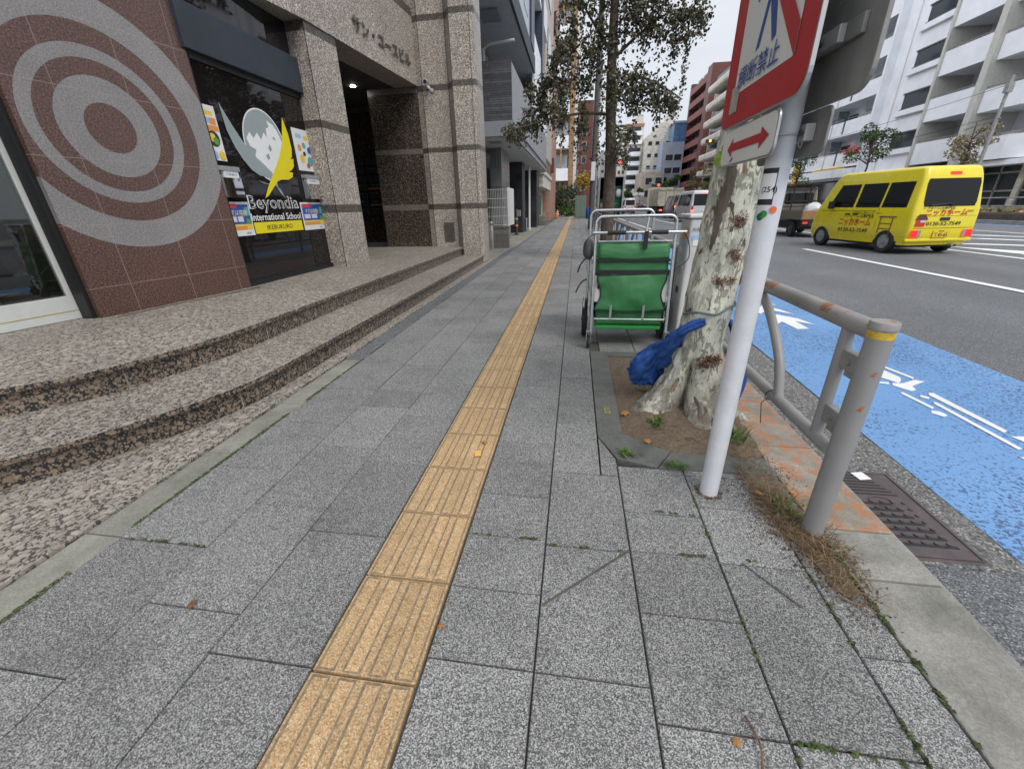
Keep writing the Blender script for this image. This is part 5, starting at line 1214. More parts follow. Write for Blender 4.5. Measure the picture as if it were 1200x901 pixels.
for zz in (.15,.5): b=MB(); b.box(-.018,-.0062,-.26,.26,zz-.022,zz+.022); b.build('stiffener',MAT['signback'],s2_,bevel=.003)
b=MB(); b.text('警視庁',frame((-.0075,-.16,.30),(0,-1,0),(0,0,1)),w=.14,h=.04); b.text('2018.12',frame((-.0075,-.16,.25),(0,-1,0),(0,0,1)),w=.14,h=.03); b.build('stencil_lettering',MAT['fabricgreymat'],s2_)
MAT['strap']=mat('strap grey',(.5,.5,.48),.4,.3,var=.1)
def bracket(label_parent,zz,x0,x1,half=.022):
    b=MB(); b.box(x0,x1,-.05,.05,zz-half,zz+half); b.build('bracket',MAT['strap'],label_parent,bevel=.004)
for st_,Yc,Zc in ((s1_,Y1,Z0),(s2_,Y2,Z0)):
    for zz in (.15,.5):
        b=MB(); sgn_=1 if st_ is s1_ else -1
        x0,x1=(.0066,.0318) if st_ is s1_ else (-.036,-.0185)
        b.box(x0,x1,1.535-Yc,1.56-Yc,zz-.02,zz+.02) if st_ is s1_ else b.box(x0,x1,1.44-Yc,1.60-Yc,zz-.02,zz+.02); o=b.build('bracket',MAT['strap'],st_,bevel=.002)
        if st_ is s2_: b=MB(); b.cyl((-.034,1.52-Yc,zz),(-.042,1.52-Yc,zz),.009,8); b.build('bolt',MAT['steeldark'],o)
a1,fa1,Ya1=plate('arrow_sign','small white plate with a red double-headed arrow under the red bordered sign',.556,1.435,1.905,1.287,1.408,.028,MAT['signwhite'],MAT['edgealu'],th=.008)
ZA=1.287
ar=[(1.835,1.342),(1.785,1.375),(1.785,1.358),(1.54,1.358),(1.54,1.375),(1.475,1.345),(1.54,1.315),(1.54,1.333),(1.785,1.333),(1.785,1.315)]
b=MB(); b.poly([(-.0075,y-Ya1,z-ZA) for y,z in ar]); b.build('arrow',MAT['signred'],fa1)
b=MB(); b.poly([(-.0077,y-Ya1,z-ZA) for y,z in ((1.79,1.302),(1.765,1.314),(1.76,1.308),(1.785,1.297))]); b.build('rust_spot',MAT['burr'],fa1)
a2,fa2,Ya2=plate('blank_small_sign','bare grey back of the small plate below the large grey sign back',.688,1.435,1.905,1.287,1.408,.028,MAT['signwhite'],MAT['signback'],th=.008,facing=1)
for st_,Yc in ((a1,Ya1),(a2,Ya2)):
    b=MB(); 
    if st_ is a1: b.box(.0042,.0275,1.535-Yc,1.56-Yc,.04,.08)
    else: b.box(-.031,-.0042,1.50-Yc,1.60-Yc,.04,.085); 
    o=b.build('bracket',MAT['strap'],st_,bevel=.002)
    if st_ is a2: b=MB(); b.cyl((-.031,1.515-Yc,.062),(-.04,1.515-Yc,.062),.008,8); b.build('bolt',MAT['steeldark'],o); b=MB(); b.tube(catmull([(-.03,1.52-Yc,.07),(-.045,1.50-Yc,.04),(-.04,1.49-Yc,.02),(-.04,1.485-Yc,.035)],4),.0015,5); b.build('wire',MAT['kerbstrip'],st_)
for zz in (1.347,1.562,1.912):
    b=MB(); b.tube([(.0395*math.cos(t*PI/10),.0395*math.sin(t*PI/10),zz) for t in range(21)],.003,6); b.box(-.0035,.0035,0,0,0,0) if False else None; b.build('clamp_band',MAT['strap'],sp)

# --- guard rail sections
RX=.943
def section(y0,y1,label,first=False,post=True):
    t=thing('guard_rail',label,'guard rail',(RX,y0,0),0,'pipe guard rail along the kerb'); L=y1-y0
    if first:
        b=MB(); b.tube([(-.004,0,-.05),(-.004,0,.815)],.0355,28); pst=b.build('post',MAT['railgrey'],t,smooth=60,bevel=0)
        b=MB(); b.tube([(-.004,0,.803),(-.004,0,.822),(-.004,0,.826)],[.0385,.0385,.036],28); b.build('cap',MAT['railrust'],pst,smooth=40)
        b=MB()
        for i in range(11):
            a0=R(136+i*16); r_=.0360
            b.quad(*[(-.004+r_*math.cos(q),r_*math.sin(q),zq) for q,zq in ((a0,.775),(a0+R(16),.775),(a0+R(16),.798),(a0,.798))])
        b.build('reflective_tape',MAT['tapeyellow'],pst)
        for a0,zz,s_ in ((262,.665,.012),(258,.545,.016)):
            b=MB(); b.poly([(-.004+.0360*math.cos(R(a0)+u),.0360*math.sin(R(a0)+u),zz+v) for u,v in ((-.25*s_/.012,-.6*s_),(.1,-.8*s_),(.3,.5*s_),(.05,.7*s_),(-.1,.1*s_))]); b.build('rust_spot',MAT['print_o'] if False else MAT['railspot'],pst)
    elif post:
        b=MB(); b.tube([(0,0,-.05),(0,0,.80)],.04,16); b.build('post',MAT['railgrey'],t,smooth=60)
    b=MB(); b.tube([(0,.0 if first else .03,.785),(0,L-.04,.785)],.031,20); b.build('top_rail',MAT['railrust'],t,smooth=60)
    b=MB(); b.tube([(0,.06,.335),(0,L-.04,.335)],.025,16); lw=b.build('lower_rail',MAT['railgrey'],t,smooth=60)
    for cyl_ in (.155 if first else .10,):
        b=MB(); b.tube([(0,cyl_,.34),(0,cyl_,.78)],.021,14); b.build('upright',MAT['railgrey'],t,smooth=60)
    if first:
        for zz in (.66,.45):
            b=MB(); b.box(-.012,.022,.034,.135,zz-.032,zz+.032); o=b.build('clamp',MAT['galv'],t,bevel=.004); b=MB(); b.cyl((-.012,.085,zz),(-.022,.085,zz),.010,8); b.box(-.008,.012,.06,.10,zz-.05,zz-.033); b.build('bolt',MAT['galv'],o)
        b=MB(); b.tube([(.034*math.cos(a*PI/6),.50+.004*a,.335+.03*math.sin(a*PI/6)) for a in range(14)]+[(-.03,.55,.28),(-.02,.53,.18)],.002,5); b.build('wire',MAT['ink'],lw)
    else:
        b=MB(); b.tube([(0,L-.12,.34),(0,L-.12,.78)],.021,10); b.build('upright',MAT['railgrey'],t,smooth=60)
    for sgn_ in (1,-1):
        c=L*.5
        pth=catmull([(0,c-sgn_*L*.27,.345),(0,c-sgn_*L*.235,.50),(0,c-sgn_*L*.15,.66),(0,c-sgn_*L*.06,.765)],6)
        b=MB(); b.tube(pth,.021,12); b.build('brace',MAT['railgrey'],t,smooth=60)
    return t
MAT['tapeyellow']=mat('worn tape',(.55,.38,.04),.6,var=.3,scale=60)
MAT['railspot']=mat('rust spot',(.36,.13,.06),.8,var=.2,scale=60)
section(1.349,3.42,'end section of the grey pipe guard rail with thick capped post by the plane tree',True)
yy=4.05
gl=['guard rail section right behind the sticker covered box','guard rail section seen through the green cart handles','third guard rail section, beyond the cart','guard rail section beside the ivy tree','far guard rail section just past the ivy tree','very far guard rail section before the dark pole']
for i in range(6):
    section(yy,yy+2.0,gl[i]); yy+=2.03
for i in range(6):
    section(yy,yy+2.0,'distant section of the long grey guard rail beyond the dark utility pole',False); yy+=2.03

# sticker covered box behind the plane tree
MAT['boxgrey']=mat('box grey',(.58,.59,.57),.5,var=.08,grime=.2)
sb=thing('roadside_box','grey roadside cabinet plastered with worn stickers, half hidden behind the plane tree','cabinet',(1.055,3.74,0))
b=MB(); b.box(-.165,.165,-.16,.16,.03,1.05); b.build('body',MAT['boxgrey'],sb,bevel=.02); b=MB(); b.box(-.18,.18,-.175,.175,1.05,1.08); b.build('lid',MAT['boxgrey'],sb,bevel=.01)
rs=random.Random(9)
for k in range(14):
    a=rs.uniform(-.15,.06); z=.35+k*.045+rs.uniform(-.01,.01); w_,h_=rs.uniform(.05,.12),rs.uniform(.03,.06)
    b=MB(); b.quad((a,-.1612-.0003*k,z),(a+w_,-.1612-.0003*k,z),(a+w_,-.1612-.0003*k,z+h_),(a,-.1612-.0003*k,z+h_)); b.build('sticker',MAT['print_'+rs.choice('bryoskp')] if rs.random()<.6 else MAT['paper'],sb)
for k in range(10):
    yq=rs.uniform(-.15,.03); z=.45+k*.055; b=MB(); xx=-.1662-.0003*k; w_,h_=rs.uniform(.05,.11),rs.uniform(.03,.06)
    b.quad((xx,yq+w_,z),(xx,yq,z),(xx,yq,z+h_),(xx,yq+w_,z+h_)); b.build('sticker',MAT['print_'+rs.choice('byoskp')] if rs.random()<.6 else MAT['paper'],sb)
b=MB(); b.text('お知らせ',frame((-.08,-.168,.97),(1,0,0),(0,0,1)),w=.13,h=.03); b.build('lettering',MAT['ink'],sb)

# --- blue net bag tied to the tree
MAT['net']=None
def m_net():
    n=NT('blue net'); g=n.noise(9,5,.6); c=n.ramp(n.noise(26,5,.7),[(.3,(.008,.04,.19,1)),(.55,(.02,.11,.42,1)),(.8,(.06,.20,.56,1))]); n.color(c).set(Roughness=.6); n.bump(n.math('ADD',n.noise(38,6,.7),n.math('MULTIPLY',n.voro(230,'DISTANCE_TO_EDGE'),.6)),.9,.012); return n.mat
MAT['net']=m_net()
nb=thing('net_bag','bunched blue crow net tied round the plane tree and spilling to the ground','net',(.5,2.5,0))
pth=catmull([(.69,2.195,.595),(.64,2.205,.575),(.59,2.235,.525),(.555,2.30,.45),(.525,2.37,.37),(.495,2.43,.28),(.475,2.49,.19),(.47,2.52,.115)],14)
b=MB(); rg2=[]; NN=72; L=len(pth)
for i,p in enumerate(pth):
    t=i/(L-1); d=(pth[min(i+1,L-1)]-pth[max(0,i-1)]).normalized(); e1=d.cross(Vector((.35,-.93,0))).normalized(); e2=d.cross(e1)
    rad=.020+.018*min(1,t*3)+.100*(1/(1+math.exp(-(t-.58)*11))); 
    if t>.88: rad*=math.sqrt(max(.02,1-((t-.88)/.13)**2))
    ring=[]
    for k in range(NN):
        a=2*PI*k/NN; q=rad*(1+.10*math.sin(3*a+t*5+1.3*math.sin(t*6))+.07*math.sin(7*a-t*9+2*math.sin(t*8))+.03*math.sin(17*a+t*11)+.34*noise.noise(Vector((math.cos(a)*1.5,math.sin(a)*1.5,t*6)))-.30*abs(noise.noise(Vector((math.cos(a)*2.6,math.sin(a)*2.6,t*8+3))))-.16*abs(noise.noise(Vector((math.cos(a)*6,math.sin(a)*6,t*15+9))))+.10*noise.noise(Vector((math.cos(a)*4,math.sin(a)*4,t*9)))-.10*abs(math.sin(3*a+7*t+noise.noise(Vector((t*5,0,0)))*3)))
        ring.append(p+e1*q*1.05*math.cos(a)+e2*q*.7*math.sin(a)-Vector((.5,2.5,0)))
    rg2.append(ring)
b.rings(rg2); b.build('net_body',MAT['net'],nb,smooth=180)
b=MB()
pth=catmull([(1.0,2.40,.06),(1.01,2.40,.18),(.99,2.41,.32),(.95,2.43,.44),(.90,2.44,.54)],6); rg2=[]
for i,p in enumerate(pth):
    t=i/(len(pth)-1); rad=.032*(1-.5*abs(2*t-.8)); rg2.append([p+Vector((math.cos(a*PI/8)*rad*(1+.3*math.sin(3*a)),math.sin(a*PI/8)*rad*.8,.01*math.sin(5*a)))-Vector((.5,2.5,0)) for a in range(16)])
b.rings(rg2); b.build('net_end',MAT['net'],nb,smooth=180)
b=MB(); rp_=[]
for k in range(25):
    a=R(200+k*9); z=.60+.10*(k/24); q=on_trunk(a%(2*PI),z,.008); rp_.append(Vector((TX,TY,0))+q-Vector((.5,2.5,0)))
b.tube(catmull(rp_[::4],5),.006,6); b.build('rope',mat('rope',(.10,.15,.15),.8,var=.4,scale=90),nb,smooth=180)

# --- green folding delivery cart
MAT['cartgreen']=mat('cart green fabric',(.028,.155,.05),.55,var=.22,scale=5,bump=.3,bscale=9); MAT['cartgreen2']=mat('cart green flap',(.05,.20,.075),.5,var=.12,scale=5)
MAT['brightgreen']=mat('bright green sheet',(.02,.30,.05),.45,var=.1)
MAT['alutube']=mat('aluminium tube',(.55,.57,.58),.3,.85,var=.08,scale=9); MAT['rubber']=mat('rubber',(.018,.018,.018),.75,var=.2); MAT['strapgrey']=mat('grey webbing',(.25,.26,.26),.8)
ct=thing('folding_cart','green fabric folding delivery cart with aluminium hoop handles parked beside the tree pit','cart',(.47,3.56,0))
ct_o=Vector((.47,3.56,0))
def C(p): return Vector(p)-ct_o
def ctube(name,path,r,m,par=None,n=12,sm=4):
    b=MB(); b.tube(catmull([C(p) for p in path],sm) if sm else [C(p) for p in path],r,n); return b.build(name,MAT[m],par or ct,smooth=60)
def hoop(x0,x1,y0,y1,ztop,rad=.055):
    A=[(x0,y0,.13),(x0+(.0),y1,ztop-rad)]; out=[A[0],A[1]]
    for i in range(1,7): a=PI-PI/2*i/6; out.append((x0+rad+rad*math.cos(a),y1,ztop-rad+rad*math.sin(a)))
    for i in range(0,7): a=PI/2-PI/2*i/6; out.append((x1-rad+rad*math.cos(a),y1,ztop-rad+rad*math.sin(a)))
    out.append((x1,y0,.13)); return out
ctube('front_hoop',hoop(.165,.79,3.50,3.60,1.075),.0125,'alutube',sm=0)
ctube('rear_hoop',hoop(.135,.69,4.02,4.08,1.115),.0125,'alutube',sm=0)
hb=ctube('handle_bar',[(.14,3.56,.955),(.865,3.56,.955)],.0115,'alutube',sm=0)
for x0,x1 in ((.255,.40),(.60,.725)): ctube('grip',[(x0,3.56,.955),(x1,3.56,.955)],.0165,'rubber',hb,sm=0)
ctube('strut',[(.575,3.60,1.065),(.56,3.58,.96)],.009,'alutube',sm=0)
b=MB(); b.box(.545-ct_o.x,.575-ct_o.x,-.018,.012,.83,.965); b.build('strap',MAT['rubber'],ct)
ctube('brake_cable',[(.15,3.55,.95),(.09,3.54,.90),(.075,3.55,.80),(.13,3.56,.74)],.0035,'rubber',sm=6,n=6)
ctube('brake_cable',[(.84,3.55,.955),(.885,3.54,.88),(.90,3.55,.75),(.80,3.56,.66)],.0035,'rubber',sm=6,n=6)
# fabric body: bulging front panel grids
def panel(name,fn,nu,nv,m,par=None,th=0):
    b=MB(); pts=[C(fn(i/nu,j/nv)) for j in range(nv+1) for i in range(nu+1)]
    b.add(pts,[(j*(nu+1)+i,j*(nu+1)+i+1,(j+1)*(nu+1)+i+1,(j+1)*(nu+1)+i) for j in range(nv) for i in range(nu)]); o=b.build(name,MAT[m],par or ct,smooth=180)
    if th: s_=o.modifiers.new('th','SOLIDIFY'); s_.thickness=th
    return o
wr_=lambda x,z,s=1: .007*s*noise.noise(Vector((x*9,z*13,2)))+.004*s*noise.noise(Vector((x*22,z*17,7)))
yf=lambda z: 3.535+(z-.2)*.10      # front plane leans back towards the top
def body(u,v):
    x=.195+u*.565; z=.20+v*.42; return (x+ .02*(v-.5)*(u-.5), yf(z)+.012-.022*math.sin(PI*u)*math.sin(PI*min(1,v*1.1))+wr_(x,z), z)
panel('front_panel',body,24,20,'cartgreen',th=.004)
def pocket(u,v):
    z=.335+v*.29; pin=.036*math.sin(PI*min(1,v*1.15))**1.5; x0=.178+pin*(1.2)+.02*v; x1=.772-pin*1.1-.015*v
    x=x0+(x1-x0)*u; sag=-.018*math.sin(PI*u)*(1-v); return (x, yf(z)-.016-.03*math.sin(PI*u)*math.sin(PI*(v*.9+.05))+wr_(x,z,1.6), z+sag+ .015*(u-.3)*v)
for xa,xb in ((.178,.25),(.70,.776)):
    b=MB(); b.add([C(p) for p in ((xa,yf(.40)-.006,.40),(xb,yf(.40)-.006,.40),(xb,yf(.62)-.006,.615),(xa,yf(.62)-.006,.615))],[(0,1,2,3)]); b.build('mesh_side',MAT['boxgrey'],ct)
po=panel('pocket_panel',pocket,26,18,'cartgreen',th=.004)
def edge(v0,u0):
    return [pocket(u0,v0+(1-2*v0)*i/12) for i in range(13)]
for u0 in (0,1): ctube('piping',[Vector(p)+Vector((0,-.003,0)) for p in edge(0,u0)],.004,'rubber',po,sm=0,n=6)
ctube('piping',[Vector(pocket(i/12,1))+Vector((0,-.003,0)) for i in range(13)],.004,'rubber',po,sm=0,n=6); ctube('piping',[Vector(pocket(i/12,0))+Vector((0,-.003,0)) for i in range(13)],.003,'rubber',po,sm=0,n=6)
panel('upper_panel',lambda u,v:(.195+u*.57, yf(.64+.2*v)+.008+wr_(u,v),.615+.25*v),14,8,'cartgreen',th=.004)
panel('top_flap',lambda u,v:(.20+u*.56, yf(.76+.1*v)-.012-.012*math.sin(PI*v)+wr_(u*.6,v), .755+.115*v-.012*(1-v)*math.sin(PI*u)),16,8,'cartgreen2',th=.004)
b=MB()
for z0,z1 in ((.728,.75),(.628,.662)): b.box(.185-ct_o.x,.775-ct_o.x,yf(z0)-.012-ct_o.y,yf(z0)+.004-ct_o.y,z0,z1)
b.build('black_band',MAT['rubber'],ct,bevel=.003)
bp=MB(); bp.box(.225-ct_o.x,.50-ct_o.x,yf(.6)-.004-ct_o.y,yf(.6)+.0-ct_o.y,.605,.63); bp.build('inner_sheet',MAT['brightgreen'],ct)
bp=MB(); bp.ball((.34-ct_o.x,yf(.62)-.004-ct_o.y,.618),.05,8,(1.1,.1,.22)); bp.build('white_bundle',MAT['paper'],ct,smooth=180)
ctube('top_bar',[(.19,3.60,.885),(.775,3.60,.885)],.008,'alutube',sm=0)
ctube('lower_bar',[(.185,3.50,.262),(.765,3.50,.262)],.009,'alutube',sm=0)
for x in (.31,.58): 
    b=MB(); b.box(x-ct_o.x,x+.018-ct_o.x,-.068,-.062,.262,.385); b.build('webbing_strap',MAT['strapgrey'],ct)
# sides, back and base of the fabric box
b=MB(); b.box(.17-ct_o.x,.176-ct_o.x,3.57-ct_o.y,4.02-ct_o.y,.22,.66); b.build('side_panel',MAT['cartgreen'],ct)
b=MB(); b.box(.774-ct_o.x,.78-ct_o.x,3.57-ct_o.y,4.02-ct_o.y,.22,.66); b.build('side_panel',mat('pale mesh side',(.42,.42,.38),.7),ct)
b=MB(); b.box(.18-ct_o.x,.77-ct_o.x,4.0-ct_o.y,4.006-ct_o.y,.2,.86); b.build('back_panel',MAT['cartgreen'],ct)
b=MB(); b.box(.20-ct_o.x,.75-ct_o.x,3.53-ct_o.y,4.0-ct_o.y,.165,.197); b.build('base_sheet',MAT['brightgreen'],ct,bevel=.008)
b=MB(); b.box(.20-ct_o.x,.74-ct_o.x,3.56-ct_o.y,3.98-ct_o.y,.205,.58); b.build('load_block',MAT['darkroom'],ct)
for x0 in (.165,.79):
    ctube('side_rail',[(x0,3.52,.25),(x0,4.04,.25)],.0095,'alutube',sm=0); ctube('cross_strut',[(x0,3.53,.34),(x0,4.03,.80)],.008,'alutube',sm=0); ctube('side_rail',[(x0,3.57,.70),(x0,4.06,.70)],.008,'alutube',sm=0)
def wheel(x,y,z,r,w,name):
    b=MB(); Mx=Matrix(((0,0,1,x-ct_o.x),(1,0,0,y-ct_o.y),(0,1,0,z),(0,0,0,1)))
    prof=[(r-.022,-w/2),(r-.006,-w/2),(r,-w/4),(r,w/4),(r-.006,w/2),(r-.022,w/2)]
    b.rings([[Mx@Vector((pr*math.cos(2*PI*k/28),pr*math.sin(2*PI*k/28),px)) for pr,px in prof] for k in range(29)],cap0=False,cap1=False); o=b.build(name,MAT['rubber'],ct,smooth=50)
    b=MB(); 
    for k in range(6): a=2*PI*k/6; b.tube([Mx@Vector((.02*math.cos(a),.02*math.sin(a),0)),Mx@Vector(((r-.018)*math.cos(a),(r-.018)*math.sin(a),0))],.006,6)
    b.cyl(Mx@Vector((0,0,-w*.7)),Mx@Vector((0,0,w*.7)),.02,10); b.build('hub',MAT['steeldark'],o,smooth=50)
wheel(.115,3.90,.165,.165,.045,'rear_wheel'); wheel(.83,3.90,.165,.165,.045,'rear_wheel'); wheel(.145,3.50,.055,.055,.026,'caster'); wheel(.80,3.50,.055,.055,.026,'caster')
for x0 in (.145,.80):
    b=MB(); b.box(x0-.02-ct_o.x,x0-.014-ct_o.x,-.09,-.03,.05,.15); b.box(x0+.014-ct_o.x,x0+.02-ct_o.x,-.09,-.03,.05,.15); b.box(x0-.02-ct_o.x,x0+.02-ct_o.x,-.09,-.03,.15,.158); b.build('caster_fork',MAT['galv'],ct)
ctube('mudguard',[(.10,3.76,.30),(.105,3.85,.345),(.105,3.95,.345),(.11,4.03,.31)],.014,'alutube',sm=5)
# grey bag tucked at the side of the cart
bg_=MB(); bg_.rings([[(.115+.045*s_*math.cos(t*PI/7)*(1+.1*math.sin(3*t)),3.66+.07*s_*math.sin(t*PI/7),z) for t in range(14)] for z,s_ in ((.74,.4),(.77,.9),(.83,1.0),(.88,.8),(.905,.3))]); o=bg_.build('grey_pouch',mat('grey pouch',(.09,.09,.095),.6,var=.3),None,smooth=180,loc=(.115,3.66,.74)); tag(o,'dark grey pouch strapped to the left side of the green cart','pouch')
b=MB(); b.tube(catmull([(.09,3.62,.75),(.05,3.60,.70),(.03,3.58,.64)],4),.007,6); b.tube(catmull([(.11,3.62,.58),(.06,3.60,.55),(.02,3.58,.47)],4),.007,6)
for ob in [b.build('loose_strap',MAT['rubber'],o)]: ob.location=(-.115,-3.66,-.74)

# --- drain grate, paper slip, weeds, leaves, ivy tree
MAT['iron']=mat('cast iron',(.105,.085,.085),.6,.3,var=.25,scale=12,grime=.3); 
dg=thing('drain_grate','brown cast iron drain cover with slots set in the gutter below the guard rail post','drain cover',(1.45,1.68,ZR))
b=MB(); b.box(-.17,.17,-.30,.29,-.03,.008)
fr_=b.build('frame_plate',MAT['iron'],dg,bevel=.003)
b=MB(); b.box(-.155,-.150,-.285,.275,.008,.012); b.box(.150,.155,-.285,.275,.008,.012); b.box(-.15,.15,-.285,-.28,.008,.012); b.box(-.15,.15,.27,.275,.008,.012); b.build('rim',MAT['iron'],dg)
b=MB()
for k in range(7):
    y=-.225+k*.042; b.box(-.115+.0*k,.115-.012*k,y,y+.014,.0082,.0098) 
b.build('slot',MAT['ink'],dg)
b=MB()
for k in range(7):
    y=.10+k*.024; b.box(-.11,.10-.01*k,y,y+.008,.0082,.0098)
b.build('slot',MAT['ink'],dg)
b=MB()
for k in range(7):
    for j in range(5): b.cyl((-.09+j*.045,-.205+k*.042,.008),(-.09+j*.045,-.205+k*.042,.014),.008,8)
b.tube([(.045*math.cos(t*PI/8),.05+.035*math.sin(t*PI/8),.010) for t in range(17)],.003,5); b.build('relief_pattern',MAT['iron'],dg)
b=MB(); b.box(-.03,.03,-.03,.03,.0,.002,Matrix.Rotation(.2,4,'Z')); b.text('・',Matrix.Translation((0,0,.0025)),h=.006); o=b.build('paper_slip',MAT['paper'],None); o.location=(1.475,1.925,ZR+.0105); tag(o,'small white paper slip lying on the far corner of the drain cover','paper')

MAT['straw']=m_leaf('dry straw',[(0,(.07,.045,.022,1)),(.6,(.16,.105,.055,1)),(1,(.27,.19,.10,1))],.9); MAT['weed']=m_leaf('weed green',[(0,(.05,.10,.02,1)),(1,(.12,.2,.04,1))])
def blades(b,rnd,n,cx,cy,sx,sy,z,l0,l1,flat=.2,w=.0013):
    for i in range(n):
        p=Vector((cx+rnd.gauss(0,sx),cy+rnd.gauss(0,sy),z+abs(rnd.gauss(0,.006)))); a=rnd.uniform(0,2*PI); L=rnd.uniform(l0,l1); d=Vector((math.cos(a),math.sin(a),abs(rnd.gauss(0,flat)))).normalized()*L; e=d.cross(Vector((0,0,1))).normalized()*w
        m=p+d*.5+Vector((0,0,L*.12)); b.add([p-e,p+e,m+e*.8,p+d,m-e*.8],[(0,1,2,4),(4,2,3)])
rs=random.Random(12)
b=MB(); blades(b,rs,420,.86,1.44,.045,.10,.004,.03,.11); blades(b,rs,160,.90,1.27,.03,.05,.004,.03,.1); blades(b,rs,130,.915,1.10,.03,.06,.004,.02,.09); blades(b,rs,120,1.0,1.22,.02,.08,.003,.02,.07); blades(b,rs,130,.88,1.75,.05,.08,.012,.03,.1); blades(b,rs,160,.88,2.1,.05,.12,.02,.03,.1); blades(b,rs,70,.60,2.0,.1,.08,.012,.02,.07)
o=b.build('dry_grass',MAT['straw'],None,loc=(.88,1.5,0)); tag(o,'dry brown grass matted round the guard rail post and tree pit','dry grass',kind='stuff')
b=MB()
for i in range(5200):
    q=rs.random()
    if q<.06: a0=rs.uniform(0,6.28); x,y=.62+.045*math.cos(a0)+rs.gauss(0,.008),1.547+.045*math.sin(a0)+rs.gauss(0,.008)
    elif q<.4: x,y=rs.gauss(.86,.07),rs.gauss(1.46,.14)
    elif q<.65: x,y=rs.gauss(.92,.05),rs.gauss(1.2,.12)
    elif q<.8: x,y=rs.gauss(.88,.06),rs.gauss(1.75,.1)
    else: x,y=rs.uniform(.3,.95),rs.uniform(1.86,3.2)
    if x>1.2 or y<.5: continue
    z0=.003 if not(.3<x<.965 and 1.85<y<3.3) else .03; s_=rs.uniform(.0015,.005); a=rs.uniform(0,6.28)
    b.add([(x+s_*math.cos(a+q_),y+s_*math.sin(a+q_),z0) for q_ in (0,2.1,4.2)]+[(x,y,z0+s_*.7)],[(0,1,3),(1,2,3),(2,0,3)])
o=b.build('dirt_crumbs',m_leaf('dirt crumbs',[(0,(.05,.035,.022,1)),(.7,(.12,.085,.055,1)),(1,(.25,.2,.15,1))],.95),None,loc=(.88,1.5,0)); tag(o,'loose brown dirt crumbs round the post and in the tree pit','dirt',kind='stuff')
b=MB(); blades(b,rs,120,.845,1.98,.03,.04,.03,.03,.08,1.2,.004); blades(b,rs,60,.50,2.12,.02,.03,.02,.02,.06,1.1,.004); blades(b,rs,35,.30,1.80,.02,.02,.01,.02,.05,.6,.005); blades(b,rs,30,.52,1.72,.03,.012,.005,.02,.06,.4,.005); blades(b,rs,40,.90,1.46,.03,.03,.008,.02,.04,.8,.004)
for i in range(12): blades(b,rs,8,.31+rs.uniform(0,.5),1.9+rs.uniform(0,1.2),.02,.02,.03,.02,.05,1,.003)
o=b.build('weeds',MAT['weed'],None,loc=(.84,1.95,0)); tag(o,'small green weeds sprouting in the tree pit','weeds',kind='stuff')
b=MB()
def moss(x0,y0,x1,y1,n,w=.006,gap=.5):
    for i in range(n):
        t=rs.random()
        if noise.noise(Vector((x0*7+t*14,y0*3,4)))<gap-.5: continue
        x=x0+(x1-x0)*t+rs.gauss(0,w*.5); y=y0+(y1-y0)*t+rs.gauss(0,w*.5); s_=rs.uniform(.004,.011); a=rs.uniform(0,6.28)
        b.add([(x+s_*math.cos(a+q),y+s_*math.sin(a+q),rs.uniform(.0,.006)) for q in (0,2.1,4.2)]+[(x,y,rs.uniform(.003,.009))],[(0,1,3),(1,2,3),(2,0,3)])
moss(-1.754,.3,-1.754,3.6,1500,.007,.35); moss(-1.754,3.6,-1.754,9,350,.008,.5); moss(.966,.3,.966,1.3,300,.007,.5); moss(.83,.3,.83,1.4,240,.006,.6); moss(.545,.3,.545,1.6,160,.004,.6); moss(.3,1.17,.82,1.17,110,.004,.5); moss(.55,.62,.96,.6,90,.004,.5); moss(-.06,1.16,.24,1.16,60,.004,.5); moss(-1.35,.99,-1.75,.99,50,.004,.5); moss(-.37,1.18,0,1.18,60,.003,.55); moss(-1.93,1.8,-1.93,4.5,200,.008,.5); moss(.24,1.4,.54,1.38,40,.004,.5)
o=b.build('moss',m_leaf('moss',[(0,(.02,.035,.010,1)),(1,(.07,.105,.03,1))]),None,loc=(-1.754,1.8,0)); tag(o,'green moss in the pavement joints','moss',kind='stuff')
MAT['fallen']=m_leaf('fallen leaf',[(0,(.18,.08,.03,1)),(.6,(.36,.18,.05,1)),(1,(.5,.32,.08,1))],.8)
fl_=[('yellow fallen leaf in the tree pit near the left edging',.335,2.23,.045,.02),('brown fallen leaf in the tree pit near the front edging',.42,1.92,.035,.02),('orange fallen leaf in the dry grass by the guard rail post',.83,1.55,.04,.012),('small brown leaf scrap at the edge of the yellow strip',-.36,.79,.02,.006),('reddish leaf scrap on the slab front right of the yellow strip',.42,.60,.02,.006),('curled dark leaf on the grey slabs left of the yellow strip',-1.19,.755,.03,.008),('brown twig like leaf lying on the lowest front slabs',.42,.52,.05,.006),('yellow leaf scrap on the yellow strip beside the fourth block',-.44,1.83,.035,.01)]
for k,(lb,x,y,s_,z) in enumerate(fl_):
    b=MB(); a=k*1.3; plane_leaf(b,(0,0,.004),s_*.6,(math.cos(a),math.sin(a),.15),(-math.sin(a),math.cos(a),.2)); o=b.build('fallen_leaf',MAT['fallen'] if k!=5 else MAT['burr'],None); o.location=(x,y,z); tag(o,lb,'leaf')
b=MB(); b.tube(catmull([(.46,.66,.006),(.47,.60,.012),(.455,.55,.006)],4),.0025,5); o=b.build('twig',MAT['burr'],None,loc=(.46,.6,.006)); tag(o,'thin reddish twig lying on the front slabs','twig')

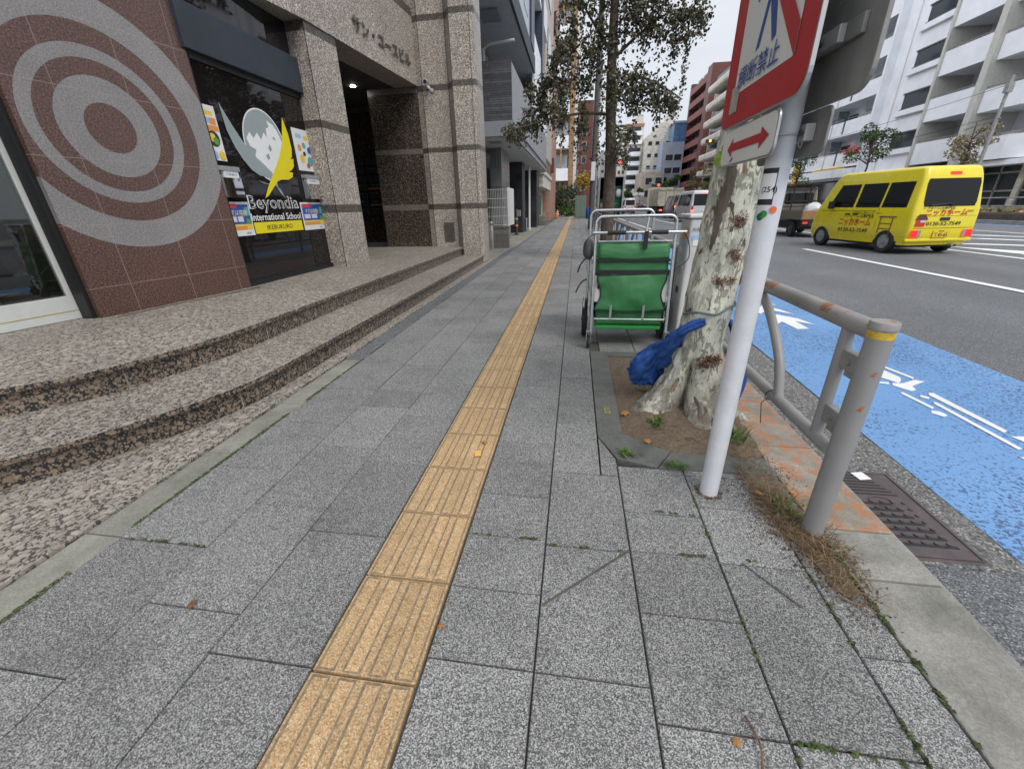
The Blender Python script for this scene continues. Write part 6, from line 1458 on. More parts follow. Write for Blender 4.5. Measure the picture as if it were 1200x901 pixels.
# ivy covered tree
it=thing('ivy_tree','tall street tree hung with grey green ivy, dark trunk behind the cart','tree',(.66,9.5,0))
b=MB(); tp=[(0,0,-.1),(0,0,.8),(-.02,0,2),(-.1,0,3.2),(-.12,.0,4.6),(-.05,0,6),(0,0,8)]
b.tube(catmull(tp,6),[.17-.012*i if i<3 else .145-.003*i for i in range(37)],16)
lim=[((-.08,0,2.75),(-.6,0,2.8),(-1.2,-.1,2.72),(-2.0,-.2,2.55)),((-.1,0,3.0),(.3,.1,3.35),(.8,.1,3.2),(1.25,.1,2.95)),((-.12,0,3.6),(.4,0,4.0),(.9,0,4.25),(1.4,0,4.2)),((-.12,0,3.7),(-.4,.1,4.1),(-.7,0,4.5),(-.8,0,4.9)),((-.1,0,4.6),(.5,-.2,5.2),(1.2,-.3,5.5)),((-.1,0,4.8),(-.4,.3,5.4),(-.7,.3,5.6)),((-.08,0,2.5),(.2,0,2.55),(.45,0,2.4))]
for l in lim: pp_=catmull(l,5); b.tube(pp_,[.032*(1-.75*i/len(pp_)) for i in range(len(pp_))],7)
b.build('trunk',MAT['bark'],it,smooth=70)
c_=MB(); ri=random.Random(31)
def hang(c,n,rx,ry,L,s=(.03,.065)):
    for i in range(n):
        p=Vector((c[0]+ri.gauss(0,rx),c[1]+ri.gauss(0,ry),c[2]-L*ri.random()**1.3+ri.gauss(0,.05))); leaf(c_,p,ri.uniform(*s),ri,.9)
def cloud(c,r,n,strands=5):
    for q in range(int(n*1.25/9)):
        u=ri.uniform(-1,1); a=ri.uniform(0,2*PI); k=math.sqrt(1-u*u); rr=ri.random()**.45
        p=Vector((c[0]+r[0]*rr*k*math.cos(a),c[1]+r[1]*rr*k*math.sin(a),c[2]+r[2]*rr*u)); L=ri.uniform(.06,.26)
        for w in range(13): leaf(c_,p+Vector((ri.gauss(0,.028),ri.gauss(0,.028),-L*ri.random())),ri.uniform(.03,.068),ri,.8)
    for k in range(strands):
        a=ri.uniform(-1,1); hang((c[0]+a*r[0]*.9,c[1]+ri.uniform(-.6,.6)*r[1],c[2]-r[2]*.4),26,.035,.035,r[2]*ri.uniform(.8,1.8))
W=.66
for x,z,rx,rz,n,s in ((-1.35,2.62,.22,.16,190,4),(-1.05,2.85,.28,.22,260,6),(-.75,3.05,.28,.25,300,6),(-.45,2.95,.22,.28,220,5),(-.62,3.45,.3,.3,330,6),(-.95,3.35,.2,.2,120,3),(-.25,3.3,.22,.35,240,5),
      (-.42,3.85,.22,.25,220,5),(-.2,3.9,.32,.35,420,6),(.15,3.55,.25,.4,320,6),(.35,4.1,.35,.35,460,6),(0.05,2.75,.18,.3,170,5),(.6,3.3,.22,.3,230,5),
      (.95,3.35,.32,.28,420,5),(1.3,3.2,.30,.25,360,5),(1.6,3.0,.22,.2,230,4),(1.75,2.92,.12,.12,90,3),(1.05,3.05,.25,.2,200,5),
      (.85,4.2,.35,.3,460,5),(1.3,4.15,.35,.32,460,5),(1.7,4.1,.30,.35,420,5),(1.95,4.15,.16,.25,200,3),(1.2,4.6,.6,.3,500,4),(.3,4.7,.6,.3,520,4),(-.2,4.5,.35,.3,320,4),
      (.0,5.4,.6,.5,500,0),(1.1,5.4,.9,.5,700,0),(.45,6.2,1.0,.5,600,0),(.78,2.35,.14,.25,120,4),(1.0,2.5,.12,.15,90,3),(.95,2.1,.08,.12,50,2)):
    cloud((x-W,ri.gauss(0,.15),z),(rx,.38,rz),int(n*.7),s)
hang((1.86-W,0,3.95),170,.03,.05,.95); hang((1.62-W,0,3.9),110,.06,.05,.55); hang((1.05-W,0,3.9),60,.05,.05,.5); hang((1.45-W,.1,2.9),60,.03,.03,.5); hang((-.35-W,0,2.7),60,.04,.04,.5); hang((.05-W,0,3.0),160,.10,.10,1.2); hang((-1.1-W,-.1,2.7),70,.05,.05,.45)
for k in range(700):   # ivy climbing on the trunk
    z=ri.uniform(1.9,4.8); a=ri.uniform(0,2*PI); leaf(c_,Vector((-.08+.2*math.cos(a),.2*math.sin(a),z)),ri.uniform(.035,.07),ri,.5)
c_.build('crown',MAT['leafivy'],it)
# hedge shrubs along the left, ginkgo
def shrub(name,label,loc,blobs,m,cat='shrub',group=None,s=(.10,.22)):
    t=thing(name,label,cat,loc,0,group); b=MB()
    for c,r,n in blobs: b.tube([(c[0]*.3,c[1]*.3,0),(c[0]*.8,c[1]*.8,c[2]*.7),c],[.04,.03,.015],5)
    b.build('stem',MAT['bark'],t); b=MB()
    for c,r,n in blobs: leafblob(b,c,r,n,ri,*s)
    b.build('foliage',MAT[m],t); return t
shrub('shrub','broad dark evergreen shrub before the orange timber building',(-2.2,48,0),[((-.3,0,2.2),(1.3,1.0,1.5),900),((.5,.4,1.5),(1.0,1.0,1.2),600),((-.6,-.2,.9),(.9,.8,.8),400)],'leafdark')
shrub('shrub','dark evergreen shrub right of the first, nearer the pavement edge',(-1.2,55,0),[((.0,0,1.6),(1.2,1.2,1.6),800),((.4,.3,2.6),(.8,.8,.8),350)],'leafdark')
shrub('shrub','low lighter green bush at the foot of the dark shrubs',(-1.1,47.5,0),[((0,0,.5),(.9,.8,.5),420),((.8,1.2,.5),(.7,.7,.5),300)],'leafgreen')
shrub('shrub','tall dark shrub beyond the evergreen pair, before the pale grey building',(-.5,66,0),[((0,0,2),(1.0,1.2,1.9),700)],'leafdark')
branch_tree('ginkgo_tree','yellow leaved ginkgo before the dark red brick building','tree',(.9,70,0),5.4,.14,[((0,0,5),(1.0,.9,1.0),260),((-.6,0,4.2),(.9,.8,.9),220),((.5,.2,3.9),(.8,.8,.8),200)],'leafyellow',ri,s=(.14,.26))

o=MB().box(-.016,.016,-.024,.024,0,.001).build('sticker',mat('orange sticker',(.75,.42,.10),.6,var=.05),None); o.location=(-.455,1.72,.0085); o.rotation_euler=(0,0,.2); tag(o,'small orange rectangular sticker on the yellow strip','sticker')

# earth washed out of the tree pit over the slabs round the post
MAT['dirtfilm']=mat('washed out earth',(.15,.118,.085),.97,var=.4,scale=35,bump=.8,bscale=120)
b=MB(); n_=44
def inside(x,y):
    d=min(((x-.875)/.105)**2+((y-1.60)/.16)**2, ((x-.90)/.075)**2+((y-1.38)/.15)**2, ((x-.915)/.045)**2+((y-1.17)/.13)**2)
    return d+.55*noise.noise(Vector((x*17,y*17,1)))+.4*noise.noise(Vector((x*45,y*45,7)))<.85 and x<.966
for i in range(60):
    for j in range(130):
        x0,y0=.72+i*.0042,1.0+j*.0062
        if inside(x0,y0) and y0<1.70: b.quad((x0,y0,.0045),(x0+.0043,y0,.0045),(x0+.0043,y0+.0063,.0045),(x0,y0+.0063,.0045))
o=b.build('washed_earth',MAT['dirtfilm'],None,loc=(.88,1.45,.004)); tag(o,'thin brown earth washed over the slabs round the guard rail post','earth',kind='stuff')
# ------------------------------------------------------------------ vehicles
def carpaint(name,c,rough=.28): return mat(name,c,rough,0,var=.03,scale=2,coat=.6)
MAT['vanyellow']=carpaint('yellow van paint',(.77,.635,.016)); MAT['silver']=carpaint('silver paint',(.52,.54,.57)); MAT['darkcar']=carpaint('dark car paint',(.012,.013,.017))
MAT['carglass']=m_glass('car glass',(.008,.009,.010,1),.03,.3); MAT['taillit']=mat('lit tail lamp',(.9,.02,.02),.3,var=0,emit=.45); MAT['tailred']=mat('tail lamp red',(.4,.01,.012),.25,var=0,coat=.5); MAT['brake']=mat('lit brake lamp',(1,.07,.05),.3,var=0,emit=4)
MAT['plateyellow']=mat('number plate yellow',(.78,.55,.03),.5,var=0); MAT['platewhite']=mat('number plate white',(.75,.76,.74),.5,var=0); MAT['hubsilver']=mat('wheel cover silver',(.35,.36,.37),.4,.5)
MAT['bumperblack']=mat('black plastic',(.02,.02,.021),.6)
def interp(tab,z):
    for (a,b),(c,d) in zip(tab[:-1],tab[1:]):
        if z<=c: t=0 if c==a else max(0,(z-a)/(c-a)); return b+(d-b)*t
    return tab[-1][1]
class Van:
    """loft of rounded plan sections; origin on the road under the middle; y forward"""
    def __init__(s,L,W,H,rear,front,half,rc=.10): s.L,s.W,s.H=L,W,H; s.rt,s.ft,s.ht=rear,front,half; s.rc=rc
    def yr(s,z): return -s.L/2+interp(s.rt,z)
    def yf(s,z): return s.L/2-interp(s.ft,z)
    def hw(s,z): return s.W/2*interp(s.ht,z)
    def ring(s,z,shr=0):
        w=s.hw(z)-shr; y0=s.yr(z)+shr; y1=s.yf(z)-shr; r=min(s.rc,w*.9); out=[]
        for cx,cy_,a0 in ((w-r,y0+r,-PI/2),(w-r,y1-r*1.8,0),(-w+r,y1-r*1.8,PI/2),(-w+r,y0+r,PI)):
            for i in range(7):
                a=a0+PI/2*i/6; ry=r*(1.8 if cy_>0 else 1); out.append((cx+r*math.cos(a),cy_+ry*math.sin(a),z))
        return out
    def body(s,zs):
        b=MB(); rings=[s.ring(z) for z in zs]; R0=s.rc
        for k in (.35,.7,.9,1.0): rings.append([(x,y,s.H-.07+.07*math.sin(k*PI/2)) for x,y,_ in s.ring(s.H-.07,.11*(1-math.cos(k*PI/2)))])
        c=rings[-1]; rings.append([(x*.5,y*.6,s.H+.012) for x,y,_ in c])
        b.rings(rings); return b
    def side(s,sgn,y0,y1,z0,z1,off=.006,n=6,slope0=0,slope1=0):
        b=MB(); pts=[]
        for j in range(n+1):
            t=j/n; z=z0+(z1-z0)*t
            for i in (0,1): y=(y0+slope0*t) if i==0 else (y1+slope1*t); pts.append((sgn*(s.hw(z)+off),y,z))
        f=[(2*j,2*j+1,2*j+3,2*j+2) for j in range(n)]
        b.add(pts,f if sgn>0 else [q[::-1] for q in f]); return b
    def rearp(s,x0,x1,z0,z1,off=.006,n=6,r=0):
        b=MB(); pts=[]
        for j in range(n+1):
            z=z0+(z1-z0)*j/n; k=r if (j in (0,n)) else 0
            pts+= [(x0+k,s.yr(z)-off,z),(x1-k,s.yr(z)-off,z)]
        b.add(pts,[(2*j+1,2*j,2*j+2,2*j+3) for j in range(n)]); return b
    def frontp(s,x0,x1,z0,z1,off=.006,n=6):
        b=MB(); pts=[]
        for j in range(n+1): z=z0+(z1-z0)*j/n; pts+=[(x0,s.yf(z)+off,z),(x1,s.yf(z)+off,z)]
        b.add(pts,[(2*j,2*j+1,2*j+3,2*j+2) for j in range(n)]); return b
def carwheel(t,x,y,r,w=.16,hub='hubsilver',name='wheel'):
    Mx=Matrix(((0,0,1,x),(1,0,0,y),(0,1,0,r),(0,0,0,1))); b=MB(); hw=w/2
    prof=[(r*.6,-hw+.01),(r*.9,-hw),(r,-hw+.03),(r,hw-.03),(r*.9,hw),(r*.6,hw-.01)]
    b.rings([[Mx@Vector((p*math.cos(2*PI*k/26),p*math.sin(2*PI*k/26),q)) for p,q in prof] for k in range(27)],cap0=False,cap1=False); o=b.build(name,MAT['rubber'],t,smooth=50)
    b=MB(); s_=1 if x>0 else -1
    b.cyl(Mx@Vector((0,0,s_*(hw-.05))),Mx@Vector((0,0,s_*(hw-.02))),r*.62,24)
    b.cyl(Mx@Vector((0,0,s_*(hw-.02))),Mx@Vector((0,0,s_*(hw+.002))),r*.2,16); 
    for k in range(8): a=2*PI*k/8; b.cyl(Mx@Vector((r*.42*math.cos(a),r*.42*math.sin(a),s_*(hw-.021))),Mx@Vector((r*.42*math.cos(a),r*.42*math.sin(a),s_*(hw-.012))),r*.09,8)
    b.build('rim',MAT[hub],o,smooth=40); 
def arch(t,v,sgn,y,r):
    b=MB(); x=sgn*(v.hw(r)+.004); pts=[(x,y+(r+.055)*math.cos(a),r+(r+.055)*math.sin(a)) for a in [PI*i/14 for i in range(15)]]; pts=[(x,y+r+.055,.2)]+pts+[(x,y-r-.055,.2)]
    b.poly(pts if sgn>0 else pts[::-1]); return b.build('wheel_arch',MAT['bumperblack'],t)
def glue(b,t,name,m,par=None): return b.build(name,MAT[m] if isinstance(m,str) else m,par or t)
sidef=lambda v,sgn,y,z,off=.008: frame((sgn*(v.hw(z)+off),y,z),(0,1 if sgn>0 else -1,0),((v.hw(z+.1)-v.hw(z))*sgn,0,.1))
rearf=lambda v,x,z,off=.010: frame((x,v.yr(z)-off,z),(1,0,0),(0,(v.yr(z+.1)-v.yr(z)),.1))

# --- yellow van
def yellow_van():
    v=Van(3.36,1.60,1.93,[(.25,.06),(.40,.0),(.62,.0),(.9,.015),(1.05,.03),(1.7,.13),(1.93,.22)],[(.25,.04),(.5,.0),(.75,.03),(.95,.09),(1.05,.15),(1.7,.44),(1.93,.66)],[(.25,.94),(.5,1.0),(.95,1.0),(1.05,.985),(1.75,.86),(1.93,.82)],.09)
    t=thing('yellow_van','yellow small van with red lettering and dark windows driving in the second lane','van',(8.28,13.25,ZR),R(9.5))
    bo=glue(v.body([.22,.3,.4,.5,.62,.8,.95,1.05,1.2,1.35,1.5,1.65,1.75,1.84,1.86]),t,'body','vanyellow'); bo.data.polygons.foreach_set('use_smooth',[True]*len(bo.data.polygons)); bo.data.set_sharp_from_angle(angle=R(50))
    for sgn in (-1,1):
        for y0,y1,s0,s1 in ((-1.42,-.72,.04,0),(-.66,.10,0,0),(.18,1.08,0,-.24)):
            glue(v.side(sgn,y0,y1,1.06,1.62,slope0=s0,slope1=s1),t,'side_window','carglass')
        for y in (-.69,.14): 
            b=MB(); [b.quad(*q) for q in [[(sgn*(v.hw(z0)+.003),y-.004,z0),(sgn*(v.hw(z0)+.003),y+.004,z0),(sgn*(v.hw(z1)+.003),y+.004,z1),(sgn*(v.hw(z1)+.003),y-.004,z1)] for z0,z1 in ((.36,.6),(.6,1.0),(1.0,1.05))]]; glue(b,t,'door_seam','bumperblack')
        b=MB(); b.quad(*[(sgn*(v.hw(z)+.004),y,z) for y,z in ((-.6,.985),(1.35,.975),(1.35,.965),(-.6,.975))]); glue(b,t,'crease','bumperblack')
        for y in (.02,.28): b=MB(); x=v.hw(.9); b.box(sgn*x-.012,sgn*x+.012,y-.08,y+.08,.875,.91); glue(b,t,'door_handle','bumperblack')
        b=MB(); b.box(min(sgn*(v.hw(1.1)+.03),sgn*(v.hw(1.1)+.17)),max(sgn*(v.hw(1.1)+.03),sgn*(v.hw(1.1)+.17)),.82,.92,1.02,1.22); b.box(min(sgn*v.hw(1.1),sgn*(v.hw(1.1)+.04)),max(sgn*v.hw(1.1),sgn*(v.hw(1.1)+.04)),.84,.9,1.04,1.08); b.build('mirror',MAT['bumperblack'],t,bevel=.02)
        for y in (-1.08,1.12): arch(t,v,sgn,y,.28); carwheel(t,sgn*(v.W/2-.07),y,.28)
    glue(v.rearp(-.62,.62,1.07,1.66,r=.03),t,'rear_window','carglass'); glue(v.frontp(-.62,.62,1.06,1.66),t,'windscreen','carglass')
    b=MB(); b.tube([(.10,v.yr(1.09)-.03,1.09),(-.05,v.yr(1.12)-.035,1.13),(-.45,v.yr(1.10)-.03,1.09)],.014,6); glue(b,t,'wiper','bumperblack')
    glue(v.rearp(-.13,.13,1.74,1.80,off=.012),t,'high_brake_lamp','taillit')
    for sgn in (-1,1):
        b=v.rearp(min(sgn*.50,sgn*.74),max(sgn*.50,sgn*.74),.40,.56,off=.014); o=glue(b,t,'tail_lamp','taillit'); glue(v.rearp(min(sgn*.50,sgn*.57),max(sgn*.50,sgn*.57),.40,.56,off=.018),t,'reverse_lamp','hubsilver',o)
    b=MB(); b.box(-.80,.80,v.yr(.34)-.03,v.yr(.34)+.03,.30,.37); b.build('bumper',MAT['vanyellow'],t,bevel=.02)
    b=MB(); [b.quad(*[(x,v.yr(z)-.004,z) for x,z in q]) for q in (((-.72,.605),(.72,.605),(.72,.597),(-.72,.597)),((-.72,.865),(.72,.865),(.72,.86),(-.72,.86)))]; glue(b,t,'hatch_seam','bumperblack')
    b=MB(); b.box(-.13,.10,v.yr(.80)-.02,v.yr(.80),.765,.835); b.build('hatch_handle',MAT['bumperblack'],t,bevel=.015)
    pl_=glue(v.rearp(-.20,.17,.385,.565,off=.024),t,'number_plate','plateyellow')
    b=MB(); b.text('豊島480',rearf(v,-.015,.535,.028),h=.035); b.text('て45-65',rearf(v,-.015,.455,.028),w=.32,h=.085,bold=.01); glue(b,t,'plate_lettering','ink',pl_)
    # lettering
    glue(MB().text('ニッカホーム',rearf(v,-.02,.94),w=.98,h=.145,bold=.02),t,'lettering',mat('lettering red',(.55,.03,.02),.4,var=0))
    glue(MB().text('リフォームの専門店',rearf(v,-.22,1.035),w=.75,h=.055,bold=.01),t,'lettering','ink'); glue(MB().text('0120-52-7549',rearf(v,-.02,.70),w=.82,h=.085,bold=.01),t,'lettering','ink'); glue(MB().text('相談無料',rearf(v,.53,.96),w=.16,h=.05),t,'lettering','ink')
    RL=D.materials['lettering red']
    for sgn in (-1,):
        glue(MB().text('ニッカホーム',sidef(v,sgn,-.02,.70),w=1.08,h=.19,bold=.02),t,'lettering',RL); glue(MB().text('リフォームの専門店',sidef(v,sgn,-.10,.85),w=1.0,h=.085,bold=.01),t,'lettering','ink'); glue(MB().text('0120-52-7549',sidef(v,sgn,-.02,.50),w=1.0,h=.1,bold=.01),t,'lettering','ink')
        glue(MB().text('お客様の3割がリピーター',sidef(v,sgn,-.35,.925),w=.95,h=.065),t,'lettering','ink')
    # printed house and ladder on the bodywork
    b=MB(); M=rearf(v,-.57,.76); 
    b.add([M@Vector(p) for p in ((-.13,-.12,0),(.1,-.12,0),(.13,.04,0),(-.11,.04,0))],[(0,1,2,3)]); ho_=glue(b,t,'printed_house',RL)
    b=MB(); M=rearf(v,-.57,.76,.013); b.add([M@Vector(p) for p in ((-.15,.03,0),(.16,.03,0),(.06,.15,0),(-.08,.15,0))],[(0,1,2,3)]); glue(b,t,'printed_roof','brickred',ho_); b=MB(); M=rearf(v,-.57,.76,.016); b.add([M@Vector(p) for p in ((-.02,-.03,0),(.1,-.03,0),(.1,.02,0),(-.02,.02,0))],[(0,1,2,3)]); glue(b,t,'printed_window','bluewall',ho_)
    b=MB(); M=sidef(v,-1,-1.02,.66)
    for x0,x1,y0,y1 in ((-.25,.25,.17,.2),(-.2,-.17,-.2,.17),(.14,.17,-.3,.17),(-.2,.17,.02,.04),(-.2,.17,-.1,-.08)): b.add([M@Vector(p) for p in ((x0,y0,0),(x1,y0,0),(x1,y1,0),(x0,y1,0))],[(0,1,2,3)])
    glue(b,t,'printed_ladder','wood')
    b=MB(); b.box(-.68,.68,-1.5,1.5,.16,.30); glue(b,t,'underbody','bumperblack')
    b=MB(); b.cyl((.35,-1.62,.22),(.35,-1.72,.22),.03,10); glue(b,t,'exhaust','galv')
yellow_van()

# --- generic vans and cars further on
def simple_van(name,label,cat,loc,rz,L,W,H,paint,lampz,lit='taillit',plate='platewhite',ptext='',win=(1.05,.42),wr=.33,rear=None,front=None,boxy=True,hub='hubsilver',lx=.92):
    rear=rear or [(.25,.05),(.5,0),(1.0,.02),(H-.3,.10),(H,.2)]; front=front or [(.25,.05),(.6,0),(.95,.12),(1.1,.3),(H-.25,1.0),(H,1.4)]
    v=Van(L,W,H,rear,front,[(.25,.95),(.5,1),(1.0,.995),(H-.2,.88),(H,.84)],.12)
    t=thing(name,label,cat,loc,rz); zs=[.24,.35,.5,.7,.9,1.1]+[1.1+(H-.08-1.1)*i/4 for i in range(1,5)]
    bo=glue(v.body(zs),t,'body',paint); bo.data.polygons.foreach_set('use_smooth',[True]*len(bo.data.polygons)); bo.data.set_sharp_from_angle(angle=R(50))
    z0=win[0]; z1=H-.22
    for sgn in (-1,1):
        n=3
        for i in range(n):
            a=-L/2+.35+(L*.72)*i/n; glue(v.side(sgn,a,a+L*.72/n-.07,z0,z1,slope1=(-.35 if i==n-1 else 0)),t,'side_window','carglass')
        for y in (-L*.31,L*.33): arch(t,v,sgn,y,wr); carwheel(t,sgn*(W/2-.08),y,wr,.19,hub)
        x0,x1=sorted((sgn*W/2*lx,sgn*W/2*(lx-.17))); o=glue(v.rearp(x0,x1,lampz,lampz+.42,off=.012),t,'tail_lamp','tailred'); glue(v.rearp(x0,x1,lampz+.02,lampz+.17,off=.016),t,'lit_lamp',lit,o)
    glue(v.rearp(-W/2*.78,W/2*.78,z0,z1,off=.008),t,'rear_window','carglass'); glue(v.frontp(-W/2*.8,W/2*.8,1.12,z1),t,'windscreen','carglass'); 
    b=MB(); b.box(-W/2*.96,W/2*.96,v.yr(.4)-.05,v.yr(.4)+.02,.30,.52); b.build('bumper',MAT[paint],t,bevel=.03)
    p=glue(v.rearp(-.17,.17,.62,.80,off=.012),t,'number_plate',plate)
    if ptext: glue(MB().text(ptext,rearf(v,0,.71,.016),w=.28,h=.1,bold=.01),t,'plate_lettering','ink',p)
    b=MB(); b.box(-W/2+.1,W/2-.1,-L/2+.2,L/2-.2,.15,.28); glue(b,t,'underbody','bumperblack')
    glue(v.rearp(-.12,.12,H-.17,H-.12,off=.014),t,'high_brake_lamp',lit)
    return t
simple_van('silver_van','tall silver van with big rear window and lit tail lamps, left of the plane tree','van',(8.35,33.4,ZR),R(1),4.7,1.72,1.98,'silver',.62,'brake',ptext='38-71')
simple_van('dark_minivan','black minivan with a bright brake lamp ahead of the silver van','car',(8.95,41.2,ZR),0,4.6,1.72,1.86,'darkcar',.85,'brake')
simple_van('small_silver_van','small pale silver van with lit lamps far ahead in the left lane','van',(7.0,62,ZR),0,3.4,1.48,1.9,'silver',.55,'brake','plateyellow',wr=.27)
for i,(x,y,p,l) in enumerate(((12.9,92,'darkcar','dark car far off in the oncoming lanes'),(10.6,96,'whitecar','white car far ahead beyond the small silver van'))):
    MAT['whitecar']=MAT.get('whitecar') or carpaint('white paint car',(.7,.7,.7)); simple_van('distant_car',l,'car',(x,y,ZR),0 if i else PI,4.2,1.7,1.5,p,.6,'tailred',win=(.95,.4))
# people waiting at the far junction
def person(label,loc,rz,top,legs,h=1.68,skin=(.45,.28,.19)):
    t=thing('person',label,'person',loc,rz,None); k=h/1.68
    def sk(name,J,E,m):
        me=D.meshes.new(name); me.from_pydata([tuple(Vector(j[:3])*k) for j in J],E,[]); o=D.objects.new(name,me); COL.objects.link(o); o.parent=t; me.materials.append(m)
        s=o.modifiers.new('skin','SKIN'); 
        for i,j in enumerate(J): r=j[3]*k; me.skin_vertices[0].data[i].radius=(r,r*.8)
        me.skin_vertices[0].data[0].use_root=True; o.modifiers.new('sub','SUBSURF').levels=1; o.modifiers['sub'].render_levels=1; return o
    J=[(0,0,.92,.13),(0,.0,1.15,.13),(0,0,1.36,.14),(0,.01,1.45,.055),(0,.02,1.55,.085),(0,.02,1.64,.075),(.17,0,1.36,.055),(.22,.0,1.1,.045),(.23,.06,.86,.035),(-.17,0,1.36,.055),(-.22,0,1.1,.045),(-.23,.05,.86,.035),(.09,0,.85,.085),(.10,.03,.48,.06),(.10,.0,.08,.045),(.10,.12,.04,.04),(-.09,0,.85,.085),(-.10,-.03,.48,.06),(-.10,-.08,.08,.045),(-.10,.04,.04,.04)]
    E=[(0,1),(1,2),(2,3),(3,4),(4,5),(2,6),(6,7),(7,8),(2,9),(9,10),(10,11),(0,12),(12,13),(13,14),(14,15),(0,16),(16,17),(17,18),(18,19)]
    sk('figure',J,E,mat('skin tone',skin+(1,),.6,var=.05) if len(skin)==3 else skin)
    Jt=[(0,0,.86,.15),(0,0,1.12,.15),(0,0,1.37,.16),(.18,0,1.37,.07),(.225,0,1.1,.058),(-.18,0,1.37,.07),(-.225,0,1.1,.058)]; sk('jacket',Jt,[(0,1),(1,2),(2,3),(3,4),(2,5),(5,6)],mat('jacket '+label[:9],top,.8,var=.1))
    Jl=[(0,0,.90,.15),(.09,0,.8,.10),(.10,.03,.48,.075),(.10,0,.12,.06),(-.09,0,.8,.10),(-.10,-.03,.48,.075),(-.10,-.08,.12,.06)]; sk('trousers',Jl,[(0,1),(1,2),(2,3),(0,4),(4,5),(5,6)],mat('trousers '+label[:9],legs,.8,var=.1))
    b=MB(); b.ball((0,.0*k,1.635*k),.092*k,7,(1,1.1,.75)); b.build('hair',mat('dark hair',(.012,.01,.009),.5),t,smooth=180)
person('person in dark coat crossing at the far junction',(11.3,84,ZR),R(80),(.03,.03,.04),(.02,.02,.03)); person('person in pale jacket walking left at the far junction',(12.2,86,ZR),R(95),(.4,.38,.36),(.03,.03,.05)); person('person in brown jacket at the right of the far crossing',(12.9,85,ZR),R(-80),(.16,.08,.05),(.05,.05,.06))

